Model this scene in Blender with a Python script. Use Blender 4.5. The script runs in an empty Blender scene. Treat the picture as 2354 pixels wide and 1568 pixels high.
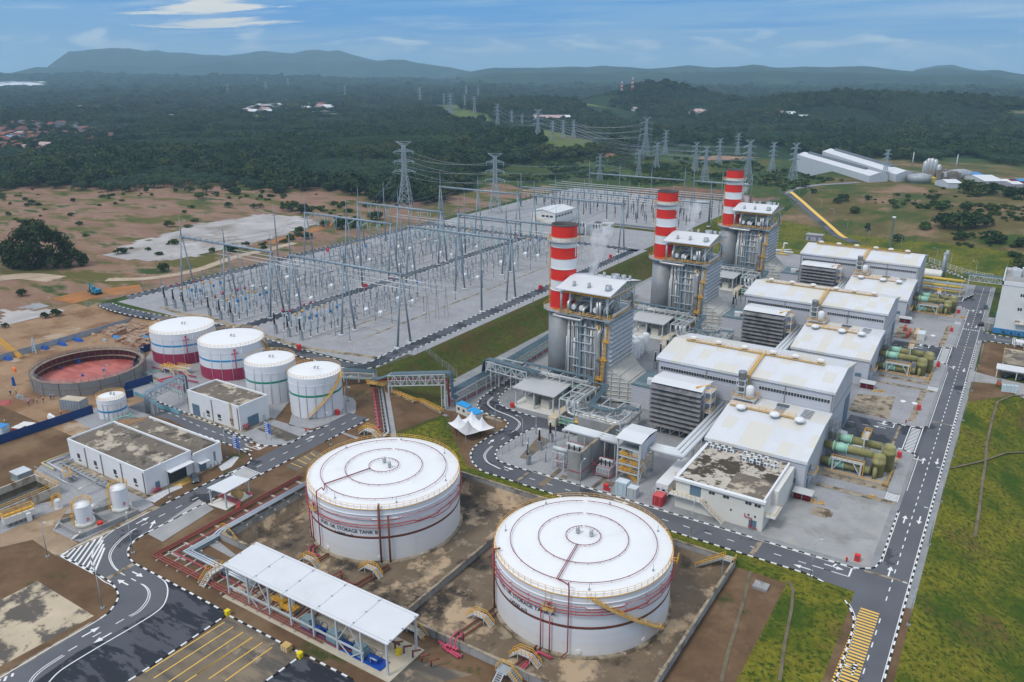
# Aerial view of a gas power station beside a switchyard, with forest and hills behind.
Zb=range;Zf=enumerate
import bpy,bmesh,math,random
import numpy as np
import mathutils
from mathutils import noise as mnoise
Zc=mathutils.Vector
random.seed(7)
R=math.radians
Zk=lambda z:Zc((0,0,z))
SC=bpy.context.scene
COL=SC.collection
FOC,CX,CY,HORIZ,CAMH=1831.0,1177.0,784.0,158.0,100.0
PITCH=math.atan((CY-HORIZ)/FOC)
YAW=R(32.7)
cY,sY,cP,sP=math.cos(YAW),math.sin(YAW),math.cos(PITCH),math.sin(PITCH)
FR=dict(A=(0,661,4),B=(0,948.5,4),C=(0,1176,4),D=(517.4,1176,4),E=(1034.7,1176,4),F=(1552,1176,4),G=(1765.3,862.3,4),H=(1092.2,862.3,4),I=(1437.1,804.8,4),J=(1149.7,517.4,4),K=(1437.1,344.9,4),L=(1765.3,459.9,4),M=(344.9,431.1,4),N=(747.3,344.9,4),O=(0,115,2.925),P=(747.3,115,2.925),Q=(1549.2,115,2.925),W=(776,776,4.96),X=(517.4,977.2,4.96),Y=(0,1092.2,4.96),Z=(0,0,1),a=(1235.9,620.8,5.684),b=(2124.1,574.8,4.545),c=(0,1034.7,7.179),d=(1178.4,333.4,4.818))
def px(f,x,y):
 o=FR[f]
 return o[0]+x/o[2],o[1]+y/o[2]
def ray(f,x,y):
 X,Y=px(f,x,y)
 a,b=(X-CX)/FOC,-(Y-CY)/FOC
 fx,fy,fz=a,cP+b*sP,-sP+b*cP
 return fx*cY-fy*sY,fx*sY+fy*cY,fz
def g(f,x,y,z=0.0):
 r=ray(f,x,y)
 t=(z-CAMH)/r[2]
 return Zc((r[0]*t,r[1]*t,z))
def onx(f,x,y,v):
 r=ray(f,x,y);t=v/r[0]
 return Zc((v,r[1]*t,CAMH+r[2]*t))
def ony(f,x,y,v):
 r=ray(f,x,y);t=v/r[1]
 return Zc((r[0]*t,v,CAMH+r[2]*t))
def proj(x,y,z):
 X,Y=x*cY+y*sY,-x*sY+y*cY
 z-=CAMH
 d=Y*cP-z*sP
 if d<1:return(-9999,-9999,d)
 return CX+FOC*X/d,CY-FOC*(Y*sP+z*cP)/d,d
def top(f,x,y,base):
 r=ray(f,x,y)
 n=Zc((-sY,cY))
 t=(base[0]*n.x+base[1]*n.y)/(r[0]*n.x+r[1]*n.y)
 return CAMH+r[2]*t
class B:
 def __init__(s):s.v,s.f,s.m,s.s,s.k=[],[],[],[],0
 def q(s,idx,sm=False):s.f.append(idx);s.m.append(s.k);s.s.append(sm)
 def add(s,pts):n=len(s.v);s.v.extend([tuple(p)for p in pts]);return n
 def poly(s,pts):n=s.add(pts);s.q(tuple(Zb(n,n+len(pts))));return s
 def box(s,x0,y0,z0,x1,y1,z1):
  n=s.add([(x0,y0,z0),(x1,y0,z0),(x1,y1,z0),(x0,y1,z0),(x0,y0,z1),(x1,y0,z1),(x1,y1,z1),(x0,y1,z1)])
  for a in((3,2,1,0),(4,5,6,7),(0,1,5,4),(1,2,6,5),(2,3,7,6),(3,0,4,7)):s.q(tuple(n+i for i in a))
  return s
 def Zh(s,c,sx,sy,sz,rz=0.0):
  ca,sa=math.cos(rz),math.sin(rz)
  P=[]
  for z in(0,sz):
   for a,b in((-1,-1),(1,-1),(1,1),(-1,1)):
    u,w=a*sx/2,b*sy/2
    P.append((c[0]+u*ca-w*sa,c[1]+u*sa+w*ca,c[2]+z))
  n=s.add(P)
  for a in((3,2,1,0),(4,5,6,7),(0,1,5,4),(1,2,6,5),(2,3,7,6),(3,0,4,7)):s.q(tuple(n+i for i in a))
  return s
 def Zd(s,pts,r,n=6,closed=False,sm=True,cap=True,r2=None,ph=0.0):
  pts=[Zc(p)for p in pts]
  N=len(pts)
  rings=[]
  up=None
  for i,p in Zf(pts):
   a=pts[i-1]if(i>0 or closed)else None
   b=pts[(i+1)%N]if(i<N-1 or closed)else None
   d1=(p-a).normalized()if a is not None else None
   d2=(b-p).normalized()if b is not None else None
   t=(d1+d2)if(d1 and d2)else(d1 or d2)
   if t.length<1e-6:t=d2
   t.normalize()
   k=1.0
   if d1 and d2:k=1.0/max(0.5,t.dot(d2))
   if up is None:
    up=Zk(1)if abs(t.z)<0.9 else Zc((1,0,0))
   u=up-t*up.dot(t)
   if u.length<1e-4:
    up=Zc((1,0,0))if abs(t.x)<0.9 else Zc((0,1,0));u=up-t*up.dot(t)
   u.normalize();w=t.cross(u);up=u
   rr=r if r2 is None else r+(r2-r)*i/max(1,N-1)
   ring=[]
   for j in Zb(n):
    an=2*math.pi*(j+ph)/n
    ring.append(p+(u*math.cos(an)+w*math.sin(an))*rr*(1+(k-1)*0.7))
   rings.append(s.add(ring))
  M=N if closed else N-1
  for i in Zb(M):
   a,b=rings[i],rings[(i+1)%N]
   for j in Zb(n):
    s.q((a+j,a+(j+1)%n,b+(j+1)%n,b+j),sm)
  if cap and not closed:
   s.q(tuple(rings[0]+j for j in Zb(n))[::-1]);s.q(tuple(rings[-1]+j for j in Zb(n)))
  return s
 def bar(s,p,q,w):return s.Zd([p,q],w*0.7071,4,sm=False,ph=0.5)
 def Zg(s,c,prof,n=24,sm=True,cap=True):
  rings=[]
  for r,z in prof:
   rings.append(s.add([(c[0]+r*math.cos(2*math.pi*j/n),c[1]+r*math.sin(2*math.pi*j/n),c[2]+z)for j in Zb(n)]))
  for a,b in zip(rings,rings[1:]):
   for j in Zb(n):s.q((a+j,a+(j+1)%n,b+(j+1)%n,b+j),sm)
  if cap:
   s.q(tuple(rings[-1]+j for j in Zb(n)));s.q(tuple(rings[0]+j for j in Zb(n))[::-1])
  return s
 def cyl(s,c,r,h,n=20,r2=None):return s.Zg(c,[(r,0),(r if r2 is None else r2,h)],n)
 def prism(s,pts,z0,z1):
  a=s.add([(p[0],p[1],z0)for p in pts]);b=s.add([(p[0],p[1],z1)for p in pts]);n=len(pts)
  ar=sum(pts[i][0]*pts[(i+1)%n][1]-pts[(i+1)%n][0]*pts[i][1]for i in Zb(n))
  fw=tuple(Zb(n))
  if ar<0:
   s.q(tuple(b+i for i in fw[::-1]));s.q(tuple(a+i for i in fw))
   for i in Zb(n):s.q((a+(i+1)%n,a+i,b+i,b+(i+1)%n))
  else:
   s.q(tuple(b+i for i in fw));s.q(tuple(a+i for i in fw[::-1]))
   for i in Zb(n):s.q((a+i,a+(i+1)%n,b+(i+1)%n,b+i))
  return s
 def Zl(s,pts,h=1.1,step=2.0,r=0.035,closed=False):
  P=[Zc(p)for p in pts]
  for k in(1.0,0.55):s.Zd([p+Zk(h*k)for p in P],r,4,closed,False)
  M=len(P)if closed else len(P)-1
  for i in Zb(M):
   a,b=P[i],P[(i+1)%len(P)]
   m=max(1,round((b-a).length/step))
   for j in Zb(m+(0 if closed or i<M-1 else 1)):
    p=a.lerp(b,j/m);s.Zd([p,p+Zk(h)],r,4,sm=False,cap=False)
  return s
 def ZC(s,p,q,w,n=None):
  p,q=Zc(p),Zc(q)
  d=q-p;L=Zc((d.x,d.y,0));u=L.normalized();v=Zc((-u.y,u.x,0))*w/2
  n=n or max(3,int(abs(d.z)/0.22))
  for k in(-1,1):s.bar(p+v*k,q+v*k,0.18)
  for i in Zb(n):
   c=p+d*((i+0.5)/n);t=u*(L.length/n/2)
   s.poly([c-v-t,c+v-t,c+v+t,c-v+t])
  return s
 def cross(s,p,q,u,h,n,w):
  p,q=Zc(p),Zc(q);u=Zc(u)*h
  s.bar(p,q,w*1.4);s.bar(p+u,q+u,w*1.4)
  for i in Zb(n):
   a,b=p.lerp(q,i/n),p.lerp(q,(i+1)/n)
   s.bar(a,a+u,w);s.bar(a+u if i%2 else a,b if i%2 else b+u,w)
  s.bar(q,q+u,w)
  return s
 def Za(s,name,mats,par=None,loc=None,kind=None):
  me=bpy.data.meshes.new(name)
  o0=BASE.get(par.name)if par is not None else None
  off=o0 if o0 is not None else Zc(loc)if loc is not None else Zk(0)
  me.from_pydata([(v[0]-off.x,v[1]-off.y,v[2]-off.z)for v in s.v],[],s.f)
  mats=mats if isinstance(mats,(list,tuple))else[mats]
  for m in mats:me.materials.append(m)
  me.polygons.foreach_set('material_index',s.m)
  me.polygons.foreach_set('use_smooth',s.s)
  me.update()
  o=bpy.data.objects.new(name,me)
  COL.objects.link(o)
  if par is not None:o.parent=par;BASE[o.name]=off
  else:o.location=off;BASE[o.name]=off
  if kind:o['kind']=kind
  return o
BASE={}
def tag(o,label,cat,group=None,kind=None):
 o['label']=label;o['category']=cat
 if group:o['group']=group
 if kind:o['kind']=kind
 return o
def Ze(name,label,cat,loc=(0,0,0),group=None):
 o=bpy.data.objects.new(name,None);COL.objects.link(o)
 o.empty_display_size=0.5
 o.location=loc;BASE[o.name]=Zc(loc)
 return tag(o,label,cat,group)
KIDS={}
def kids(o):
 return[c for c in bpy.data.objects if c.parent==o]
def Zq(o):
 ch=list(o.children)
 return[(c,list(c.children))for c in ch]
def dup(o,snap,delta=None,label=None,loc=None,rz=None,scale=None):
 r=o.copy();COL.objects.link(r)
 if delta is not None:r.location=o.location+Zc(delta)
 if loc is not None:r.location=loc
 if rz is not None:r.rotation_euler=(0,0,rz)
 if scale is not None:r.scale=(scale,)*3 if not isinstance(scale,tuple)else scale
 if label:r['label']=label
 for c,sub in snap:
  k=c.copy();COL.objects.link(k);k.parent=r
  for d in sub:
   e=d.copy();COL.objects.link(e);e.parent=k
 return r
MATS={}
def M(name,col,rough=0.65,metal=0.0,var=0.12,scale=0.35,layers=(),bump=0.0,bscale=2.0,spec=0.3,ribs=None,emit=None,cells=None,stretch=None):
 """One procedural surface: base colour broken up by noise, then stain layers (colour, scale, from, to, detail), panel cells, ribs and bump."""
 if name in MATS:return MATS[name]
 m=bpy.data.materials.new(name);m.use_nodes=True
 nt=m.node_tree;N=nt.nodes;L=nt.links
 bs=N['Principled BSDF']
 bs.inputs['Roughness'].default_value=rough;bs.inputs['Metallic'].default_value=metal
 bs.inputs['Specular IOR Level'].default_value=spec
 geo=N.new('ShaderNodeNewGeometry');P=geo.outputs['Position']
 if stretch:
  mp=N.new('ShaderNodeMapping');mp.inputs['Rotation'].default_value=(0,0,stretch[3]if len(stretch)>3 else 0);mp.inputs['Scale'].default_value=stretch[:3]
  L.new(P,mp.inputs['Vector']);PS=mp.outputs[0]
 else:PS=P
 def noise(sc,det=4,rough_=0.6,vec=None,off=0):
  n=N.new('ShaderNodeTexNoise');n.inputs['Scale'].default_value=sc;n.inputs['Detail'].default_value=det;n.inputs['Roughness'].default_value=rough_
  L.new(vec or PS,n.inputs['Vector']);return n.outputs['Fac']
 def mix(f,a,b):
  x=N.new('ShaderNodeMix');x.data_type='RGBA'
  L.new(f,x.inputs[0])
  for i,c in((6,a),(7,b)):
   if isinstance(c,(tuple,list)):x.inputs[i].default_value=(*c[:3],1)
   else:L.new(c,x.inputs[i])
  return x.outputs[2]
 def mr(v,a,b,lo=0.0,hi=1.0):
  r=N.new('ShaderNodeMapRange');r.inputs[1].default_value=a;r.inputs[2].default_value=b;r.inputs[3].default_value=lo;r.inputs[4].default_value=hi
  L.new(v,r.inputs[0]);return r.outputs[0]
 lo=tuple(c*(1-var)for c in col);hi=tuple(min(1,c*(1+var))for c in col)
 c=mix(mr(noise(scale,5),0.3,0.7),lo,hi)
 if cells:
  (sx,sy,sz),ccol,amt=cells
  mp=N.new('ShaderNodeVectorMath');mp.operation='MULTIPLY';mp.inputs[1].default_value=(1/sx if sx else 0,1/sy if sy else 0,1/sz if sz else 0);L.new(P,mp.inputs[0])
  fl=N.new('ShaderNodeVectorMath');fl.operation='FLOOR';L.new(mp.outputs[0],fl.inputs[0])
  wn=N.new('ShaderNodeTexWhiteNoise');L.new(fl.outputs[0],wn.inputs['Vector'])
  c=mix(mr(wn.outputs['Value'],1-amt-0.02,1-amt+0.02),c,ccol)
 for ly in layers:
  lc,lsc,l0,l1=ly[:4];det=ly[4]if len(ly)>4 else 6;op=ly[5]if len(ly)>5 else 1.0;vec=None
  if len(ly)>6:
   mp=N.new('ShaderNodeMapping');mp.inputs['Scale'].default_value=ly[6][:3]
   if len(ly[6])>3:mp.inputs['Rotation'].default_value=(0,0,ly[6][3])
   L.new(P,mp.inputs['Vector']);vec=mp.outputs[0]
  c=mix(mr(noise(lsc,det,0.65,vec),l0,l1,0,op),c,lc)
 L.new(c,bs.inputs['Base Color'])
 hgt=None
 if ribs:
  sp=N.new('ShaderNodeSeparateXYZ');L.new(P,sp.inputs[0])
  mm=N.new('ShaderNodeMath');mm.operation='MULTIPLY';mm.inputs[1].default_value=2*math.pi/ribs[1];L.new(sp.outputs['XYZ'.index(ribs[0])],mm.inputs[0])
  si=N.new('ShaderNodeMath');si.operation='SINE';L.new(mm.outputs[0],si.inputs[0]);hgt=si.outputs[0]
 if bump:
  b=N.new('ShaderNodeBump');b.inputs['Strength'].default_value=min(1.0,bump);b.inputs['Distance'].default_value=0.1
  L.new(hgt if hgt is not None else noise(bscale,4),b.inputs['Height']);L.new(b.outputs[0],bs.inputs['Normal'])
 if emit:
  bs.inputs['Emission Color'].default_value=(*emit[:3],1);bs.inputs['Emission Strength'].default_value=emit[3]
 MATS[name]=m
 return m
def lerpx(xs,ys):
 return lambda v:np.interp(v,xs,ys)
F_TOE=lerpx([100,147.7,172.3,185,203,240,600],[-60,-108,-134,-145,-153.5,-153.7,-153.7])
F_CREST=lerpx([100,147,152,178,190,600],[-112,-131,-137,-159,-166,-166.5])
F_NORTH=lerpx([-400,-100,-88,-38,-4,60,200],[533,530,527,475,453,425,400])
SWX0,SWX1,SWY0,SWY1=-324,-166,178,596
BX0,BX1,BY0,BY1=-134.4,-37.8,93.2,145.0
ZB=-0.8
HILLS=[]
def hill(fx,fy,dist,h,s1,s2):
 r=ray('Z',fx,fy);n=math.hypot(r[0],r[1])
 HILLS.append((r[0]/n*dist,r[1]/n*dist,h,s1,s2,r[0]/n,r[1]/n))
hill(1540,215,2050,36,170,150);hill(1470,225,2000,26,120,120);hill(1850,238,1750,26,260,120);hill(1980,240,1850,22,240,150)
hill(2200,240,1900,24,320,150);hill(1260,238,1900,22,180,120);hill(1130,245,1700,16,150,120);hill(960,262,1350,14,120,90)
hill(1190,310,1000,12,100,60);hill(880,300,1050,9,130,90);hill(1750,170,6500,60,500,500);hill(600,178,5200,40,900,500);hill(1500,172,5600,50,900,500);hill(150,175,6000,50,900,600)
def zt_np(x,y):
 x=np.asarray(x,float);y=np.asarray(y,float)
 dx=np.maximum(np.maximum(SWX0-x,x-SWX1),0);dy=np.maximum(np.maximum(SWY0-y,y-SWY1),0)
 d=np.hypot(dx,dy)
 za=3+3*np.clip(1-d/6,0,1)
 toe,cr=F_TOE(y),F_CREST(y)
 k=np.clip((toe-x)/np.maximum(toe-cr,1),0,1)
 zn_=za*k
 zn=np.clip((y-F_NORTH(x))*0.115,0,13)*np.clip((x+185)/35,0,1)*(1-np.clip((y-900)/300,0,1))
 z=np.maximum(zn_,zn)
 cap=np.interp(x,[-45,-38,-27,-15],[3,1.5,1.5,0])
 zs=np.minimum(cap,3*np.clip(np.maximum((152-y)/8.0,(-112-x)/20),0,1))
 z=np.where(y<152,zs,z)
 z=np.where((x>BX0)&(x<BX1)&(y>BY0)&(y<BY1),ZB,z)
 zr=-np.clip((x+3.6)*0.33,0,9)*np.clip((276+1.2*np.maximum(x,0)-y)/12,0,1)
 z=np.where((x>-5)&(y<300),zr,z)
 far=np.clip((np.hypot(x,y)-620)/200,0,1)
 z=z+far*np.where(z>3,0,3-z)
 for hx,hy,h,s1,s2,ux,uy in HILLS:
  a,b=(x-hx),(y-hy)
  u,v=a*ux+b*uy,-a*uy+b*ux
  z=z+h*np.exp(-(u/s2)**2-(v/s1)**2)
 und=np.clip((np.hypot(x,y)-800)/700,0,1)
 z=z+und*(4*np.sin(x/210+1)*np.cos(y/260)+3*np.sin(x/97+y/131))
 return z
def zt(x,y):return float(zt_np(x,y))
def T(f,x,y,lift=0.0):
 r=ray(f,x,y);n=math.hypot(r[0],r[1])
 t=60.0/n;step=3.0/n;lo=t
 for i in Zb(6000):
  if CAMH+r[2]*t<=zt(r[0]*t,r[1]*t):break
  lo=t;step=max(step,t*0.004);t+=step
 hi=t
 for i in Zb(18):
  m=(lo+hi)/2
  if CAMH+r[2]*m<=zt(r[0]*m,r[1]*m):hi=m
  else:lo=m
 x_,y_=r[0]*hi,r[1]*hi
 return Zc((x_,y_,zt(x_,y_)+lift))
GREEN=(0.055,0.085,0.014);OLIVE=(0.10,0.095,0.02);EARTH=(0.20,0.115,0.058);DRYE=(0.30,0.195,0.12)
m_far=M('far_land',(0.022,0.042,0.014),0.9,var=0.35,scale=0.004,layers=(((0.012,0.030,0.014),0.012,0.45,0.6,8),((0.06,0.075,0.03),0.0016,0.66,0.72,8),((0.02,0.05,0.012),0.05,0.5,0.65,6)),bump=1.0,bscale=0.06,spec=0.1)
ZK=M('scrub_ground',(0.045,0.075,0.016),0.9,var=0.3,scale=0.02,layers=((OLIVE,0.03,0.5,0.62,8),((0.02,0.045,0.010),0.09,0.52,0.62,8),((0.16,0.10,0.055),0.02,0.64,0.72,9)),bump=0.8,bscale=0.5,spec=0.1)
QV=M('open_field',(0.26,0.155,0.105),0.95,var=0.2,scale=0.03,stretch=(1,2.2,1,0.55),layers=(((0.30,0.20,0.145),0.03,0.5,0.62,9),((0.115,0.105,0.03),0.022,0.49,0.57,9),((0.05,0.075,0.018),0.03,0.55,0.63,9),((0.36,0.27,0.21),0.05,0.66,0.72,8)),bump=0.6,bscale=0.4,spec=0.1)
QK=M('turf_bank',(0.075,0.082,0.018),0.95,var=0.35,scale=0.5,layers=(((0.10,0.066,0.028),0.10,0.46,0.64,10),((0.05,0.085,0.014),0.16,0.54,0.66,10),((0.042,0.06,0.012),1.3,0.52,0.62,8)),bump=0.9,bscale=2.5,spec=0.08)
QW=M('planted_slope',(0.165,0.155,0.018),0.95,var=0.35,scale=0.7,layers=(((0.05,0.088,0.010),0.06,0.46,0.62,9),((0.135,0.085,0.035),0.05,0.56,0.68,10),((0.040,0.065,0.010),1.1,0.50,0.60,8)),bump=1.0,bscale=2.2,spec=0.08)
Qe=M('bare_earth',(0.145,0.088,0.050),0.95,var=0.25,scale=0.15,layers=(((0.22,0.145,0.085),0.08,0.5,0.66,9),((0.055,0.07,0.02),0.10,0.60,0.68,8)),bump=0.6,bscale=1.5,spec=0.1)
m_site=M('construction_earth',(0.32,0.205,0.122),0.95,var=0.2,scale=0.1,layers=(((0.21,0.115,0.062),0.07,0.48,0.6,9),((0.42,0.33,0.24),0.09,0.58,0.68,9)),bump=0.6,bscale=1.0,spec=0.1)
m_yard=M('plain_concrete_yard',(0.26,0.265,0.27),0.9,var=0.15,scale=0.15,layers=(((0.33,0.33,0.34),0.5,0.5,0.7,5),),bump=0.4,bscale=3,spec=0.15)
QX=M('bund_floor_concrete',(0.17,0.125,0.082),0.75,var=0.22,scale=0.12,layers=(((0.46,0.34,0.22),0.10,0.52,0.575,10),((0.040,0.031,0.024),0.075,0.51,0.59,10),((0.30,0.24,0.17),0.35,0.56,0.66,8)),bump=0.2,bscale=2)
def ground_sheet():
 def axis(a,b,st,L0,L1):
  v=list(np.arange(a,b+0.01,st));s=st;p=a;lo=[]
  while p>L0:s*=1.13;s=min(s,420);p-=s;lo.append(p)
  s=st;p=b;hi=[]
  while p<L1:s*=1.13;s=min(s,420);p+=s;hi.append(p)
  return np.array(lo[::-1]+v+hi)
 xs=axis(-345,34,1.5,-16000,12000);ys=axis(60,610,1.5,-300,17000)
 for arr,vals in((xs,(BX0,BX1)),(ys,(BY0,BY1,152.0))):
  for v in vals:arr[np.argmin(abs(arr-v))]=v
 X,Y=np.meshgrid(xs,ys)
 eps=1e-3
 Xe=X.copy();Ye=Y.copy()
 Z=zt_np(Xe,Ye)
 nx,ny=len(xs),len(ys)
 me=bpy.data.meshes.new('ground')
 co=np.stack([X,Y,Z],-1).reshape(-1,3)
 i=np.arange(nx*ny).reshape(ny,nx)
 F=np.stack([i[:-1,:-1],i[:-1,1:],i[1:,1:],i[1:,:-1]],-1).reshape(-1,4)
 me.vertices.add(len(co));me.vertices.foreach_set('co',co.ravel())
 me.loops.add(F.size);me.polygons.add(len(F))
 me.polygons.foreach_set('loop_start',np.arange(0,F.size,4));me.polygons.foreach_set('loop_total',np.full(len(F),4))
 me.loops.foreach_set('vertex_index',F.ravel())
 cx=(X[:-1,:-1]+X[1:,1:]).ravel()/2;cy=(Y[:-1,:-1]+Y[1:,1:]).ravel()/2
 mats=[m_far,ZK,QV,QK,QW,Qe,m_yard,QX,m_site,M('plateau_scrub',(.13,.105,.04),.95,var=.3,scale=.05,layers=(((.27,.17,.11),.02,.52,.62,9),((.05,.08,.016),.03,.5,.6,9)),bump=.8,bscale=.6,spec=.1)]
 for m in mats:me.materials.append(m)
 mi=np.zeros(len(cx),int)
 dist=np.hypot(cx,cy)
 mi[dist<1000]=1
 u=cx*cY+cy*sY;w=-cx*sY+cy*cY
 fld=(cx<-326)&(cy<345+(cx+763)*0.60+45*np.sin(cx/37)*np.sin(cy/53+cx/90)+14*np.sin(cx/9+cy/13))
 mi[fld]=2
 mi[(cx>-185)&(cx<F_TOE(cy)+1)&(cy>150)&(cy<500)]=3
 mi[(cx<-138)&(cx>-345)&(cy>40)&(cy<178)]=5
 mi[(cx>-160)&(cx<0)&(cy<152)]=5
 mi[(cx>-340)&(cx<-205)&(cy>104)&(cy<178)]=8
 mi[(cx>-345)&(cx<-163)&(cy<=104)]=5
 mi[(cx>F_TOE(cy))&(cx<-5)&(cy>152)&(cy<440)]=6
 mi[(cx>-136.5)&(cx<-100)&(cy>143)&(cy<175)&(cx<F_TOE(cy)+1.5)]=4
 mi[(cx>-114)&(cx<-12)&(cy>BY1)&(cy<153)]=4
 mi[(cx>-5)&(cy<300)]=4
 mi[(cx>-26.5)&(cx<-15.5)&(cy<149)]=4
 mi[(cx>-175)&(cy>440)&(cy<560)&(cx<120)]=4
 mi[(cx>-140)&(cy>=535-.35*(cx+90))&(cy<900)&(cx<200)]=9
 mi[(cx>BX0)&(cx<BX1)&(cy>BY0)&(cy<BY1)]=7
 me.polygons.foreach_set('material_index',mi.astype('i'))
 me.polygons.foreach_set('use_smooth',np.ones(len(F),bool))
 me.update(calc_edges=True)
 o=bpy.data.objects.new('ground',me);COL.objects.link(o);o['kind']='structure'
ground_sheet()
m_hill=M('wooded_hills',(0.020,0.036,0.016),0.95,var=0.4,scale=0.003,layers=(((0.035,0.055,0.02),0.006,0.5,0.62,8),),bump=1.0,bscale=0.02,spec=0.05)
def ridge(name,dist,depth,prof,seed,base=-30,rough=1.0,n=170):
 """A range of hills: profile of photo points (x, y) for its skyline at that distance, with real depth behind and before the crest."""
 xs=[p[0]for p in prof]
 nd=14
 V=[];Fc=[]
 for j in Zb(nd):
  e=j/(nd-1)*2-1
  for i in Zb(n):
   X=xs[0]+(xs[-1]-xs[0])*i/(n-1)
   Yp=np.interp(X,xs,[p[1]for p in prof])
   r=ray('Z',X,Yp);k=math.hypot(r[0],r[1]);ux,uy=r[0]/k,r[1]/k
   H=max(2.0,CAMH+r[2]/k*dist)*(.72 if name=='mountains' else .9)*min(1.0,8.0*i/(n-1)+.05,8.0*(1-i/(n-1))+.05)
   dd=dist+e*depth
   x,y=ux*dd,uy*dd
   f=(1-e*e)**1.2
   nz=mnoise.fractal((x/depth*2.2,y/depth*2.2,seed),1.0,2.0,5)if True else 0
   V.append((x,y,base+(H-base)*f*(1+0.10*rough*nz)+nz*0.05*H*rough*(1 if abs(e)<.95 else 0)))
 for j in Zb(nd-1):
  for i in Zb(n-1):
   a=j*n+i;Fc.append((a,a+1,a+n+1,a+n))
 me=bpy.data.meshes.new(name);me.from_pydata(V,[],Fc);me.materials.append(m_hill)
 me.polygons.foreach_set('use_smooth',[True]*len(Fc));me.update()
 o=bpy.data.objects.new(name,me);COL.objects.link(o);o['kind']='structure'
ridge('mountains',9300,1300,[(40,150),(90,118),(120,100),(150,92),(180,88),(215,82),(250,81),(295,83),(330,92),(355,88),(385,96),(420,97),(470,106),(520,108),(565,102),(600,92),(640,95),(670,98),(700,90),(730,89),(755,94),(775,90),(800,102),(850,118),(900,132),(960,148),(1000,156)],3.1,rough=0.5)
ridge('hills',7900,800,[(-60,150),(60,149),(180,150),(300,148),(400,147),(470,140),(510,138),(530,133),(560,139),(590,142),(640,136),(680,141),(760,139),(830,138),(900,132),(930,131),(960,140),(1020,148),(1100,152),(1180,156)],5.7,rough=0.6)
ridge('hills',6600,800,[(960,158),(1020,150),(1060,146),(1100,149),(1140,151),(1180,152),(1240,153),(1290,150),(1310,150),(1350,151),(1385,146),(1430,151),(1480,153),(1540,151),(1580,147),(1640,152),(1690,149),(1735,142),(1770,150),(1800,151),(1840,148),(1900,151),(1950,150),(2000,149),(2060,157),(2100,162),(2150,155),(2180,154),(2230,161),(2280,157),(2354,158),(2480,160)],9.2,rough=0.5)
ridge('hills',8600,700,[(2080,162),(2120,154),(2155,147),(2190,145),(2230,156),(2280,162)],2.2,rough=0.4)
ridge('hills',5200,650,[(960,172),(1050,166),(1150,164),(1250,163),(1350,166),(1450,164),(1560,163),(1650,161),(1750,158),(1830,162),(1950,163),(2050,166),(2130,170),(2250,168),(2354,172),(2450,175)],6.4,rough=0.5)
cam=bpy.data.cameras.new('camera');co=bpy.data.objects.new('camera',cam);COL.objects.link(co)
co.location=(0,0,CAMH);co.rotation_euler=(math.pi/2-PITCH,0,YAW)
cam.sensor_width=36.0;cam.lens=FOC/2354*36.0;cam.clip_start=1.0;cam.clip_end=60000
SC.camera=co
SUN_EL,SUN_AZ=R(52),R(200)
w=bpy.data.worlds.new('World');SC.world=w;w.use_nodes=True
nt=w.node_tree;nt.nodes.clear();N=nt.nodes;L=nt.links
out=N.new('ShaderNodeOutputWorld');tc=N.new('ShaderNodeTexCoord')
sky=N.new('ShaderNodeTexSky');sky.sky_type='NISHITA';sky.sun_disc=False;sky.sun_elevation=SUN_EL;sky.sun_rotation=SUN_AZ;sky.air_density=1.3;sky.dust_density=0.6;sky.ozone_density=2.0
b1=N.new('ShaderNodeBackground');b1.inputs['Strength'].default_value=0.10;L.new(sky.outputs[0],b1.inputs['Color'])
sep=N.new('ShaderNodeSeparateXYZ');L.new(tc.outputs['Generated'],sep.inputs[0])
def mth(op,a,b=None,c=None):
 n=N.new('ShaderNodeMath');n.operation=op
 for i,v in Zf((a,b,c)):
  if v is None:continue
  if isinstance(v,(int,float)):n.inputs[i].default_value=v
  else:L.new(v,n.inputs[i])
 return n.outputs[0]
def Z1(v,a,b,lo=0.0,hi=1.0,st='SMOOTHSTEP'):
 n=N.new('ShaderNodeMapRange');n.interpolation_type=st
 for i,q in((1,a),(2,b),(3,lo),(4,hi)):n.inputs[i].default_value=q
 L.new(v,n.inputs[0]);return n.outputs[0]
zc=mth('MAXIMUM',sep.outputs[2],0.0)
den=mth('ADD',zc,0.035)
cv=N.new('ShaderNodeCombineXYZ');L.new(mth('DIVIDE',sep.outputs[0],den),cv.inputs[0]);L.new(mth('DIVIDE',sep.outputs[1],den),cv.inputs[1])
def wn(vec,sc,det,dist=0.0,off=(0,0,0),rough=0.6):
 mp=N.new('ShaderNodeMapping');mp.inputs['Location'].default_value=off;mp.inputs['Rotation'].default_value=(0,0,YAW);mp.inputs['Scale'].default_value=(0.55,1.0,1);L.new(vec,mp.inputs[0])
 n=N.new('ShaderNodeTexNoise');n.inputs['Scale'].default_value=sc;n.inputs['Detail'].default_value=det;n.inputs['Distortion'].default_value=dist;n.inputs['Roughness'].default_value=rough
 L.new(mp.outputs[0],n.inputs['Vector']);return n.outputs['Fac']
n1=wn(cv.outputs[0],0.30,8,0.6,(3.7,1.2,0));n2=wn(cv.outputs[0],0.9,7,0.4,(9.1,4.4,2));n3=wn(cv.outputs[0],0.16,5,0.3,(1.1,7.7,5))
az=mth('ARCTAN2',sep.outputs[0],sep.outputs[1])
hv=N.new('ShaderNodeCombineXYZ');L.new(mth('MULTIPLY',az,9.0),hv.inputs[0]);L.new(mth('MULTIPLY',sep.outputs[2],34.0),hv.inputs[1])
hn=N.new('ShaderNodeTexNoise');hn.inputs['Scale'].default_value=1.6;hn.inputs['Detail'].default_value=8;hn.inputs['Distortion'].default_value=0.5;L.new(hv.outputs[0],hn.inputs['Vector'])
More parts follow.
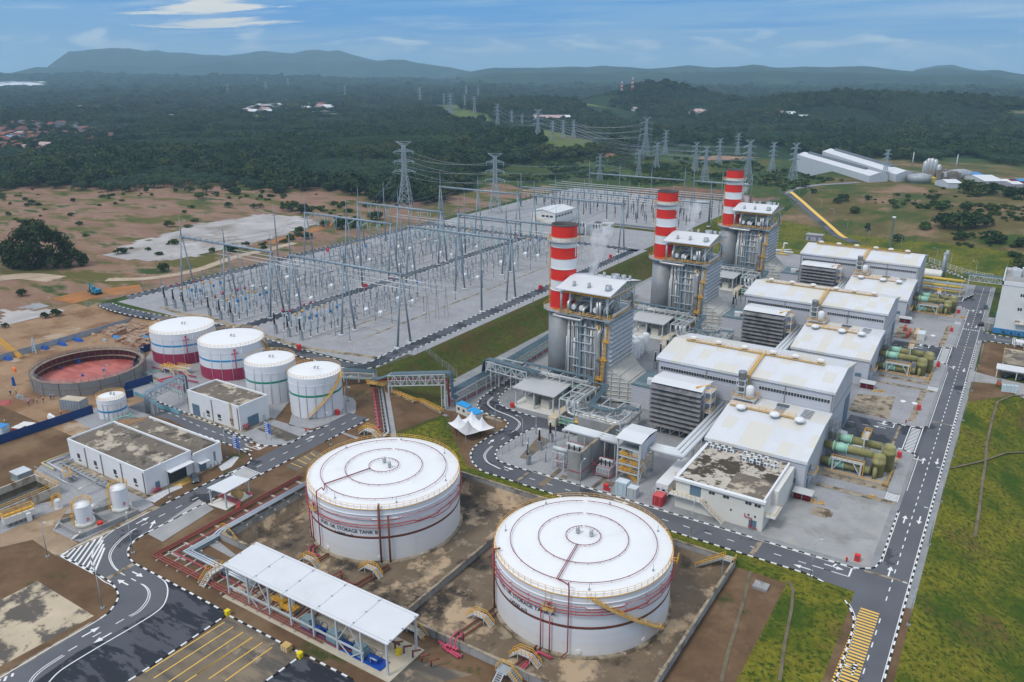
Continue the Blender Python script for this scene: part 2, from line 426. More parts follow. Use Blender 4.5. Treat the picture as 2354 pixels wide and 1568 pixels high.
ZP=Z1(mth('SUBTRACT',hn.outputs['Fac'],mth('MULTIPLY',mth('ABSOLUTE',mth('SUBTRACT',sep.outputs[2],0.022)),8.0)),0.42,0.62)
def col(r,gg,b,s=1.0):
 n=N.new('ShaderNodeRGB');n.outputs[0].default_value=(r*s,gg*s,b*s,1);return n.outputs[0]
def mixc(f,a,b):
 x=N.new('ShaderNodeMix');x.data_type='RGBA';L.new(f,x.inputs[0]);L.new(a,x.inputs[6]);L.new(b,x.inputs[7]);return x.outputs[2]
SKY_BLUE,CL_GREY,CL_PALE,HZ=(0.04,0.28,0.72),(0.15,0.38,0.72),(0.50,0.63,0.82),(0.42,0.58,0.80)
c=mixc(Z1(n1,0.43,0.57),col(*SKY_BLUE),col(*CL_GREY))
c=mixc(Z1(n2,0.50,0.75,0,0.6),c,col(*CL_PALE))
c=mixc(Z1(n3,0.55,0.72,0,0.55),c,col(0.46,0.58,0.75))
c=mixc(Z1(sep.outputs[2],0.0,0.045,0.9,0.0),c,col(*HZ))
c=mixc(mth('MULTIPLY',ZP,0.9),c,col(0.80,0.87,0.96))
dz=N.new('ShaderNodeVectorMath');dz.operation='DISTANCE'
r_=ray('Z',470,14);k_=math.sqrt(sum(v*v for v in r_))
sc_=N.new('ShaderNodeVectorMath');sc_.operation='MULTIPLY';sc_.inputs[1].default_value=(1,1,3.2);L.new(tc.outputs['Generated'],sc_.inputs[0])
L.new(sc_.outputs[0],dz.inputs[0]);dz.inputs[1].default_value=(r_[0]/k_,r_[1]/k_,r_[2]/k_*3.2)
gap=Z1(mth('ADD',dz.outputs['Value'],mth('MULTIPLY',mth('SUBTRACT',n2,0.5),0.35)),0.035,0.075,1.0,0.0)
c=mixc(gap,c,col(0.95,0.90,0.80))
c=mixc(Z1(sep.outputs[2],0.14,0.5),c,col(0.80,0.86,0.95))
b2=N.new('ShaderNodeBackground');b2.inputs['Strength'].default_value=0.92;L.new(c,b2.inputs['Color'])
ad=N.new('ShaderNodeMixShader');ad.inputs[0].default_value=0.93;L.new(b1.outputs[0],ad.inputs[1]);L.new(b2.outputs[0],ad.inputs[2]);L.new(ad.outputs[0],out.inputs['Surface'])
sl=bpy.data.lights.new('sun','SUN');sl.energy=1.5;sl.angle=R(14);sl.color=(1.0,0.96,0.90)
so=bpy.data.objects.new('sun',sl);COL.objects.link(so);so.rotation_euler=(math.pi/2-SUN_EL,0,math.pi-SUN_AZ)
def haze():
 b=B();b.box(-21000,-1500,-60,17000,21000,520)
 m=bpy.data.materials.new('haze');m.use_nodes=True;n=m.node_tree;n.nodes.clear()
 o=n.nodes.new('ShaderNodeOutputMaterial');v=n.nodes.new('ShaderNodeVolumePrincipled')
 v.inputs['Color'].default_value=(0.52,0.79,1.0,1);v.inputs['Density'].default_value=1.05e-4;v.inputs['Anisotropy'].default_value=0.0
 n.links.new(v.outputs[0],o.inputs['Volume'])
 ob=b.Za('haze',m,kind='stuff');ob['label']='pale blue haze lying over the far forest and hills';ob.visible_shadow=True
haze()
SC.view_settings.view_transform='Standard';SC.view_settings.look='None';SC.view_settings.exposure=0.18;SC.view_settings.gamma=1.0
try:
 SC.cycles.use_denoising=True;SC.cycles.denoiser='OPENIMAGEDENOISE';SC.cycles.denoising_input_passes='RGB_ALBEDO_NORMAL'
 SC.cycles.max_bounces=5;SC.cycles.diffuse_bounces=2;SC.cycles.glossy_bounces=2;SC.cycles.volume_bounces=2;SC.cycles.transparent_max_bounces=8
 SC.cycles.caustics_reflective=False;SC.cycles.caustics_refractive=False
except Exception:pass
ASPH=dict(layers=(((0.03,0.033,0.038),0.06,0.56,0.60,7),((0.125,0.128,0.14),0.3,0.5,0.75,8)))
Z5=M('asphalt',(0.115,0.118,0.132),0.7,var=0.15,scale=0.08,layers=ASPH['layers'][:0]+(((0.034,0.037,0.046),0.055,0.60,0.625,8),((0.12,0.122,0.13),0.02,0.5,0.7,8)),bump=0.15,bscale=8)
ZU=M('damp_asphalt',(0.085,0.088,0.102),0.55,var=0.15,scale=0.08,layers=(((0.020,0.023,0.030),0.075,0.52,0.55,8,0.92),),bump=0.1,bscale=8)
m_wet=M('wet_asphalt',(0.072,0.075,0.09),0.6,var=0.12,scale=0.1,layers=(((0.016,0.019,0.027),0.16,0.47,0.50,6,0.95,(0.5,1.9,1,R(-57.3))),),bump=0.1,bscale=8)
ZH=M('grey_gravel',(0.31,0.31,0.325),0.95,var=0.12,scale=0.15,layers=(((0.40,0.395,0.395),1.4,0.5,0.68,6),((0.27,0.265,0.27),0.05,0.56,0.72,8,0.7),((0.30,0.27,0.23),0.02,0.6,0.75,8,0.5)),bump=0.5,bscale=6,spec=0.15)
Z2=M('weathered_concrete',(0.34,0.335,0.33),0.85,var=0.12,scale=0.2,layers=(((0.22,0.215,0.20),0.09,0.5,0.68,10),((0.42,0.38,0.31),0.12,0.58,0.72,9)),bump=0.2,bscale=3)
Qf=M('old_stained_concrete',(0.50,0.41,0.29),0.85,var=0.15,scale=0.2,layers=(((0.115,0.098,0.082),0.16,0.47,0.535,9),((0.21,0.18,0.135),0.05,0.52,0.62,8)),bump=0.2,bscale=3)
Z0=M('stained_parking_concrete',(0.20,0.155,0.105),0.8,var=0.2,scale=0.15,layers=(((0.10,0.088,0.075),0.10,0.48,0.6,9,1.0,(0.5,1.8,1,R(-57))),((0.33,0.26,0.18),0.16,0.60,0.68,9)),bump=0.2,bscale=3)
Zz=M('mossy_concrete_edge',(0.33,0.275,0.20),0.9,var=0.2,scale=0.5,layers=(((0.11,0.08,0.05),0.35,0.48,0.6,8),((0.5,0.42,0.32),0.25,0.6,0.7,8)),bump=0.3,bscale=4)
QA=M('road_paint_white',(0.76,0.76,0.75),0.7,var=0.06,scale=1.0)
QG=M('road_paint_yellow',(0.80,0.50,0.10),0.7,var=0.08,scale=1.0)
QY=M('kerb_black',(0.018,0.018,0.02),0.7,var=0.2)
QZ=M('drain_dark',(0.035,0.03,0.024),0.9,var=0.3)
Qq=M('sand_track',(0.46,0.36,0.26),0.95,var=0.15,scale=0.1,layers=(((0.33,0.24,0.16),0.2,0.5,0.66,8),))
Qr=M('orange_earth',(0.36,0.15,0.045),0.95,var=0.25,scale=0.1,layers=(((0.24,0.13,0.06),0.06,0.5,0.65,8),((0.07,0.085,0.02),0.07,0.58,0.66,8)))
QL=M('bare_pale_ground',(0.40,0.375,0.36),0.95,var=0.18,scale=0.05,layers=(((0.24,0.205,0.175),0.035,0.5,0.62,10),((0.52,0.50,0.49),0.04,0.58,0.66,8),((0.11,0.105,0.035),0.03,0.61,0.67,9)))
def cr(pts,n=6):
 """smooth curve through the points"""
 P=[Zc(p)for p in pts];out_=[]
 for i in Zb(len(P)-1):
  a,b,c_,d=P[max(0,i-1)],P[i],P[i+1],P[min(len(P)-1,i+2)]
  for j in Zb(n):
   t=j/n
   out_.append(0.5*((2*b)+(c_-a)*t+(2*a-5*b+4*c_-d)*t*t+(3*b-a-3*c_+d)*t**3))
 out_.append(P[-1]);return out_
def G_(f,z,*pts):return[g(f,x,y,z)for x,y in pts]
def rect(x0,y0,x1,y1,z):return[Zc((x0,y0,z)),Zc((x1,y0,z)),Zc((x1,y1,z)),Zc((x0,y1,z))]
def Zi(name,polys,mat,lift,kind='structure'):
 b=B()
 for P in polys:
  P=[Zc(p)for p in P]
  ar=sum(P[i].x*P[(i+1)%len(P)].y-P[(i+1)%len(P)].x*P[i].y for i in Zb(len(P)))
  if ar<0:P=P[::-1]
  b.poly([p+Zk(lift)for p in P])
 return b.Za(name,mat,kind=kind)
def Zv(b,pts,w,lift=0.0,w2=None):
 P=[Zc(p)for p in pts];Lf,Rt=[],[]
 for i,p in Zf(P):
  d=(P[min(i+1,len(P)-1)]-P[max(i-1,0)]);d.z=0;d.normalize()
  nrm=Zc((-d.y,d.x,0))*(w/2)
  Lf.append(p+nrm+Zk(lift));Rt.append(p-nrm+Zk(lift))
 for i in Zb(len(P)-1):b.poly([Rt[i],Rt[i+1],Lf[i+1],Lf[i]])
def walk(pts,step):
 """points at equal steps along a polyline"""
 P=[Zc(p)for p in pts];out_=[P[0]];need=step
 for a,c_ in zip(P,P[1:]):
  L_=(c_-a).length;s_=0.0
  while L_-s_>=need:
   s_+=need;out_.append(a.lerp(c_,s_/L_));need=step
  need-=(L_-s_)
 return out_
KB=B()
def Zr(pts,seg=1.25,w=0.32,h=0.16):
 W=walk(pts,seg)
 for i,(a,c_)in Zf(zip(W,W[1:])):
  KB.k=i%2
  d=c_-a;L_=d.length
  if L_<0.1:continue
  KB.Zh(((a.x+c_.x)/2,(a.y+c_.y)/2,min(a.z,c_.z)-0.05),L_,w,h+0.05+abs(d.z),math.atan2(d.y,d.x))
MK=B()
PZ=0.045
def Zx(pts,on=2.2,off=3.6,w=0.22):
 W=walk(pts,0.4);t=0;n1_,n0=int(on/0.4),int(off/0.4);i=0
 while i+n1_<len(W):
  Zv(MK,W[i:i+n1_+1:max(1,n1_//2)],w,PZ);i+=n1_+n0
def line(pts,w=0.22,z=PZ):Zv(MK,pts,w,z)
def arrow(p,ang,L_=4.2,turn=0,k=1.0):
 """a lane arrow at p pointing along ang; turn adds a branch to the left (+1) or right (-1)"""
 u=Zc((math.cos(ang),math.sin(ang),0));v=Zc((-u.y,u.x,0));p=Zc(p)+Zk(PZ)
 a=p-u*L_/2;b_=p+u*(L_/2-1.5)
 MK.poly([a-v*.16,b_-v*.16,b_+v*.16,a+v*.16])
 MK.poly([b_-v*.62,p+u*L_/2,b_+v*.62])
 if turn:
  c_=p-u*0.3;q_=c_+v*1.5*turn+u*.5
  MK.poly([c_-u*.2,q_-u*.2,q_+u*.2,c_+u*.2][::(1 if turn<0 else-1)])
  MK.poly([q_-u*.6,q_+v*turn*1.1,q_+u*.6][::(1 if turn<0 else-1)])
def Qc(x0,y0,x1,y1,n,axis,z=0.0):
 for i in Zb(n):
  t0,t1=i/n,(i+0.52)/n
  if axis=='y':MK.poly(rect(x0,y0+(y1-y0)*t0,x1,y0+(y1-y0)*t1,z+PZ))
  else:MK.poly(rect(x0+(x1-x0)*t0,y0,x0+(x1-x0)*t1,y1,z+PZ))
AX,AY=R(0),R(90)
RL,RR=-12.5,-6.0
corner=cr(G_('F',0,(1250,590),(1400,676),(1510,765),(1600,878),(1640,985),(1630,1090),(1575,1270),(1470,1568),(1330,2000)),5)
rpoly=[Zc((RR,40,0)),Zc((RR,440,0)),Zc((-13,440,0)),Zc((-13,424,0)),Zc((RL,420,0)),Zc((RL,166,0))]
rpoly+=cr([(RL,166,0),(-13.2,162.4,0),(-16.5,160.2,0)],4)[1:]+[Zc((-96,160.1,0)),Zc((-96,152.7,0)),Zc((-26,152.7,0))]+corner
Zi('road',[rpoly],Z5,0.020)
sb=G_('W',0,(2050,425),(1900,512),(1760,602),(1650,682),(1600,745),(1605,795),(1660,848),(1780,898),(1895,935),(1942,972),(1935,1008),(1880,1052),(1700,1150),(1565,1248),(1520,1330),(1532,1405),(1600,1488),(1680,1540))
sbl=cr(sb,4)+[Zc((-103,152.9,0)),Zc((-96,152.7,0))]
si=G_('W',0,(2150,455),(2010,545),(1900,622),(1840,690),(1842,735),(1900,795),(2050,850),(2281,918))
sil=cr(si,4)
s2=G_('W',0,(2281,1022),(2160,1065),(1900,1222),(1812,1290),(1800,1350),(1842,1408),(2000,1468),(2200,1530))
s2l=cr(s2,4)+[Zc((-96,160.1,0))]
br_n=G_('H',0,(560,377),(770,432),(960,482));br_s=G_('H',0,(960,562),(890,545),(640,492))
Zi('road',[sbl+[Zc((-96,160.1,0))]+s2l[::-1][1:]+br_s[::-1]+br_n[::-1]+sil[::-1]],ZU,0.022)
Zr(sbl);Zr(sil);Zr(s2l)
Zr([(-96,152.7,0),(-26,152.7,0)]+corner);Zr([(-96,160.1,0),(-37.5,160.1,0)]);Zr([(-35.8,160.1,0),(-16.5,160.2,0),(-13.2,162.4,0),(RL,166,0),(RL,190.5,0)])
Zr([(RR,60,0),(RR,294,0)]);Zr([(RR+.3,308,0),(RR+.2,339,0)])
line([(-96,152.95,0),(-26,152.95,0)]+[p+Zc((.3,.2,0))for p in corner],0.16);line([(-96,159.8,0),(-16.5,159.9,0)],0.16);line([(RR-.3,60,0),(RR-.3,436,0)],0.16)
for a,c_ in((166,190),(202,224),(246,300),(330,390)):line([(RL+.3,a,0),(RL+.3,c_,0)],0.16)
GB=B()
for f,z,p,q_,w in(('F',0,(785,280),(700,400),1.1),('F',0,(1740,545),(2150,660),0.7),('G',0,(1500,425),(1720,470),0.6),('H',0,(500,890),(385,975),0.8),('G',0,(1215,470),(1140,655),0.7),('b',0,(540,458),(710,478),0.7),('b',0,(355,1002),(545,1030),0.6),('Y',3,(1545,1005),(1190,1200),1.1)):
 Zv(GB,G_(f,z,p,q_),w,0.05)
GB.Za('drain_cover',Zz,kind='structure')
RC=(RL+RR)/2-.1
Zx([(RC,60,0),(RC,150,0)],2.0,2.0);Zx([(RC,152,0),(RC,436,0)],1.9,2.4)
Zx([(-95,156.4,0),(-20,156.4,0)],2.2,3.4)
line([(-24.5,156.4,0),(-17.2,156.4,0)],0.25);line([(-17.2,156.4,0),(-17.2,159.9,0)],0.35)
for f,pts in(('W',((2010,500),(1850,628),(1800,660))),('W',((2020,1060),(1940,1110),(1850,1180),(1770,1220))),('W',((1900,1500),(1980,1540),(2100,1590)))):Zx(cr(G_(f,0,*pts),5))
for pts in(((1765,678),(1712,730),(1720,775),(1800,830),(1950,890),(2040,940),(2070,990),(2025,1058)),((1755,1236),(1690,1300),(1668,1355),(1700,1420),(1780,1465),(1845,1498))):
 c_=cr(G_('W',0,*pts),5)
 line(c_,0.18);line([p+Zc((0.42,0.1,0))for p in c_],0.18)
for x,y,a,t in((-10.3,163,AY,0),(-26,154.6,R(180),0),(-20.5,158.3,AX,1),(-10.9,128.5,AY,1),(-7.7,122.5,-AY,0),(-10.7,187,AY,0),(-7.7,188.5,-AY,0),(-10.8,222,AY,1),(-7.6,223.5,-AY,0),(-10.9,306,AY,1),(-7.6,305,-AY,0),(-10.8,366,AY,0),(-7.8,364,-AY,0),(-10.6,389,AY,1),(-7.8,389,-AY,0),(-70,158.4,AX,0),(-79,154.6,R(180),0)):arrow((x,y,0),a,4.0,t)
for f,p,q_ in(('W',(1730,1203),(1775,1170)),('W',(1915,1480),(1990,1505)),('H',(690,440),(745,455))):
 a,c_=g(f,*p),g(f,*q_);d=c_-a;arrow((a+c_)/2,math.atan2(d.y,d.x),max(3.2,d.length))
MK.k=1
for i in Zb(36):
 y=146.6-i*0.93
 xl=-13.4+max(0,5-i)*.05;MK.poly(rect(xl if i<12 else xl-(i-12)*.02,y,-9.75,y+0.48,PZ))
MK.k=0
BAYS=((226.6,243.6),(310.0,327.4))
for y0,y1 in BAYS:
 pl_=[Zc((-33.4,y0+.4,0)),Zc((-17,y0,0))]+cr([(-17,y0,0),(-13.6,y0-1.2,0),(RL,y0-4.5,0)],4)[1:]+[Zc((RL,y1+4,0))]+cr([(RL,y1+4,0),(-13.4,y1+1.4,0),(-17,y1,0)],4)[1:]+[Zc((-33.4,y1-.2,0))]
 Zi('road',[pl_],ZU,0.026)
 Zr([(-31.5,y0,0),(-17,y0-.2,0),(-13.6,y0-1.4,0),(RL,y0-4.5,0)]);Zr([(-23,y1,0),(-17,y1+.2,0),(-13.4,y1+1.6,0),(RL,y1+4,0)])
 Qc(-16.3,y0-.4,-13.9,y1,17,'y');line([(-16.7,y0-.3,0),(-16.7,y1,0)],.25);line([(-13.5,y0-1,0),(-13.5,y1+1,0)],.25)
 Zx([(-33,(y0+y1)/2+3,0),(-24,(y0+y1)/2+3,0)],1.8,2.6);line([(-25,y1-3.4,0),(-21,y1-3.4,0)],.2);line([(-21,y1-3.4,0),(-21,y1-.4,0)],.3)
 arrow((-24,y1-2,0),AX,3,1);arrow((-24.5,y1-5,0),R(180),3.6)
 Qc(-15.9,y0-31.8,-13.6,y0-28.1,5,'y');line([(-16.1,y0-31.9,0),(-16.1,y0-28,0)],.2);line([(-13.4,y0-31.9,0),(-13.4,y0-28,0)],.2)
Qc(-15.8,363.6,-13.5,367.6,5,'y')
Qc(-12,357.4,-6.2,358.6,7,'x')
Zi('road',[[Zc(v)for v in((-120,395,0),(-18,394.5,0),(-14.6,392.6,0),(RL,388,0),(RL,420,0),(-12.2,416,0),(-14.8,411.6,0),(-34,411.4,0),(-120,412,0))]],Z5,0.024)
Zr([(-60,395,0),(-18,394.5,0),(-14.6,392.6,0),(RL,388,0),(RL,370,0)]);Zr([(-12.2,420,0),(-14.8,411.6,0),(-60,411.4,0)])
line([(-22,402.8,0),(-16,402.8,0)],.25);line([(-16,402.8,0),(-16,411,0)],.3);arrow((-20,406.5,0),AX,4,1)
back=G_('b',0,(450,318),(330,262),(200,215),(0,150))+G_('L',0,(1300,545),(900,400),(790,370))
Zi('road',[[p+Zc((2,-2.5,0))for p in back]+[p+Zc((-1.5,5.5,0))for p in back[::-1]]],Z5,0.028)
Zr([p+Zc((2,-2.5,0))for p in back[:4]],1.6);Zr([p+Zc((-1.5,5.5,0))for p in back[:5]],1.6)
Zx([p+Zc((.2,1.5,0))for p in back])
Zi('road',[[Zc(v)for v in((RR,345.5,0),(-3.6,345.9,0),(40,345.9,0),(40,355.5,0),(-1.5,355.5,0),(-4.6,358,0),(RR,363,0))]],Z5,0.026)
Zr([(RR+.3,339,0),(-4.6,344.6,0),(-2.5,345.7,0),(25,345.7,0)]);Zr([(RR+.3,366,0),(-4.4,358,0),(-1.5,355.7,0),(25,355.7,0)])
Qc(5.4,346.4,9.0,355,7,'x');line([(-.5,350.6,0),(5,350.6,0)],.25);line([(-.5,350.6,0),(-.5,355,0)],.25)
Zi('apron',[rect(-37.3,162.2,-14.2,192.2,0)],Z2,0.014)
Zi('gravel_yard',[rect(-33.6,194.6,-13.6,198.6,0),rect(-32,183,-24.6,192,0.01),rect(-22,199.5,-13.4,226,0),rect(-35,245.2,-13.4,282,0),rect(-22,283,-13.4,309,0),rect(-35,328.6,-13.4,364,0),rect(-22,368,-13.4,393,0)],ZH,0.018)
Zi('apron',[[Zc(p)for p in((-34.8,246,0),(-23.1,245.9,0),(-24.1,266,0),(-34.8,262,0))],rect(-34.5,331,-24.5,349,0),rect(-18,199.5,-16.4,222,0),rect(-18,248,-16.2,276,0),rect(-18,283,-16.2,306,0),rect(-18,330,-16.2,360,0),rect(-33,199,-16.5,201.5,.01),rect(-32,192.6,-13.8,194.4,.01),rect(-32,276.5,-14,278.5,.01),rect(-32,282.8,-16.5,285,.01),rect(-30,177.6,-26.2,182,.02)],Zz,0.030)
Zi('gravel_yard',[[g('H',*p)for p in((222,740),(250,680),(490,512),(640,500),(890,552),(1300,600),(1900,640),(2000,900),(1780,1260),(480,875),(300,812))]],ZH,0.014)
Zi('gravel_yard',[rect(-99,161,-60.5,203,0)],ZH,0.008)
Zi('apron',[G_('H',0,(405,760),(475,778),(700,600),(590,560))],Z0,0.03)
Zi('apron',[G_('H',0,(560,1020),(610,1045),(800,880),(780,850)),G_('H',0,(1065,1030),(1100,1045),(1260,920),(1220,905)),G_('H',0,(1175,1005),(1260,1030),(1290,990),(1200,970)),G_('H',0,(780,940),(840,960),(865,935),(805,918))],Z0,0.032)
ZL=3.0
lroad=[g('C',1390,0,ZL)]+[Zc((-158.2,178,ZL))][:0]
LX0,LX1=g('X',980,75,ZL).x,g('Z',598,1092.2,ZL).x
lr=[Zc((LX0,157,ZL)),Zc((LX1,157,ZL)),Zc((LX1,g('C',1750,0,ZL).y,ZL))]
inner=cr(G_('C',ZL,(1640,55),(1420,165),(1290,235),(1212,300),(1176,370),(1190,428),(1240,480),(1310,517)),4)
lr+=inner+G_('C',ZL,(1740,745),(2110,950),(1270,1505),(1000,1690),(-600,1990),(-500,1800),(0,1535),(500,1230),(860,1028))
outer=cr(G_('C',ZL,(870,1020),(980,950),(1050,868),(1086,800),(1080,740),(1020,655),(890,580)),4)
lr+=outer+G_('C',ZL,(550,400),(700,318),(1080,150))+[Zc((LX0,g('C',1390,0,ZL).y,ZL))]
Zi('road',[lr],Z5,0.02)
Zi('road',[G_('C',ZL,(1530,640),(1740,745),(2110,950),(1270,1505),(900,1700),(250,1620),(700,1300),(1250,1010),(1480,880),(1540,750))],m_wet,0.03)
Zr(inner+G_('C',ZL,(1740,745),(2085,935)));Zr(G_('C',ZL,(2085,955),(1270,1505),(1150,1580)));Zr(outer[::-1]);Zr(G_('C',ZL,(890,580),(550,400)))
Zr([(LX1,y,ZL)for y in(g('C',1640,55,ZL).y,128)]);Zr([(LX1,139,ZL),(LX1,156.5,ZL)])
lw=cr(G_('C',ZL,(1900,-70),(1430,160),(1290,228)),4)
line([p+Zc((-.35,.1,0))for p in inner],.18);line(cr(G_('C',ZL,(1310,512),(1440,590),(1520,650),(1543,740),(1510,850),(1430,930),(1250,1045),(900,1250),(620,1420),(520,1495),(450,1570)),5),.24)
line(cr(G_('C',ZL,(1080,150),(960,240),(880,330),(845,410),(845,490),(880,570),(950,640),(1030,680),(1078,740),(1082,800),(1050,865),(980,940),(860,1025),(500,1230),(0,1530)),5),.2)
line(G_('C',ZL,(1380,0),(1080,155),(700,318),(550,405)),.2);line(G_('C',ZL,(555,412),(860,575)),.2)
for pts in(((1200,185),(1100,260),(1030,340),(1003,400),(1010,455),(1050,520),(1105,560)),((1295,665),(1340,700),(1362,745),(1355,800),(1320,860),(1260,920),(1185,962)),((575,1320),(480,1380),(390,1440),(310,1510),(265,1575))):
 c_=cr(G_('C',ZL,*pts),5);line(c_,.17);line([p+Zc((.45,.12,0))for p in c_],.17)
Zx(G_('C',ZL,(1300,130),(1500,30),(1700,-70),(1990,-215)),2.0,2.6);Zx(G_('C',ZL,(1105,565),(1290,660)),1.6,2.2);Zx(G_('C',ZL,(1140,990),(600,1300)),2,2.6)
Zx([(LX0/2+LX1/2,110,ZL),(LX0/2+LX1/2,156,ZL)],2,2.6);line(G_('C',ZL,(1200,185),(1255,155)),.25)
for f,p,q_,t in(('C',(1270,105),(1355,60),0),('C',(1230,560),(1300,595),0),('C',(1165,670),(1095,635),0),('C',(780,1140),(895,1075),0),('C',(1000,1132),(885,1198),0),('X',(940,160),(1010,128),0),('X',(290,290),(230,270),0),('X',(325,250),(385,232),-1),('C',(1395,130),(1410,105),0)):
 a,c_=g(f,*p,ZL),g(f,*q_,ZL);d=c_-a;arrow((a+c_)/2,math.atan2(d.y,d.x),max(3.4,d.length*1.05),t)
for i in Zb(9):
 p,q_=g('C',575+i*37,400+i*19 if i<9 else 560,ZL),g('C',630+i*62-(0 if i<6 else(i-5)*55),365-i*27+(0 if i<6 else(i-5)*62),ZL)
 line([p,q_],.42)
for i in Zb(3):line(G_('C',ZL,(0+i*60,1545-i*28),(-30+i*70,1600-i*40)),.4)
y_z=g('X',250,560,ZL).y
Qc(LX0+.6,y_z-1.8,LX1-.6,y_z+1.8,9,'x',ZL);line([(LX0+.4,y_z-2.1,ZL),(LX1-.4,y_z-2.1,ZL)],.22);line([(LX0+.4,y_z+2.1,ZL),(LX1-.4,y_z+2.1,ZL)],.22)
sr=G_('A',ZL,(2320,1400),(2150,1335),(1900,1230),(1700,1150),(1480,1060),(1380,1020));sr2=G_('A',ZL,(1170,1100),(1340,1160),(1560,1215),(1800,1340),(2090,1440),(2250,1505))
Zi('road',[cr(sr,3)+cr(sr2,3)],Z5,0.024)
Zr(cr(sr,3));Zr(cr(sr2[3:],3));Zx([(a+c_)/2 for a,c_ in zip(sr,sr2[::-1])][:-1],1.6,2.4)
Zr(cr(G_('X',ZL,(0,75),(250,180),(400,228),(560,240),(700,222),(800,180),(980,75),(1200,0)),4));Zr(cr(G_('X',ZL,(170,290),(235,310),(290,350),(295,400),(240,460),(110,530),(-60,620)),4))
Zr(G_('B',ZL,(2090,1450-890),(1480,860)))
line(G_('X',ZL,(235,235),(385,285)),.2);line(G_('X',ZL,(385,285),(470,240)),.3)
Zi('parking',[G_('C',ZL,(2120,962),(1270,1510),(1100,1640))+G_('D',ZL,(250,1640),(370,1568),(705,1325),(560,1230),(60,960))],Z0,0.016)
Zi('road',[G_('D',ZL,(712,1330),(380,1568),(250,1680),(1250,1680),(1190,1560))],m_wet,0.018)
Zr(G_('D',ZL,(0,940),(705,1310)));Zr(G_('D',ZL,(705,1325),(370,1568),(300,1620)));Zr(G_('D',ZL,(735,1318),(1200,1562)))
MK.k=1
for p,q_ in(((2065,1018),(1335,1480)),((2145,1062),(1412,1535)),((2235,1110),(1490,1610)),((2315,1158),(1600,1640))):line(G_('C',ZL,p,q_),.22)
for p,q_ in(((345,1205),(-150,1540)),((432,1250),(0,1560)),((255,1158),(-260,1500))):line(G_('D',ZL,p,q_),.22)
for i in Zb(4):line(G_('X',ZL,(750+i*75,435-i*40),(880+i*50,485-i*42)),.2)
MK.k=0
Zi('parking',[G_('X',ZL,(680,470),(1010,290),(1150,340),(880,490),(820,525))],Z0,0.03)
Zi('slab',[G_('C',ZL,(345,640),(865,960),(0,1425),(-500,1690),(-700,1200),(0,815))],Qf,0.015)
Zi('slab',[G_('C',ZL,(1360,210),(1495,282),(1970,-20),(1830,-110))],Z2,0.10)
Zi('slab',[G_('D',ZL,(1350,1490),(1745,1365),(2280,1500),(1700,1640))],Z0,0.012)
Zi('path',[G_('C',ZL,(0,1505),(860,1000),(880,1020),(0,1545))],Zz,0.028);Zi('path',[G_('B',ZL,(500,1315),(1420,860),(1480,870),(560,1330))],Zz,0.028)
Zi('gravel_yard',[G_('B',ZL,(380,480),(650,370),(690,470),(1300,760),(1420,850),(740,1190),(640,1165),(480,1080),(530,1000),(850,900),(380,960),(0,1140),(0,900),(560,800),(300,560))],ZH,0.012)
Zi('yard',[G_('B',ZL,(0,1240),(0,1120),(340,960),(640,860),(560,980),(480,1080),(720,1200),(560,1290),(500,1310),(300,1170))],m_slab_e:=M('trodden_yard',(0.33,0.235,0.15),0.95,var=0.2,scale=0.2,layers=(((0.22,0.15,0.09),0.12,0.5,0.64,9),((0.44,0.36,0.26),0.2,0.6,0.7,8))),0.02)
Zi('gravel_yard',[G_('A',ZL,(1235,760),(1380,830),(1420,850),(1700,920),(1740,1160),(1640,1160),(1300,1000),(1150,990),(1150,930)),G_('A',ZL,(680,1215),(870,1110),(1110,1060),(1360,1160),(1400,1185),(1100,1215),(850,1310))],ZH,0.012)
Zi('gravel_yard',[G_('A',ZL,(1390,590),(1240,760),(1400,820),(1720,930),(1740,1160),(1800,1210),(2150,1330),(2354,1420),(2700,1000),(2700,700),(2000,560))],ZH,0.010)
Zi('gravel_yard',[G_('W',ZL,(0,640),(180,690),(212,740),(205,850),(140,900),(0,950),(-300,1040),(-560,1000),(-500,800),(-300,620)),G_('X',ZL,(230,110),(430,0),(560,-60),(1000,70),(870,160),(700,215),(500,232),(390,215))],ZH,0.014)
Zi('gravel_yard',[G_('W',ZL,(540,620),(590,640),(675,1140),(610,1140)),G_('W',ZL,(50,1095),(75,1085),(250,1140),(215,1160)),G_('B',ZL,(1920,1220),(2005,1180),(2170,1310),(2120,1330))],ZH,0.016)
ZS=6.0
Zi('gravel_yard',[rect(-318,184,-171.5,592,ZS)],ZH,0.02)
SWR=dict(x0=-178,x1=-173.2)
Zi('road',[rect(-177.6,190,-172.8,398,ZS),rect(-318,394,-172.8,400,ZS),rect(-322.6,190,-317.2,420,ZS)],ZU,0.05)
Zi('road',[rect(-246.5,186,-241.5,394,ZS)],ZU,0.052)
for x in(-177.9,-172.5,-246.8,-241.2,-317,-322.8):Zr([(x,190,ZS),(x,393,ZS)],1.6)
for y in(393.8,400.2):Zr([(-316,y,ZS),(-179,y,ZS)],1.8)
Zx([(-175.2,192,ZS),(-175.2,396,ZS)],2,3);Zx([(-244,190,ZS),(-244,392,ZS)],2,3)
per=cr(G_('A',ZS,(960,150),(1100,205),(1380,265),(1560,290))+G_('M',ZS,(700,1300),(1050,1420),(1300,1500),(1560,1570))+G_('W',ZS,(120,320),(300,330),(480,280))+[Zc((-175.2,196,ZS))],5)
bb=B();Zv(bb,per,5.0,0.055);bb.Za('road',ZU,kind='structure')
off_=lambda P,d:[p+Zc((-(P[min(i+1,len(P)-1)]-P[max(i-1,0)]).normalized().y,(P[min(i+1,len(P)-1)]-P[max(i-1,0)]).normalized().x,0))*d for i,p in Zf(P)]
Zr(off_(per,2.6),1.6);Zr(off_(per,-2.6),1.6);Zx(per,2,3)
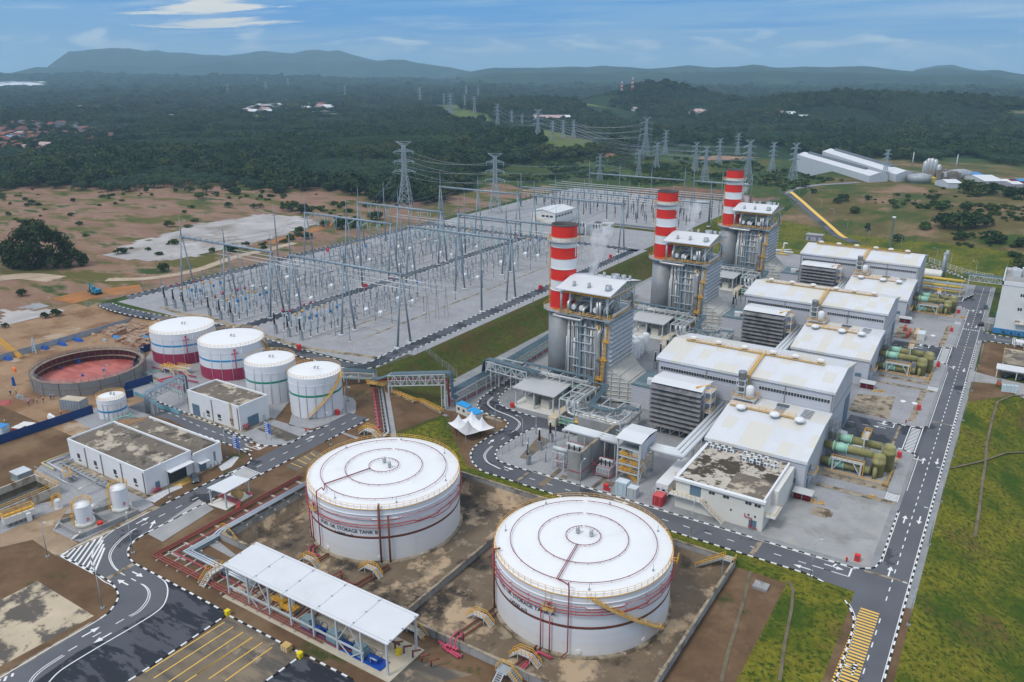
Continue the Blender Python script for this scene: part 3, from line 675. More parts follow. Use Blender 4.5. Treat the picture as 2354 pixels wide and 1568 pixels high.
bb=B()
Zv(bb,G_('M',ZS,(105,1100),(300,1165),(560,1205),(1000,1345),(1400,1470),(2100,1568))+G_('W',ZS,(480,250),),2.4,0.03)
for p,q_ in(((1640,1352),(2354,1115)),((400,1040),(1480,890)),((1110,815),(1900,985))):Zv(bb,G_('M',ZS,p,q_),0.9,0.03)
for k in Zb(26):
 y=214+k*6.6
 for xa,xb in((-309,-249),(-238,-196)):
  if k%5==4:continue
  Zv(bb,[(xa+(k*7%11),y,ZS),(xb-(k*5%9),y,ZS)],0.5,0.032)
Zv(bb,[(-196,205,ZS),(-196,392,ZS)],1.0,0.034)
bb.Za('cable_trench',Zz,kind='structure')
def ZW(name,pts,w,mat,lift,side=0.0):
 P=cr(pts,8);b=B();Lf=off_(P,w/2+side);Rt=off_(P,-w/2+side)
 m=4
 for i in Zb(len(P)-1):
  for j in Zb(m):
   qd=[]
   for a,c_,tt in((Lf[i],Rt[i],j/m),(Lf[i],Rt[i],(j+1)/m),(Lf[i+1],Rt[i+1],(j+1)/m),(Lf[i+1],Rt[i+1],j/m)):
    p=a.lerp(c_,tt);qd.append((p.x,p.y,zt(p.x,p.y)+lift))
   b.poly(qd[::-1])
 return b.Za(name,mat,kind='structure')
hr=[T('L',800,395),T('L',700,355),T('K',1960,790),T('K',1860,700),T('K',1700,560),T('K',1600,470),T('K',1500,398)]
ZW('road',hr,7.0,ZU,0.25);ZW('road_markings',hr[1:],2.6,QG,0.40,-1.6)
ZW('road',[T('K',1500,398),T('K',1530,372),T('K',1640,345),T('K',1760,325),T('K',1950,312),T('K',2150,300)],6,M('grey_track',(0.24,0.24,0.25),0.9,var=0.15),0.25)
ZW('path',[T('M',-400,850),T('M',0,835),T('M',400,768),T('M',700,668),T('M',900,610),T('M',1080,575),T('M',1330,510)],6,Qq,0.12)
ZW('path',[T('Z',0,640),T('Z',60,635),T('Z',130,642)],12,Qq,0.10)
ZW('path',[T('M',1100,520),T('M',1300,455),T('M',1500,390),T('M',1700,330),T('M',1820,300)],9,Qr,0.12)
ZW('path',[T('A',560,130),T('A',800,70),T('A',1000,45),T('A',1300,10)],16,Qr,0.10)
ZW('path',[T('O',1590,890),T('O',1650,810),T('O',1720,700),T('O',1820,620),T('O',1885,550)],14,m_site_s2:=M('cleared_track',(0.27,0.18,0.12),0.95,var=0.2,scale=0.05),0.4)
def Zt(name,pts,mat,lift,st=3.0):
 """a patch of other ground laid over the terrain"""
 b=B();xs=[p.x for p in pts];ys=[p.y for p in pts]
 def inside(x,y):
  c_=False;n=len(pts)
  for i in Zb(n):
   a,d=pts[i],pts[i-1]
   if(a.y>y)!=(d.y>y)and x<(d.x-a.x)*(y-a.y)/(d.y-a.y)+a.x:c_=not c_
  return c_
 nx,ny=int((max(xs)-min(xs))/st)+1,int((max(ys)-min(ys))/st)+1
 gx=min(xs)+st*np.arange(nx+1);gy=min(ys)+st*np.arange(ny+1)
 XX,YY=np.meshgrid(gx,gy);ZZ=zt_np(XX,YY)+lift
 for j in Zb(ny):
  for i in Zb(nx):
   jx=0.8*st*mnoise.noise((gx[i]*.11,gy[j]*.11,1));jy=0.8*st*mnoise.noise((gx[i]*.11,gy[j]*.11,9))
   if inside(gx[i]+st/2+jx*2,gy[j]+st/2+jy*2):
    b.poly([(gx[i+a],gy[j+c_],ZZ[j+c_,i+a])for a,c_ in((0,0),(1,0),(1,1),(0,1))])
 return b.Za(name,mat,kind='structure')
Zt('bare_ground',[T('M',*p)for p in((0,470),(450,330),(700,300),(1100,240),(1500,290),(1560,330),(1350,400),(1200,450),(800,560),(600,580),(400,640),(0,690),(-350,640),(-300,560))],QL,0.10,4.0)
Zt('bare_ground',[T('A',*p)for p in((170,190),(330,140),(430,165),(300,215))],ZH,0.1,1.5)
Zt('bare_ground',[T('A',*p)for p in((0,190),(250,230),(500,180),(550,240),(200,300),(0,380))],QL,0.08,2.5)
Zt('bare_ground',[T('K',*p)for p in((0,370),(500,330),(1000,380),(1400,440),(1100,480),(500,440),(0,400))],M('cut_bank_earth',(0.19,0.095,0.055),0.95,var=0.2,scale=0.1,layers=(((0.09,0.08,0.03),0.08,0.5,0.65,8),)),0.10,4.0)
for fx,pts in(('K',((640,70),(800,52),(1000,60),(1240,70),(1000,90),(760,95))),('Q',((490,515),(560,500),(640,520),(600,545),(520,545))),('Q',((870,640),(1080,610),(1100,640),(930,665))),('P',((1700,700),(1900,690),(2000,710),(1800,720)))):
 Zt('bare_ground',[T(fx,*p)for p in pts],M('pink_cleared_earth',(0.30,0.17,0.115),0.95,var=0.2,scale=0.05),0.15,5.0)
KB.Za('kerb',[QY,QA],kind='structure')
MK.Za('road_markings',[QA,QG],kind='structure')
Qb=M('grey_cladding',(0.50,0.51,0.555),0.55,var=0.05,scale=0.1,ribs=('Z',0.9),bump=0.12,layers=(((0.42,0.42,0.44),0.25,0.58,0.75,6,0.6,(1,1,.15)),))
QB=M('white_metal_roof',(0.66,0.67,0.70),0.45,var=0.05,scale=0.08,cells=((3.2,6.0,50),(0.66,0.635,0.575),0.40),ribs=('X',0.75),bump=0.35,layers=(((0.58,0.57,0.55),0.12,0.56,0.72,8,0.5),))
Zp=M('plain_white_roof',(0.66,0.67,0.69),0.5,var=0.04,scale=0.2,layers=(((0.56,0.56,0.56),0.15,0.58,0.75,8,0.6),))
QC=M('pale_grey_roof',(0.49,0.495,0.50),0.55,var=0.05,scale=0.2,layers=(((0.40,0.395,0.385),0.2,0.56,0.7,8,0.6),))
Zj=M('white_paint',(0.76,0.765,0.775),0.4,var=0.04,scale=0.3,layers=(((0.66,0.65,0.62),0.2,0.60,0.74,8,0.5,(1,1,.25)),))
Zn=M('cream_paint',(0.70,0.68,0.63),0.6,var=0.05,scale=0.2,layers=(((0.52,0.46,0.37),0.12,0.60,0.74,9,0.7,(1,1,.3)),))
m_stl=M('grey_steel',(0.33,0.37,0.41),0.5,0.25,var=0.12,scale=0.3)
Zs=M('galvanised_steel',(0.36,0.395,0.425),0.5,0.3,var=0.12,scale=0.4)
Zm=M('pale_painted_steel',(0.55,0.585,0.60),0.5,0.1,var=0.08,scale=0.3)
ZX=M('dark_grey_metal',(0.13,0.15,0.17),0.5,0.2,var=0.2,scale=0.4)
Zu=M('silver_pipe_cladding',(0.52,0.52,0.51),0.38,0.55,var=0.12,scale=0.4)
Zo=M('yellow_railing',(0.78,0.42,0.05),0.55,var=0.12,scale=0.5)
Zw=M('buff_walkway',(0.58,0.38,0.14),0.7,var=0.15,scale=0.4)
Qg=M('signal_red',(0.72,0.030,0.018),0.45,var=0.08,scale=0.25)
ZI=M('fire_pipe_red',(0.42,0.055,0.065),0.5,var=0.15)
ZN=M('rust_brown_pipe',(0.20,0.070,0.045),0.6,var=0.15)
ZT=M('pink_red_pipe',(0.50,0.075,0.13),0.5,var=0.12)
ZM=M('grey_concrete',(0.30,0.30,0.295),0.85,var=0.14,scale=0.25,layers=(((0.15,0.145,0.135),0.25,0.52,0.68,9,0.8,(1,1,.2)),((0.42,0.415,0.40),0.4,0.60,0.70,8)))
QT=M('stack_steel',(0.31,0.32,0.33),0.55,0.2,var=0.16,scale=0.25,layers=(((0.27,0.275,0.28),0.12,0.5,0.68,8,0.8,(1,1,.35)),((0.50,0.49,0.46),0.10,0.62,0.74,6,0.7,(1,1,.4))))
ZA=M('dark_louvre',(0.045,0.048,0.055),0.5,var=0.2)
m_filt=M('weathered_louvre_hood',(0.205,0.20,0.205),0.7,var=0.2,scale=0.5,layers=(((0.10,0.098,0.10),0.35,0.5,0.66,8),((0.30,0.28,0.27),0.5,0.6,0.72,8)))
Z6=M('blue_grey_door',(0.12,0.19,0.26),0.5,var=0.1)
Q0=M('casing_cream_panel',(0.52,0.51,0.48),0.6,var=0.08,scale=0.3,ribs=('X',1.2),bump=0.2)
QU=M('casing_white_panel',(0.60,0.62,0.64),0.5,var=0.06,scale=0.3)
ZK=M('pale_green_pipe',(0.26,0.47,0.36),0.45,var=0.12,scale=0.6)
m_grp=M('olive_glassfibre',(0.27,0.25,0.095),0.35,var=0.25,scale=0.35,layers=(((0.42,0.38,0.19),0.3,0.52,0.68,7),((0.155,0.135,0.05),0.5,0.55,0.7,7)))
QM=M('mint_valve',(0.34,0.60,0.47),0.4,var=0.1,scale=0.6)
m_orng=M('orange_crane_beam',(0.83,0.36,0.02),0.5,var=0.06)
Qh=M('black_insulator',(0.02,0.022,0.028),0.3,var=0.2)
m_brn=M('brown_insulator',(0.035,0.014,0.011),0.28,var=0.2)
QN=M('scaffold_tube',(0.22,0.23,0.25),0.5,0.3,var=0.2)
Z7=M('pale_blue_box',(0.50,0.62,0.68),0.5,var=0.06)
m_steam=None
UNIT0=[]
ORD=('nearest','middle','farthest')
SP=85.3
def unit(o,*labels):UNIT0.append((o,labels));return o
HX0,HX1,HY0,HY1=-84.2,-33.8,212.0,240.0
ZE,ZR,ZF,YR=18.2,20.4,17.8,226.0
h=Ze('turbine_hall','tall grey turbine hall with white ribbed roof, nearest of the three','building',((HX0+HX1)/2,(HY0+HY1)/2,0),'turbine halls in a row')
b=B()
b.poly([(HX0,HY0,0),(HX1,HY0,0),(HX1,HY0,ZE),(HX0,HY0,ZE)])
b.poly([(HX1,HY0,0),(HX1,HY1,0),(HX1,HY1,ZF),(HX1,YR,ZR),(HX1,HY0,ZE)])
b.poly([(HX0,HY1,0),(HX0,HY0,0),(HX0,HY0,ZE),(HX0,YR,ZR),(HX0,HY1,ZF)])
b.poly([(HX1,HY1,0),(HX0,HY1,0),(HX0,HY1,ZF),(HX1,HY1,ZF)])
b.Za('wall',Qb,h)
b=B()
for y0,z0,y1,z1 in((HY0-.5,ZE-.02,YR,ZR+.12),(YR,ZR+.12,HY1+.5,ZF-.02)):
 b.poly([(HX0-.4,y0,z0+.18),(HX1+.4,y0,z0+.18),(HX1+.4,y1,z1+.18),(HX0-.4,y1,z1+.18)])
 b.poly([(HX0-.4,y0,z0-.1),(HX0-.4,y1,z1-.1),(HX1+.4,y1,z1-.1),(HX1+.4,y0,z0-.1)])
 for x in(HX0-.4,HX1+.4):b.poly([(x,y0,z0-.45),(x,y1,z1-.45),(x,y1,z1+.18),(x,y0,z0+.18)])
b.poly([(HX0-.4,HY0-.5,ZE-.55),(HX1+.4,HY0-.5,ZE-.55),(HX1+.4,HY0-.5,ZE+.16),(HX0-.4,HY0-.5,ZE+.16)])
b.poly([(HX1+.4,HY1+.5,ZF-.55),(HX0-.4,HY1+.5,ZF-.55),(HX0-.4,HY1+.5,ZF+.16),(HX1+.4,HY1+.5,ZF+.16)])
roof=b.Za('roof',QB,h)
for x0,x1,n in((-83.1,-59.2,30),(-53.7,-34.6,24)):
 b=B();w_=(x1-x0)/n
 b.box(x0-.1,HY0-.05,14.75,x1+.1,HY0-.02,15.95)
 b.k=1
 for i in Zb(n):b.box(x0+w_*(i+.09),HY0-.12,14.9,x0+w_*(i+.91),HY0-.06,15.8)
 b.Za('louvre_band',[Zp,ZA],h)
b=B()
for x in(-84.0,-69,-59.0,-46.5,-34.1):b.box(x-.12,HY0-.2,0 if x<-60 else 11,x+.12,HY0-.02,ZE-.3)
for z in(9.2,):b.box(HX0,HY0-.07,z,HX1,HY0-.03,z+.12)
b.box(HX1+.02,HY0+1,11.8,HX1+.07,HY1-.5,12.05)
b.Za('downpipe',M('brown_grey_trim',(0.27,0.24,0.22),0.6,var=0.1),h)
b=B();b.box(HX1+.03,231.5,0,HX1+.12,238.5,9.2);b.Za('door',Z6,h)
b=B();b.box(-83.4+3,YR-1.3,ZR+.35,-39.5,YR-.6,ZR+.6);b.poly([(-57.2,YR-1,ZR+.55),(-56.2,YR-1,ZR+.55),(-56.2,HY0-.8,ZE+.6),(-57.2,HY0-.8,ZE+.6)])
b.box(-57.2,HY0-1.0,12.8,-56.2,HY0-.55,ZE+.6)
for x in Zb(-80,-40,4):b.box(x,YR-1.4,ZR-.1,x+.2,YR-.5,ZR+.5)
b.k=1
b.Zl([(-80.4,YR-1.35,ZR+.6),(-39.5,YR-1.35,ZR+.6)],1.0,2.0,.04);b.Zl([(-57.3,YR-1,ZR+.55),(-57.3,HY0-.8,ZE+.6)],1.0,2,.04);b.Zl([(-56.1,YR-1,ZR+.55),(-56.1,HY0-.8,ZE+.6)],1.0,2,.04)
b.Za('roof_walkway',[Zw,Zo],h)
def vent(par,x,y,z,k=1.0):
 b=B();b.Zg((x,y,z),[(.75*k,0),(.75*k,.55*k)],14);v_=b.Za('roof_vent',M('vent_collar_grey',(0.33,0.38,0.36),0.6),par)
 b=B();b.Zg((x,y,z+.55*k),[(1.05*k,0),(1.22*k,.12),(1.22*k,.42*k),(.85*k,.72*k),(.3*k,.84*k)],16);b.Za('vent_cap',Zj,v_)
for x in(-78.5,-70.5,-62.6,-54.2,-47.8,-40.8):vent(h,x,YR-.1,ZR+.35)
unit(h,'tall grey turbine hall with white ribbed roof, nearest the tanks','tall grey turbine hall with white ribbed roof, middle of the row of three','tall grey turbine hall with white ribbed roof, farthest, beside the grassy bank')
LX0_,LX1_,LY0,LY1=-59.2,-33.8,186.0,211.9
lh=Ze('steam_hall','','building',((LX0_+LX1_)/2,(LY0+LY1)/2,0),'low steam turbine halls')
b=B()
b.poly([(LX0_,LY0,0),(LX1_,LY0,0),(LX1_,LY0,9),(LX0_,LY0,9)])
b.poly([(LX1_-.05,LY0,0),(LX1_-.05,LY1,0),(LX1_-.05,LY1,12.1),(LX1_-.05,203,11.9),(LX1_-.05,LY0,9)])
b.poly([(LX0_,LY1,0),(LX0_,LY0,0),(LX0_,LY0,9),(LX0_,203,11.9),(LX0_,LY1,12.1)])
b.Za('wall',Qb,lh)
b=B()
b.poly([(LX0_-.3,LY0-.4,9.1),(LX1_+.3,LY0-.4,9.1),(LX1_+.3,203,12.05),(LX0_-.3,203,12.05)])
b.poly([(LX0_-.3,203,12.05),(LX1_+.3,203,12.05),(LX1_+.3,LY1,12.3),(LX0_-.3,LY1,12.3)])
b.poly([(LX0_-.3,LY0-.4,8.3),(LX1_+.3,LY0-.4,8.3),(LX1_+.3,LY0-.4,9.1),(LX0_-.3,LY0-.4,9.1)])
b.poly([(LX1_+.3,LY0-.4,8.3),(LX1_+.3,203,11.3),(LX1_+.3,203,12.05),(LX1_+.3,LY0-.4,9.1)])
b.poly([(LX1_+.3,203,11.3),(LX1_+.3,LY1,11.6),(LX1_+.3,LY1,12.3),(LX1_+.3,203,12.05)])
b.poly([(LX0_-.3,203,11.3),(LX0_-.3,LY0-.4,8.3),(LX0_-.3,LY0-.4,9.1),(LX0_-.3,203,12.05)])
b.Za('roof',QB,lh)
b=B();b.box(LX0_+.5,202.6,12.3,-41,203.3,12.5)
b.k=1;b.Zl([(LX0_+.5,202.5,12.5),(-41,202.5,12.5)],1.0,2,.04);b.Zl([(LX0_+.5,203.4,12.5),(-41,203.4,12.5)],1.0,2,.04)
b.Za('roof_walkway',[Zw,Zo],lh)
for x in(-55.3,-46.2,-39.7):vent(lh,x,201.6,11.9,1.15)
b=B();b.box(-47.8,209,12.32,-44.5,211,12.34)
for i in Zb(7):
 for x in(-47.5,-40.5):b.box(x,204.6+i*.9,12.36,x+2.8,204.85+i*.9,12.39)
b.Za('roof_light',ZX,lh)
b=B();b.box(LX1_-.03,189.5,.2,LX1_+.05,191,2.4);b.box(LX1_-.03,190,4.2,LX1_+.05,192.2,5.8);b.box(LX1_-4,LY0-.05,2.6,LX1_-2,LY0+.02,3.9);b.Za('door',Z6,lh)
b=B();b.box(LX1_,189,4.0,LX1_+1.8,192.8,4.15);b.k=1;b.Zl([(LX1_,189,4.15),(LX1_+1.8,189,4.15),(LX1_+1.8,192.8,4.15),(LX1_,192.8,4.15)],1.1,1.2,.05);b.Za('balcony',[Zs,Zo],lh)
unit(lh,'low white roofed hall joined to the nearest turbine hall, round roof vents','low white roofed hall joined to the middle turbine hall','low white roofed hall joined to the farthest turbine hall')
t=Ze('exhaust_tower','','tower',(-56,209,12.3),'exhaust towers on the low roofs')
b=B();b.box(-59.5,206.3,13.0,-53,211,13.15)
for x in(-59.2,-53.4):
 for y in(206.6,210.8):b.bar((x,y,12.1),(x,y,13),.25)
for x in(-58.8,-56.4):
 for y in(207.4,209.6):b.bar((x,y,13),(x,y,18),.2)
for z in(14.5,16.2,18):b.box(-58.9,207.3,z,-56.3,209.7,z+.15)
b.Za('frame',Zm,t)
b=B();b.Zg((-57.6,208.5,17.6),[(.7,-3),(.75,-.2),(1.1,.2),(1.1,2.3),(1.18,2.35),(1.18,2.9),(1.0,2.9)],16);b.Za('silencer',ZX if False else M('silencer_grey',(0.27,0.28,0.29),0.45,0.4),t)
b=B();b.Zg((-55,208,13.15),[(.2,.0),(1.15,.3),(1.15,3.2),(.8,3.7),(.2,3.85)],18);b.Za('tank',Zj,t)
b=B();b.Zl([(-59.5,206.3,13.15),(-53,206.3,13.15),(-53,211,13.15),(-59.5,211,13.15)],1.1,1.4,.05,True);b.Za('railing',Zo,t)
unit(t,'small steel tower with grey silencer and white tank, on the nearest low roof','small steel tower with silencer and white tank, on the middle low roof','small steel tower with silencer and white tank, on the farthest low roof')
fx0,fx1,fy0,fy1=-80.8,-65.6,199.4,208.5
f_=Ze('air_filter_house','','filter house',((fx0+fx1)/2,(fy0+fy1)/2,0),'air intake filter houses')
b=B();b.box(fx0+.3,fy0+1.2,3,fx1-.3,fy1,15.4);b.Za('casing',Qb,f_)
b=B();b.poly([(fx0,fy0-.2,15.5),(fx1,fy0-.2,15.5),(fx1,fy0+2.4,16.5),(fx0,fy0+2.4,16.5)]);b.poly([(fx0,fy0+2.4,16.5),(fx1,fy0+2.4,16.5),(fx1,fy1+.2,15.7),(fx0,fy1+.2,15.7)])
b.poly([(fx1,fy0-.2,14.4),(fx1,fy1+.2,14.6),(fx1,fy1+.2,15.7),(fx1,fy0+2.4,16.5),(fx1,fy0-.2,15.5)]);b.Za('roof',Zp,f_)
for i in Zb(9):
 z1=15.4-i*1.42
 b=B();b.poly([(fx0,fy0-1.0,z1-1.30),(fx1,fy0-1.0,z1-1.30),(fx1,fy0+1.15,z1),(fx0,fy0+1.15,z1)])
 b.poly([(fx0,fy0-1.0,z1-1.36),(fx0,fy0+1.15,z1-.06),(fx1,fy0+1.15,z1-.06),(fx1,fy0-1.0,z1-1.36)])
 b.poly([(fx0,fy0-1.0,z1-1.36),(fx1,fy0-1.0,z1-1.36),(fx1,fy0-1.0,z1-1.30),(fx0,fy0-1.0,z1-1.30)])
 b.Za('louvre_hood',m_filt,f_)
b=B()
for i in Zb(6):
 x=fx0+.5+i*(fx1-fx0-1)/5
 for y in(fy0+1.3,fy1-.4):b.bar((x,y,0),(x,y,3),.3)
 if i<5:b.bar((x,fy0+1.3,0),(x+2.8,fy0+1.3,3),.18)
b.Za('support_frame',Zm,f_)
b=B()
for x in(fx1+.3,fx1+2.0):
 for y in(fy0+1.5,fy0+5.5):b.bar((x,y,0),(x,y,15.2),.22)
for z in(3,6,9,12,15):b.box(fx1+.2,fy0+1.3,z,fx1+2.2,fy0+5.7,z+.12);b.bar((fx1+2,fy0+1.5,z),(fx1+2,fy0+5.5,z-3),.14)
b.k=1
for z in(3,6,9,12,15):b.Zl([(fx1+.3,fy0+1.4,z+.1),(fx1+2.1,fy0+1.4,z+.1),(fx1+2.1,fy0+5.6,z+.1)],1.0,1.1,.05)
b.bar((fx1-2.2,fy0+.8,16.3),(fx1+.8,fy0+4.2,16.4),.35)
b.Za('stair_tower',[Zm,Zo],f_)
unit(f_,'dark louvred air filter house before the nearest turbine hall','dark louvred air filter house before the middle turbine hall','dark louvred air filter house before the farthest turbine hall')
hb=Ze('recovery_boiler','','boiler house',(-107.5,219,0),'heat recovery boilers')
b=B();b.box(-114.8,211.4,0,-100.6,228.5,26.2);b.Za('casing',Q0,hb)
b=B();b.box(-100.6,211.6,12.2,-100.2,228.4,26.4)
for i in Zb(10):z=12.4+i*1.5;b.box(-100.2,211.4,z,-99.4,228.6,z+.22)
for i in Zb(15):y=212.4+i*1.12;b.box(-100.2,y,12.4,-99.9,y+.12,26.2)
b.Za('stiffened_panel',QU,hb)
b=B()
b.poly([(-100.6,211.8,12.2),(-93.0,214.2,6.6),(-93.0,225.8,6.6),(-100.6,228.2,12.2)])
b.poly([(-100.6,211.8,0.6),(-93.0,214.2,0.6),(-93.0,214.2,6.6),(-100.6,211.8,12.2)])
b.poly([(-93.0,225.8,0.6),(-100.6,228.2,.6),(-100.6,228.2,12.2),(-93.0,225.8,6.6)])
b.box(-93.0,214.2,.6,-86,225.8,6.6)
for i in Zb(7):
 z=1.4+i*1.45
 b.Zd([(-100.6,211.7,z),(-100.6+7.6*min(1,(12.2-z)/5.6 if z>6.6 else 1),211.7+2.4*min(1,(12.2-z)/5.6 if z>6.6 else 1),z)],.16,4,sm=False)
for i in Zb(3):k=(i+.5)/3;b.bar((-100.6+7.6*k,211.6+2.4*k,.6),(-100.6+7.6*k,211.6+2.4*k,12.2-5.6*k),.25);b.bar((-100.6+7.6*k,211.6+2.4*k,12.3-5.6*k),(-100.6+7.6*k,228.4-2.4*k,12.3-5.6*k),.25)
for i in Zb(18):y=212.5+i*.92;b.bar((-100.4,y,12.2),(-93.2,214.4+i*.65,6.75),.1)
b.Za('inlet_duct',M('duct_cream',(0.56,0.55,0.51),0.55,var=0.06,scale=0.4),hb)
b=B();b.box(-117.2,208.6,27.4,-99.0,229.5,27.75)
for i in Zb(9):x=-116.5+i*2.1;b.bar((x,208.8,27.3),(x,211.3,24.8),.16)
for x in(-114.4,-110,-106,-101.0):
 for y in(211.2,228.7):b.bar((x,y,0),(x,y,27.4),.38)
b.Za('platform',Zs,hb)
b=B();b.Zl([(-117.2,208.6,27.75),(-99,208.6,27.75),(-99,229.5,27.75),(-117.2,229.5,27.75)],1.1,1.6,.05,True);b.Za('railing',Zo,hb)
b=B();b.poly([(-117.4,207.8,35.9),(-98.6,207.8,35.9),(-98.6,219,38.2),(-117.4,219,38.2)]);b.poly([(-117.4,219,38.2),(-98.6,219,38.2),(-98.6,230.4,36.0),(-117.4,230.4,36.0)])
b.poly([(-117.4,207.8,35.6),(-117.4,219,37.9),(-98.6,219,37.9),(-98.6,207.8,35.6)]);b.poly([(-117.4,219,37.9),(-117.4,230.4,35.7),(-98.6,230.4,35.7),(-98.6,219,37.9)])
b.poly([(-117.4,207.8,35.6),(-98.6,207.8,35.6),(-98.6,207.8,35.9),(-117.4,207.8,35.9)])
rf=b.Za('roof',Zp,hb)
for x,y,r in((-112.6,211,.5),(-107.6,211.3,.5),(-101.2,211.6,.95),(-112,224.5,.55),(-109.3,225,.5),(-105.6,224.5,.7),(-104.2,222.6,1.35),(-102.3,224.6,.8),(-100.5,225.4,.4)):
 z=38.2-abs(y-219)*.2;b=B();b.Zg((x,y,z-.1),[(r*1.15,0),(r*1.05,.5),(r,.55),(r,1.5),(r*.9,1.5),(r*.88,.9)],14);b.Za('vent_pipe',Zs,rf)
b=B()
for x in(-98.8,-117.2):
 for i in Zb(10):
  y0,y1=208+i*2.2,208+(i+1)*2.2;z0,z1=37.9-abs(y0-219)*.2,37.9-abs(y1-219)*.2
  b.bar((x,y0,35.4),(x,y1,z1),.14);b.bar((x,y0,z0),(x,y0,35.4),.14)
 b.bar((x,208,35.4),(x,230,35.4),.18)
for x in(-113.6,-106.2,-100.8):
 for y in(210.4,219,228):b.bar((x,y,27.7),(x,y,35.6),.55)
for y in(210.4,228):b.bar((-113.6,y,35.1),(-100.8,y,35.1),.3)
b.Za('roof_frame',Zm,hb)
b=B();b.Zd(cr([(-114.8,208.9,34.9),(-102,208.9,34.9),(-100,209.4,34.9),(-99.2,211.5,34.9),(-99.2,226,34.9)],3),.28,4,sm=False);b.Za('crane_rail',m_orng,hb)
for i,x in Zf((-112.4,-109.6,-104.8)):
 b=B();b.Zd([(x,210.6,29.9),(x,211.1,29.9),(x,222.6,29.9),(x,223,29.9)],1.0,14);d_=b.Za('steam_drum',Zu,hb)
 b=B();b.Zd([(x,210.2,29.9),(x,210.62,29.9)],.75,12,r2=.95);b.Za('drum_end',Zj,d_)
b=B();rnd=random.Random(3)
for p in([(-113.6,209.4,27.9),(-113.6,209.4,31.5),(-113.6,214,32.6),(-113.6,218,32.6)],[(-108.2,209.2,27.9),(-108.2,209.2,30),(-108,213,30.8),(-108,219,31)],[(-102.6,209.2,27.9),(-102.6,209.2,33.2)],[(-103.6,209.4,27.9),(-103.6,209.4,32.6),(-105,214,32.6)],[(-101.8,210.5,27.9),(-101.8,210.5,30.5),(-99.8,212,34)],[(-100.2,222,35.2),(-98.9,225,33),(-98.9,225,28)]):b.Zd(p,.42,8)
b.Zd(cr([(-117.6,209.5,27.2),(-117.8,208.2,27.1),(-117,207.5,27.1),(-109.5,207.3,27.0),(-108.3,207.4,27.1),(-108.2,208.6,27.4)],4),.42,8)
b.Zd([(-116.5,210,27.8),(-116.5,210,34.2),(-114.5,214,34.2),(-112.5,216,34.2),(-112.5,216,37)],.38,8)
b.Zd([(-99.6,212,28.6),(-99.6,222,29.0),(-99.8,226,30)],.55,8)
for i in Zb(14):
 x=-114+rnd.random()*13;y=211+rnd.random()*14;z=28+rnd.random()*.5
 b.Zd([(x,y,z),(x,y,z+1+rnd.random()*2),(x+rnd.choice((-2,2)),y+rnd.random(),z+3)],.16,6)
for i in Zb(6):y=212+i*2.4;b.Zd([(-115,y,32+(i%3)*.4),(-101,y+.4,32+(i%3)*.4)],.2,6)
b.Za('steam_pipe',Zu,hb)
b=B()
for i in Zb(22):b.Zh((-115+rnd.random()*15,209.3+rnd.random()*6,27.8),.5+rnd.random()*.6,.5+rnd.random()*.6,.8+rnd.random()*1.2,rnd.random())
b.Za('valve_gear',ZX,hb)
b=B()
for i in Zb(12):b.Zh((-115+rnd.random()*15,209.2+rnd.random()*2.4,28.2),.5,.5,.7,rnd.random())
b.Za('actuator',Zo,hb)
b=B()
for i in Zb(30):
 x=-114.6+i*.47
 if i in(9,10,17):continue
 r=rnd.choice((.12,.16,.16,.24,.3));z1=rnd.choice((26.5,26.5,24,20,26.5));y=210.9-rnd.random()*.5
 pts=[(x,y,1.2),(x,y,z1)]
 if i%7==3:pts=[(x,y,1.2),(x,y,19),(x-.7,y,20.5),(x-.7,y,26)]
 b.Zd(pts,r,6)
b.Za('downcomer',Zu,hb)
b=B()
for i in Zb(9):z=2.6+i*2.7;x0=-114.8+rnd.random()*5;b.box(x0,209.9,z,x0+4+rnd.random()*4,210.3,z+.22)
for i in Zb(5):x=-114+i*3.1;b.box(x,210.5,1,x+.3,210.9,27)
b.Za('pipe_support',Zm,hb)
b=B();b.box(-109.9,209.9,1,-109.1,210.6,27);b.box(-100.9,208.6,27.0,-99.2,228,27.35);b.Za('cable_tray',M('blue_grey_tray',(0.20,0.28,0.34),0.5,0.2,var=0.15),hb)
b=B()
for x,z0,z1 in((-103.3,1.5,8.5),(-101.6,7,15),(-101.0,13,20.5),(-100.2,20,27),(-103.4,20,26)):
 for k in(-.35,.35):b.bar((x+k,210.1,z0),(x+k,210.1,z1),.12)
 for j in Zb(int((z1-z0)/.5)):b.bar((x-.35,210.1,z0+j*.5),(x+.35,210.1,z0+j*.5),.1)
 for j in Zb(int((z1-z0)/1.5)):b.Zd([(x-.4,210,z0+j*1.5+1),(x-.3,209.4,z0+j*1.5+1),(x+.3,209.4,z0+j*1.5+1),(x+.4,210,z0+j*1.5+1)],.06,4,sm=False)
for x,z in((-102.4,8),(-101.2,14.5),(-100.6,20.5)):b.box(x-1,209.4,z,x+1,210.7,z+.15);b.Zl([(x-1,209.4,z+.1),(x+1,209.4,z+.1)],1.0,1,.06)
b.Za('caged_ladder',Zo,hb)
b=B();b.Zd(cr([(-103.2,210.2,14),(-103.2,209.9,18),(-103.2,209.9,22.2),(-103,210.4,23.5),(-103,211.4,23.8)],3),.75,10);b.Za('vent_duct',Zu,hb)
unit(hb,'steel heat recovery boiler with pitched roof, beside chimney marked 1','steel heat recovery boiler with pitched roof, beside chimney marked 2','steel heat recovery boiler with pitched roof, beside chimney marked 3')
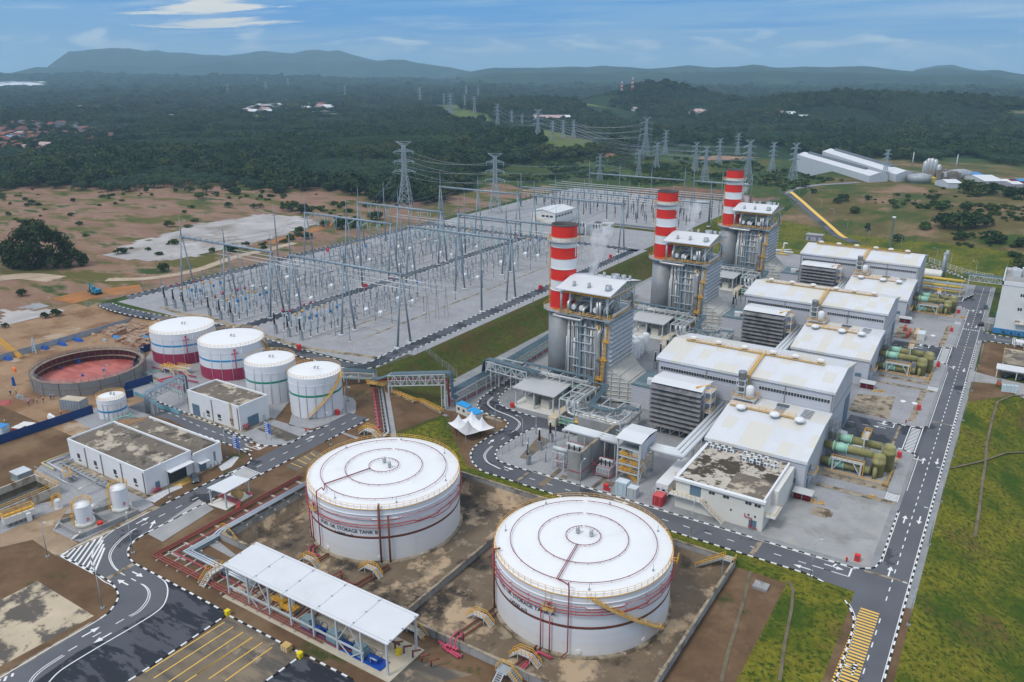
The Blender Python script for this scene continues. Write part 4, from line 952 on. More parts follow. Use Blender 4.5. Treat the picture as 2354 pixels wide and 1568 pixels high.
def text_mesh(s,size,extr=0.0):
 cu=bpy.data.curves.new('lettering','FONT');cu.body=s;cu.size=size;cu.align_x='CENTER';cu.align_y='CENTER';cu.resolution_u=3;cu.offset=0.012*size
 o=bpy.data.objects.new('lettering',cu);COL.objects.link(o)
 dg=bpy.context.evaluated_depsgraph_get();me=bpy.data.meshes.new_from_object(o.evaluated_get(dg))
 V=[v.co.copy()for v in me.vertices];Fs=[tuple(p.vertices)for p in me.polygons]
 bpy.data.objects.remove(o);bpy.data.curves.remove(cu);bpy.data.meshes.remove(me)
 return V,Fs
def wrap_text(b,s,size,c,r,ang,z,arc_sub=0.6):
 """lettering laid round a cylinder of radius r about c, centred on the bearing ang"""
 V,Fs=text_mesh(s,size)
 bm=bmesh.new();vs=[bm.verts.new(v)for v in V]
 for f in Fs:
  try:bm.faces.new([vs[i]for i in f])
  except ValueError:pass
 xs=[v.x for v in V];x=min(xs)+arc_sub
 while x<max(xs):
  bmesh.ops.bisect_plane(bm,geom=bm.verts[:]+bm.edges[:]+bm.faces[:],plane_co=(x,0,0),plane_no=(1,0,0));x+=arc_sub
 bm.verts.index_update();n0=len(b.v)
 for v in bm.verts:
  a=ang+v.co.x/r
  b.v.append((c[0]+r*math.cos(a),c[1]+r*math.sin(a),z+v.co.y))
 for f in bm.faces:b.q(tuple(n0+v.index for v in f.verts))
 bm.free()
CHX,CHY=-121.0,219.2
def chimney(num,delta,label):
 x,y=CHX,CHY+delta;fp=(CHX+4.1*sY,CHY-4.1*cY);zg=top('J',560,160,fp)
 ch=Ze('chimney',label,'chimney',(x,y,0),'red and white banded chimneys')
 b=B();b.Zg((x,y,0),[(4.55,0),(4.5,26.3)],36);b.Za('steel_base',QT,ch)
 b=B();b.Zg((x,y,26.3),[(4.4,-1.2),(6.3,0),(6.3,.25),(3.9,.25)],36)
 b.Zg((x,y,zg),[(4.1,-.7),(5.5,0),(5.5,.2),(4.0,.2)],36)
 b.Za('gallery',Zs,ch)
 b=B()
 for rr,z in((6.25,26.5),(5.45,zg+.2)):b.Zl([(x+rr*math.cos(2*math.pi*i/20),y+rr*math.sin(2*math.pi*i/20),z)for i in Zb(20)],1.15,1.9,.05,True)
 for an in(R(120),R(200)):
  px_,py_=x+4.5*math.cos(an),y+4.5*math.sin(an)
  for k in(-.4,.4):b.bar((px_+k*math.sin(an),py_-k*math.cos(an),27),(px_+k*math.sin(an),py_-k*math.cos(an),50),.14)
  for j in Zb(12):b.bar((px_-.4*math.sin(an),py_+.4*math.cos(an),28+j*1.8),(px_+.4*math.sin(an),py_-.4*math.cos(an),28+j*1.8),.14)
 b.Za('railing',Zo,ch)
 b=B()
 zz=[top('J',560,v,fp)for v in(712,610,512,412,315,212,118,20)]
 zz[0]=26.5
 for i,(z0,z1)in Zf(zip(zz,zz[1:])):
  b.k=i%2
  r0=4.12
  b.Zg((x,y,0),[(r0,z0),(r0,z1)],40,cap=False)
  b.Zg((x,y,0),[(r0,z0-.12),(r0+.14,z0-.1),(r0+.14,z0+.1),(r0,z0+.12)],40,cap=False)
 b.k=2
 zt_=zz[-1]
 b.Zg((x,y,0),[(4.12,zt_),(4.25,zt_+.05),(4.25,zt_+.35),(3.9,zt_+.35),(3.85,zt_-.8)],40,cap=False)
 n0=b.add([(x+3.85*math.cos(2*math.pi*j/40),y+3.85*math.sin(2*math.pi*j/40),zt_-.8)for j in Zb(40)]);b.q(tuple(Zb(n0,n0+40)))
 b.Za('banded_flue',[Qg,Zj,M('sooty_rim',(0.10,0.095,0.095),0.8,var=0.25)],ch)
 b=B();zc_=(zz[4]+zz[5])/2
 ang=0
 wrap_text(b,num,4.4,(x,y),4.2,ang,zc_,.3);b.Za('number',Zj,ch)
chimney('1',0,'red and white banded chimney marked 1, nearest of the three')
chimney('2',SP,'red and white banded chimney marked 2, middle of the three')
chimney('3',2*SP,'red and white banded chimney marked 3, farthest of the three')
s=Ze('pump_shelter','','shelter',(-116,200,0),'feed pump shelters')
b=B();b.poly([(-124.2,193.6,6.2),(-109.2,193.6,6.2),(-109.2,207.6,6.9),(-124.2,207.6,6.9)]);b.poly([(-124.2,193.6,5.9),(-124.2,207.6,6.6),(-109.2,207.6,6.6),(-109.2,193.6,5.9)])
for p,q_ in(((-124.2,193.6,5.9),(-109.2,193.6,5.9)),((-109.2,193.6,5.9),(-109.2,207.6,6.6)),((-124.2,207.6,6.6),(-124.2,193.6,5.9))):b.poly([p,q_,(q_[0],q_[1],q_[2]+.3),(p[0],p[1],p[2]+.3)])
b.Za('roof',QC,s)
for x in(-123.4,-116.8,-110):
 for y in(194.6,200.5,206.8):b=B();b.bar((x,y,0),(x,y,6.1),.45);b.Za('post',Zm,s)
b=B();b.box(-124.5,193.2,0,-109,208,.2);b.Za('floor',Zn,s)
unit(s,'open pump shelter with pale flat roof, beside the bending road','open pump shelter with pale flat roof, between the first two boilers','open pump shelter with pale flat roof, between the last two boilers')
p_=Ze('feed_pump','','pump',(-114,198,.2),'pumps under the shelters')
b=B();b.box(-115.6,196.6,.2,-112.6,199.6,3.0);b.box(-115.2,199.6,.2,-113,202.2,2.0);b.Za('motor',M('pump_cream',(0.58,0.56,0.50),0.5),p_)
b=B();b.Zd([(-114.2,202.2,1.4),(-114.2,204.6,1.4),(-114.2,205.2,3.4),(-114.2,206.2,5)],.4,8);b.Za('pipe',Zu,p_)
UNIT0.append((p_,('pump under the nearest shelter, right hand of two',)+tuple('pump under the %s shelter, right hand of two'%k for k in ORD[1:])))
sn=Zq(p_);o=dup(p_,sn,(-5.3,0,0));UNIT0.append((o,tuple('pump under the %s shelter, left hand of two'%k for k in ORD)))
pm=Ze('pipe_module','','pipe frame',(-95,196,0),'pipe frames before the boilers')
b=B()
X=[-104.5,-99.5,-94.5,-89.5,-84.8];
for i,x in Zf(X):
 zt2=8.6 if i<2 else 6.2
 for y in(188.6,195.5,202):b.bar((x,y,0),(x,y,zt2),.34)
 for z in(3.2,zt2):b.bar((x,188.6,z),(x,202,z),.28)
 if i<len(X)-1:
  z2=8.6 if i<1 else 6.2
  for y in(188.6,195.5,202):
   for z in(3.2,z2):b.bar((x,y,z),(X[i+1],y,z),.28)
  b.bar((x,188.6,3.2),(X[i+1],188.6,z2),.2);b.bar((x,188.6,z2),(X[i+1],195.5,z2),.2)
b.Za('frame',Zm,pm)
b=B()
for i in Zb(3):b.Zd(cr([(-103.6+i*1.6,206,7.2),(-103.6+i*1.6,193.5,7.2),(-103.4+i*1.6,191.4+i*.3,6.6),(-103+i*1.6,190.8+i*.4,5.2),(-102.2+i*1.4,190.4+i*.5,4.0),(-100,190.2+i*1.2,3.8),(-92,190.2+i*1.2,3.8),(-87.4+i*.5,190.4+i*1.2,3.8),(-86+i*.5,192.5+i,3.8),(-86+i*.5,203,3.8)],3),.55,10)
b.Za('steam_line',Zu,pm)
b=B()
for i in Zb(5):b.Zd([(-104,187.4+i*.5,1.6+(i%2)),(-83,187.4+i*.5,1.6+(i%2))],.2,6)
b.Za('water_line',ZK,pm)
b=B();b.Zl([(-99,188.2,3.2),(-92,188.2,3.2)],1.1,1.3,.06);b.box(-99,187,3.05,-92,188.4,3.2);b.Za('walkway',Zo,pm)
unit(pm,'white steel frame carrying silver pipes, before the nearest boiler','white steel frame carrying silver pipes, before the middle boiler','white steel frame carrying silver pipes, before the farthest boiler')
cb=B()
for i in Zb(5):
 o_=i*.32
 cb.Zd(cr([(-128,206.2+o_,9.4),(-106,206.2+o_,9.4),(-103.5,206+o_,9.4),(-103+o_,204,9.4),(-101+o_,203.2,9.5),(-98+o_,203+o_,9.5),(-97+o_,201+o_,9.2),(-97+o_,193+o_,7.4),(-96+o_,191.5+o_,7.2),(-90,191.4+o_,7.0),(-89+o_,194,7),(-87,196+o_,7),(-83,196.4+o_,7)],2),.16,5)
unit(tag(cb.Za('cable_run',M('dark_blue_cable',(0.10,0.155,0.19),0.5,var=0.2),loc=(-100,200,8)),'','cable run','cable runs over the pipe frames'),'bundle of dark cables looping over the nearest pipe frame','bundle of dark cables looping over the middle pipe frame','bundle of dark cables looping over the farthest pipe frame')
pr=Ze('pipe_rack','','pipe rack',(-115,208,0),'racks along the boiler fronts')
b=B()
for i in Zb(8):
 x=-136+i*4.6
 if x>-103:break
 for y in(203.9,207.0):b.bar((x,y,0),(x,y,9.2),.3)
 for z in(6.2,7.6,9.1):b.bar((x,203.9,z),(x,207,z),.24)
for y in(203.9,207.0):
 for z in(6.2,9.1):b.bar((-138,y,z),(-103,y,z),.26)
for i in Zb(8):x=-136+i*4.6;b.bar((x,203.9,6.2),(x+4.6,203.9,9.1),.16)if x<-104 else None
b.Za('frame',Zm,pr)
b=B()
for i in Zb(6):b.Zd([(-138,204.2+i*.45,7.9),(-103,204.2+i*.45,7.9)],.16,5)
b.Za('pipe',Zu,pr)
b=B()
for i in Zb(4):b.Zd([(-138,204.3+i*.6,6.5),(-104,204.3+i*.6,6.5)],.2,5)
b.Za('green_pipe',ZK,pr)
unit(pr,'long steel pipe rack crossing before chimney 1','long steel pipe rack crossing before chimney 2','long steel pipe rack crossing before chimney 3')
ge=Ze('turbine_enclosure','','enclosure',(-88.5,220,0),'gas turbine enclosures')
b=B();b.box(-92.9,213.4,0,-84.6,226.5,7.2);b.Za('wall',Qb,ge)
b=B();b.box(-93.1,213.2,7.2,-84.4,226.7,7.4);b.k=1;b.Zl([(-93,213.3,7.4),(-84.6,213.3,7.4)],1.0,1.5,.05);b.Za('roof',[M('teal_roof',(0.12,0.19,0.22),0.55,var=0.15),Zs],ge)
b=B();b.Zh((-88,217,7.4),2.2,2.2,1.6,.3);b.Zd([(-88,217,8.2),(-86,219,8.2)],.8,8);b.Za('fan',Zj,ge)
unit(ge,'grey turbine enclosure with teal roof, between nearest boiler and hall','grey turbine enclosure with teal roof, between middle boiler and hall','grey turbine enclosure with teal roof, between farthest boiler and hall')
ct=Ze('shipping_container','','container',(-103.5,190,0),'buff containers by the pipe frames')
b=B();b.box(-107.4,187,0,-104.8,197,2.7);b.Za('body',M('buff_container',(0.60,0.50,0.34),0.6,var=0.08,ribs=('Y',.5),bump=.3),ct)
b=B();b.box(-106.8,186.94,.3,-105.4,186.99,2.3);b.Za('door',Zn,ct)
unit(ct,'buff container beside the nearest pipe frame','buff container beside the middle pipe frame','buff container beside the farthest pipe frame')
bd=Ze('bus_duct','','duct',(-61,195,0),'white bus ducts')
for i in Zb(3):
 b=B();o_=i*1.25
 b.Zd([(-63.2+o_,211.9,8.6),(-63.2+o_,175.4-o_,8.6),(-69.6,175.4-o_,8.6)],.56,12);b.Za('duct',M('duct_white',(0.64,0.665,0.685),0.4,var=0.05),bd)
b=B()
for y in(180,188,196,204):
 for x in(-63.6,-60.2):b.bar((x,y,0),(x,y,8),.28)
 b.bar((-63.8,y,7.9),(-60,y,7.9),.3)
b.Za('support',Zm,bd)
unit(bd,'three white bus ducts running from the nearest turbine hall to the crane tower','three white bus ducts beside the middle low hall','three white bus ducts beside the farthest low hall')
cw=Ze('cooling_pipework','','pipework',(-25,210,0),'cooling water pipework')
for y,zp in((212.6,5.6),(207.3,5.2),(205.0,1.6)):
 xe=-20.4 if y>210 else-21.6
 b=B();b.Zd([(-33.7,y,zp),(xe,y,zp)],1.05,14)
 for x in(-31,-27.5,-24.2):b.Zd([(x,y,zp),(x+.3,y,zp)],1.2,14)
 pi_=b.Za('water_pipe',m_grp,cw)
 b=B();b.Zd([(-31.6,y,zp),(-27.8,y,zp)],1.16,14);b.Zd([(-31.5,y,zp),(-31.2,y,zp)],1.45,14);b.Zd([(-28.1,y,zp),(-27.8,y,zp)],1.45,14);b.Za('valve',QM,pi_)
for x,y,zt2 in((-20.0,206.6,5.4),(-18.4,211.2,6.6)):
 b=B();b.Zg((x,y,0),[(1.6,0),(1.6,zt2-2),(1.75,zt2-1.9),(1.75,zt2-1.2),(1.6,zt2-1.1),(1.6,zt2),(1.3,zt2+.5),(.3,zt2+.8)],18)
 if x<-19:b.Zd([(x-.4,y-1.4,2.6),(x-.3,y-2.4,2.4),(x-.3,y-2.6,.2)],.5,10)
 b.Za('riser',m_grp,cw)
b=B()
for x in(-30.5,-23.6):
 for y in(203.4,209.6):b.bar((x,y,0),(x,y,3.4),.4)
b.box(-31,203.2,3.3,-23.2,204.6,3.5);b.box(-31,208.6,3.3,-23.2,209.6,3.5);b.bar((-23.6,203.4,.2),(-25.6,203.4,3.3),.25);b.bar((-30.5,203.4,.2),(-28.5,203.4,3.3),.25)
b.box(-25.4,208.6,3.5,-23.4,214.6,3.7)
for y in(208.8,214.4):b.bar((-24.4,y,3.5),(-24.4,y,8.2),.3)
b.box(-25.2,209,8.0,-23.6,214.4,8.2)
b.Za('access_frame',Zm,cw)
b=B();b.Zl([(-31,203.2,3.5),(-23.2,203.2,3.5)],1.1,1.2,.06);b.Zl([(-25.4,208.6,3.7),(-23.4,208.6,3.7),(-23.4,214.6,3.7)],1.1,1.2,.06);b.Zl([(-25.2,209,8.2),(-23.6,209,8.2),(-23.6,214.4,8.2),(-25.2,214.4,8.2)],1.1,1,.06,True)
b.Zl([(-32,201.2,.1),(-16.8,201.2,.1),(-16.8,209.4,.1)],1.1,1.2,.06)
for k in(0,.6):b.bar((-23.0,203.4+k,0),(-23.0,203.4+k,4.5),.14)
for j in Zb(9):b.bar((-23,203.4,.4+j*.45),(-23,204,.4+j*.45),.1)
b.Za('railing',Zo,cw)
unit(cw,'olive cooling water pipes with mint valves, outside the nearest low hall','olive cooling water pipes with mint valves, outside the middle low hall','olive cooling water pipes with mint valves, outside the farthest low hall')
sca=B();rs=random.Random(5)
for i in Zb(5):
 for j in Zb(3):
  x,y=-33.2+j*1.1,207.5+i*1.1;sca.bar((x,y,0),(x,y,9+rs.random()*3),.07)
for z in Zb(1,12,2):
 for j in Zb(3):sca.bar((-33.2+j*1.1,207,z),(-33.2+j*1.1,212.4,z+rs.random()*.3),.06)
 for i in Zb(5):sca.bar((-33.4,207.5+i*1.1,z),(-30.8,207.5+i*1.1,z),.06);sca.bar((-33,207.5+i,z),(-31,208.5+i,z+2),.05)
unit(tag(sca.Za('scaffold',QN,loc=(-32,210,0)),'','scaffold','scaffolds at the hall corners'),'tube scaffold at the corner of the nearest turbine hall','tube scaffold at the corner of the middle turbine hall','tube scaffold at the corner of the farthest turbine hall')
gr=Ze('cylinder_rack','','gas rack',(-33.2,184,0),'racks of red gas cylinders')
b=B()
for i in Zb(12):
 for j in Zb(3):b.cyl((-35.1+i*.34,183.1+j*.4,.1),.14,1.6,7)
b.Za('gas_cylinder',M('cylinder_red',(0.24,0.02,0.03),0.4,var=0.2),gr)
b=B();b.poly([(-35.6,182.4,2.0),(-30.8,182.4,2.0),(-30.8,184.9,2.5),(-35.6,184.9,2.5)]);b.poly([(-35.6,182.4,1.92),(-35.6,184.9,2.42),(-30.8,184.9,2.42),(-30.8,182.4,1.92)]);b.Za('roof',QC,gr)
b=B()
for x in(-35.4,-33.2,-31):b.bar((x,182.6,0),(x,182.6,2),.1);b.bar((x,184.7,0),(x,184.7,2.4),.1)
b.Za('frame',Zs,gr)
unit(gr,'rack of red gas cylinders under a small roof, foot of the nearest low hall','rack of red gas cylinders under a small roof, foot of the middle low hall','rack of red gas cylinders under a small roof, foot of the farthest low hall')
def QD(x,y,zb,hgt,group,label,mat=None):
 """a tall dark cable bushing on its steel stand"""
 t=Ze('bushing',label,'bushing',(x,y,zb),group)
 b=B();b.bar((x-.4,y,zb),(x-.4,y,zb+hgt*.42),.2);b.bar((x+.4,y,zb),(x+.4,y,zb+hgt*.42),.2);b.box(x-.55,y-.5,zb+hgt*.42,x+.55,y+.5,zb+hgt*.46);b.Zh((x+.5,y+.4,zb),.5,.5,hgt*.4)
 for j in Zb(4):b.bar((x-.4,y,zb+j*hgt*.1),(x+.4,y,zb+j*hgt*.1),.1)
 b.Za('stand',Zs,t)
 b=B();pr_=[]
 z0,z1=hgt*.46,hgt*.96
 for i in Zb(17):r=(.44-.2*i/16)*(1 if i%2 else .74);pr_.append((r,z0+(z1-z0)*i/16))
 b.Zg((x,y,zb),pr_,10);b.Za('insulator',mat or m_brn,t)
 b=B();b.Zg((x,y,zb+hgt*.96),[(.1,0),(.1,.2),(.55,.22),(.55,.34),(.1,.34)],10);b.Za('ring',Zm,t)
 return t
for i,(dx,dy)in Zf(((0,0),(2.6,3.4),(5.2,6.8))):
 t=QD(-84.5+dx-6.5,178-12+dy,0,6.4,'black bushings by the transformers','')
 bpy.data.objects.remove(t.children[0])if False else None
 t['label']=''
 UNIT0.append((t,None))
for(t,_),(bx,by)in zip(UNIT0[-3:],(((484,825)),((590,690)),((690,620)))):
 p=g('H',bx,by);t.location=(p.x,p.y,0)
for t,_ in UNIT0[-3:]:pass
BUSH=[t for t,_ in UNIT0[-3:]];UNIT0=UNIT0[:-3]
for t,w_ in zip(BUSH,('first','second','third')):t['label']='%s dark bushing from the road bend, in the gravel corner'%w_
for k,o_ in((1,'middle'),(2,'farthest')):
 for j,t in Zf(BUSH):
  dup(t,Zq(t),(0,SP*k-0,0),'%s dark bushing from the left beside the %s pipe frame'%(('first','second','third')[j],o_))
for o,labels in UNIT0:
 sn=Zq(o)
 if labels is None:continue
 o['label']=labels[0]
 for k in(1,2):dup(o,sn,(0,SP*k,0),labels[k])
def block(b,f,pts,z0,z1):b.prism([g(f,x,y,z1)for x,y in pts],z0,z1)
CX0,CX1,CY0,CY1,CZ=-58.4,-37.4,163.6,185.3,8.2
c_=Ze('control_building','cream flat roofed control building with peeling dark roof and outside stair','building',(-48,174,0))
b=B();b.box(CX0,CY0,0,CX1,CY1,CZ-.9);b.box(CX1,CY0+7,0,CX1+1.2,CY1,CZ-.9);b.Za('wall',Zn,c_)
m_peel=M('peeling_roof_felt',(0.50,0.445,0.375),0.9,var=0.1,scale=0.4,layers=(((0.065,0.050,0.036),0.20,0.485,0.515,10),((0.10,0.075,0.05),0.5,0.56,0.60,9),((0.36,0.35,0.33),0.14,0.60,0.62,9)),bump=0.2)
Qs=M('mossy_flat_roof',(0.17,0.14,0.108),0.95,var=0.25,scale=0.2,layers=(((0.47,0.40,0.31),0.13,0.525,0.575,10),((0.085,0.07,0.055),0.2,0.54,0.62,9),((0.26,0.255,0.245),0.5,0.62,0.66,8)),bump=0.2)
b=B();b.box(CX0+.4,CY0+.5,CZ-.9,CX1-.4,CY1,CZ-.45);b.Za('roof',m_peel,c_)
b=B();b.box(-47,CY0+.6,CZ-.449,CX1-.5,174,CZ-.442)
b.Za('roof_patch',Qs,c_)
b=B()
b.box(CX0-.5,CY0-.6,CZ-.95,CX1+.3,CY0+.45,CZ-.35);b.box(CX1-.42,CY0+.45,CZ-.9,CX1+.02,CY1,CZ-.1);b.box(CX0-.4,CY0+.45,CZ-.9,CX0+.42,CY1,CZ-.2)
b.Za('parapet',Zj,c_)
b=B();b.box(-54.9,CY0-.05,4.3,-52.2,CY0+.02,7);b.box(-40.5,CY0-.05,.2,-38.7,CY0+.02,2.3);b.Za('door',Z6,c_)
for x in(-49.6,-46.2,-41,-38.9):b=B();b.box(x-.7,CY0-.04,5.9,x-.05,CY0+.02,6.6);b.box(x+.05,CY0-.04,5.9,x+.7,CY0+.02,6.6);b.Za('window',ZA,c_)
for x in(-45,-40.9,-39.4,-51):b=B();b.box(x,CY0-.04,3.1,x+.4,CY0+.02,3.6);b.Za('vent',ZA,c_)
b=B();b.box(CX0-1,CY0-1.9,3.9,-51.6,CY0,4.2);b.ZC((-46.0,CY0-1.2,0),(-51.6,CY0-1.2,4.1),1.3)
for y in(CY0-1.85,CY0-.55):b.poly([(-46,y,0),(-46,y,.25),(-51.6,y,4.2),(-51.6,y,3.9)])
b.box(CX1,CY0+1,3.4,CX1+2.4,CY0+7,3.7)
b.Za('landing',Zn,c_)
b=B();b.Zl([(CX0-1,CY0-.1,4.2),(CX0-1,CY0-1.85,4.2),(-51.6,CY0-1.85,4.2),(-46,CY0-1.85,.1)],1.05,1.2,.045);b.Zl([(CX1+.1,CY0+1,3.7),(CX1+2.3,CY0+1,3.7),(CX1+2.3,CY0+7,3.7)],1.05,1.2,.045)
for k in(-.3,.3):b.bar((CX0-.6,CY0+1+k,4),(CX0-.6,CY0+1+k,CZ+.6),.08)
for j in Zb(9):b.bar((CX0-.6,CY0+.7,4.2+j*.5),(CX0-.6,CY0+1.3,4.2+j*.5),.06)
b.Za('railing',Zw,c_)
b=B();b.box(CX1-.3,CY0+6,0,CX1+.02,CY0+6.2,7);b.Zd([(-39.9,CY0-.2,.4),(-39.9,CY0-.2,2.8),(-41.5,CY0-.2,2.8),(-41.5,CY0-.2,3.6)],.1,6);b.Zd([(-40.5,CY0-.4,.6),(-38.4,CY0-.4,.6)],.12,6);b.Za('fire_riser',ZI,c_)
ac=Ze('condenser_unit','white air conditioning unit on the peeling roof, in two rows by the hall','air conditioner',(0,0,0),'air conditioning units on the control building roof')
b=B();b.box(-.48,-.2,0,.48,.2,.85);b.Za('case',Zj,ac)
b=B();b.Zg((0,0,0),[(.3,0),(.3,.04)],10);fan=b.Za('fan',ZX,ac);fan.rotation_euler=(math.pi/2,0,0);fan.location=(-.08,-.2,.45)
sn=Zq(ac);first=True
for x0,y0,n,dx in((-56.6,183.2,4,1.75),(-57.6,184.6,4,1.75),(-47.2,182.9,5,1.75),(-48.2,184.3,4,1.75),(-47.4,180.6,5,1.75),(-48.6,182,3,1.75)):
 for i in Zb(n):
  p=(x0+i*dx,y0,CZ-.44)
  if first:ac.location=p;first=False
  else:dup(ac,sn,loc=p)
b=B();b.box(-57.8,183.75,CZ-.44,-50.6,184.1,CZ-.2);b.Za('cable_tray',MATS['blue_grey_tray'],c_)
b=B();b.box(-48.6,181.25,CZ-.44,-39,181.6,CZ-.2);b.Za('cable_tray',MATS['blue_grey_tray'],c_)
t=Ze('crane_tower','open white steel tower with pitched roof and zigzag yellow stairs, over the white ducts','tower',(-73,173,0))
tx0,tx1,ty0,ty1,th=-76.2,-70.2,168.6,177.6,12.2
b=B()
for x in(tx0,tx1):
 for y in(ty0,173,ty1):b.bar((x,y,0),(x,y,th-1 if y!=173 else th-.3),.36)
for z in(2.4,4.6,6.8,9):
 for y in(ty0,ty1):b.bar((tx0,y,z),(tx1,y,z),.28)
 for x in(tx0,tx1):b.bar((x,ty0,z),(x,ty1,z),.28)
b.bar((tx1,ty0,0),(tx1,173,4.6),.2);b.bar((tx1,ty1,0),(tx1,173,4.6),.2)
b.Za('frame',Zm,t)
b=B();b.poly([(tx0-.6,ty0-.6,th-.6),(tx1+.6,ty0-.6,th-.6),(tx1+.6,173,th),(tx0-.6,173,th)]);b.poly([(tx0-.6,173,th),(tx1+.6,173,th),(tx1+.6,ty1+.6,th-.6),(tx0-.6,ty1+.6,th-.6)])
b.poly([(tx0-.6,ty0-.6,th-.75),(tx0-.6,ty1+.6,th-.75),(tx1+.6,ty1+.6,th-.75),(tx1+.6,ty0-.6,th-.75)])
b.Za('roof',Zp,t)
b=B();b.box(tx1+.2,ty0-.4,7.2,tx1+.5,ty1+.4,th-.75);b.Za('side_wall',Qb,t)
b=B();b.box(tx0,ty0,8.9,tx1,ty1,9.0);b.Za('deck',Zs,t)
b=B()
for i,(z0,z1)in Zf(((.1,2.4),(2.4,4.6),(4.6,6.8))):
 a,e=((tx1-.6,z0),(tx0+1.6,z1))if i%2==0 else((tx0+1.6,z0),(tx1-.6,z1))
 b.ZC((a[0],ty0+1,a[1]),(e[0],ty0+1,e[1]),1.0);b.Zl([(a[0],ty0+.4,a[1]),(e[0],ty0+.4,e[1])],1.0,1.1,.06)
for z in(2.4,4.6,6.8):b.Zl([(tx0,ty0,z),(tx1,ty0,z),(tx1,ty1,z)],1.1,1.2,.06);b.box(tx0,ty0,z-.05,tx0+1.6,ty0+3,z+.05)
b.Za('stair',Zo,t)
b=B();b.Zd([(tx0+.8,ty0+2,10.2),(tx1-.6,ty0+2,10.2)],.55,10);b.Zd([(tx0+.8,ty0+4,10.2),(tx1-.6,ty0+4,10.2)],.5,10);b.Za('breaker',M('pump_cream',(0.58,0.56,0.50),0.5),t)
bd=Ze('bus_duct','three white bus ducts from the crane tower through the blast wall to the transformer','duct',(-84,175,8),'white bus ducts')
for i in Zb(3):
 b=B();y=175.4-i*1.25;b.Zd([(-76.4,y,7.7),(-93.5,y+.3,7.7),(-94.6,y+.3,7.0)],.58,12);b.Za('duct',MATS['duct_white'],bd)
b=B()
for i in Zb(4):y=175.6-i*.0;b.bar((-88+i*3,173,0),(-88+i*3,173,7.1),.22)
b.Za('support',Zm,bd)
bw=Ze('blast_wall','tall stained concrete blast wall beside the transformers','wall',(-83.5,172,0))
b=B();b.box(-83.9,161.9,0,-83.2,182.2,8.0);b.box(-87,161.9,0,-83.9,162.6,7.9);b.Za('wall',ZM,bw)
b=B();b.box(-94.6,181.4,0,-83.9,182.1,8.0);b.Za('return_wall',ZM,bw)
b=B();b.box(-83.95,162.6,8.0,-83.15,182.2,8.12);b.Za('coping',Zz,bw)
b=B();b.Zd([(-87,161.7,2.6),(-83.2,161.7,2.6),(-83,163,2.6),(-83,178,2.6)],.08,5);b.Za('hydrant_pipe',ZI,bw)
b=B();b.box(-83.0,178,0,-77,178.5,4.5);tag(b.Za('blast_wall',ZM,loc=(-80,178,0)),'low concrete wall behind the crane tower, rust streaked top','wall')
def ZO(name,label,x,y,z,s=1.0,group='large transformers',pink=True):
 t=Ze(name,label,'transformer',(x,y,z),group)
 b=B();b.box(x-2.2*s,y-1.6*s,z+.4*s,x+2.2*s,y+1.6*s,z+3.4*s);b.Za('tank',Q1,t)
 b=B()
 for k in(-1,1):
  for i in Zb(9):b.box(x-2.1*s+i*.5*s,y+k*1.7*s,z+.8*s,x-1.8*s+i*.5*s,y+k*2.7*s,z+3.2*s)
 b.Za('radiator',Zm,t)
 b=B();b.Zd([(x-2.6*s,y+.6*s,z+4.6*s),(x+2.0*s,y+.6*s,z+4.6*s)],.55*s,12);b.bar((x-2*s,y+.6*s,z+3.3*s),(x-2*s,y+.6*s,z+4.3*s),.15*s);b.bar((x+1.6*s,y+.6*s,z+3.3*s),(x+1.6*s,y+.6*s,z+4.3*s),.15*s);b.Za('conservator',Zm,t)
 for i in Zb(3):
  b=B();pr_=[((.28 if j%2 else .2)*s*(1-j*.03),3.4*s+j*.2*s)for j in Zb(11)];b.Zg((x-1.4*s+i*1.4*s,y-.7*s,z),pr_,8);b.Za('bushing',m_brn,t)
 if pink:
  b=B()
  for zz_ in(z+1.4*s,z+4.2*s):b.Zd([(x-3*s,y-2.9*s,zz_),(x+3*s,y-2.9*s,zz_),(x+3*s,y+2.9*s,zz_),(x-3*s,y+2.9*s,zz_)],.07*s,5,closed=True)
  for a,c2 in((-3,-2.9),(3,-2.9),(3,2.9),(-3,2.9)):b.bar((x+a*s,y+c2*s,z),(x+a*s,y+c2*s,z+4.3*s),.14*s)
  b.Za('sprinkler_pipe',ZT,t)
 return t
Q1=M('transformer_grey',(0.42,0.44,0.45),0.5,0.1,var=0.1)
ZO('transformer','large grey transformer with radiators in a bay behind the concrete blast wall pier',-88.5,169,0,1.15)
ZO('transformer','grey transformer between the blast wall and the crane tower',-79.3,168.8,0,.85)
ZO('transformer','grey transformer among the pipes before the middle boiler',-89.5,260,0,1.0)
ZO('transformer','grey transformer among the pipes before the farthest boiler',-89.5,345,0,1.0)
sf=B();x0,y0=-92.8,164.3
for x in(x0,x0+3.4):
 for y in(y0,y0+2):sf.bar((x,y,0),(x,y,5),.26)
for z in(2.6,5):sf.bar((x0,y0,z),(x0+3.4,y0,z),.22);sf.bar((x0,y0,z),(x0,y0+2,z),.2);sf.bar((x0+3.4,y0,z),(x0+3.4,y0+2,z),.2)
sf.Zd([(x0-.3,y0+1,5.6),(x0+3.9,y0+1,5.6)],.6,12)
tag(sf.Za('oil_tank_frame',Zm,loc=(x0,y0,0)),'white cylinder on a steel frame left of the concrete pier','tank')
for i,(hx,hy,hh)in Zf(((648,800,7.5),(738,665,6),(825,580,7),(487,828,8.4),(560,540,5.4),(860,620,6),(905,560,7))):
 p=g('H',hx,hy);b=B();b.cyl((p.x,p.y,0),.16,hh*.55,8);b.Zg((p.x,p.y,hh*.55),[((.2 if j%2 else .13),j*hh*.05)for j in Zb(10)],8);o=b.Za('post_insulator',Zs,loc=p)
 tag(o,'slim grey post insulator in the gravel corner by the transformer','insulator','post insulators by the transformer')
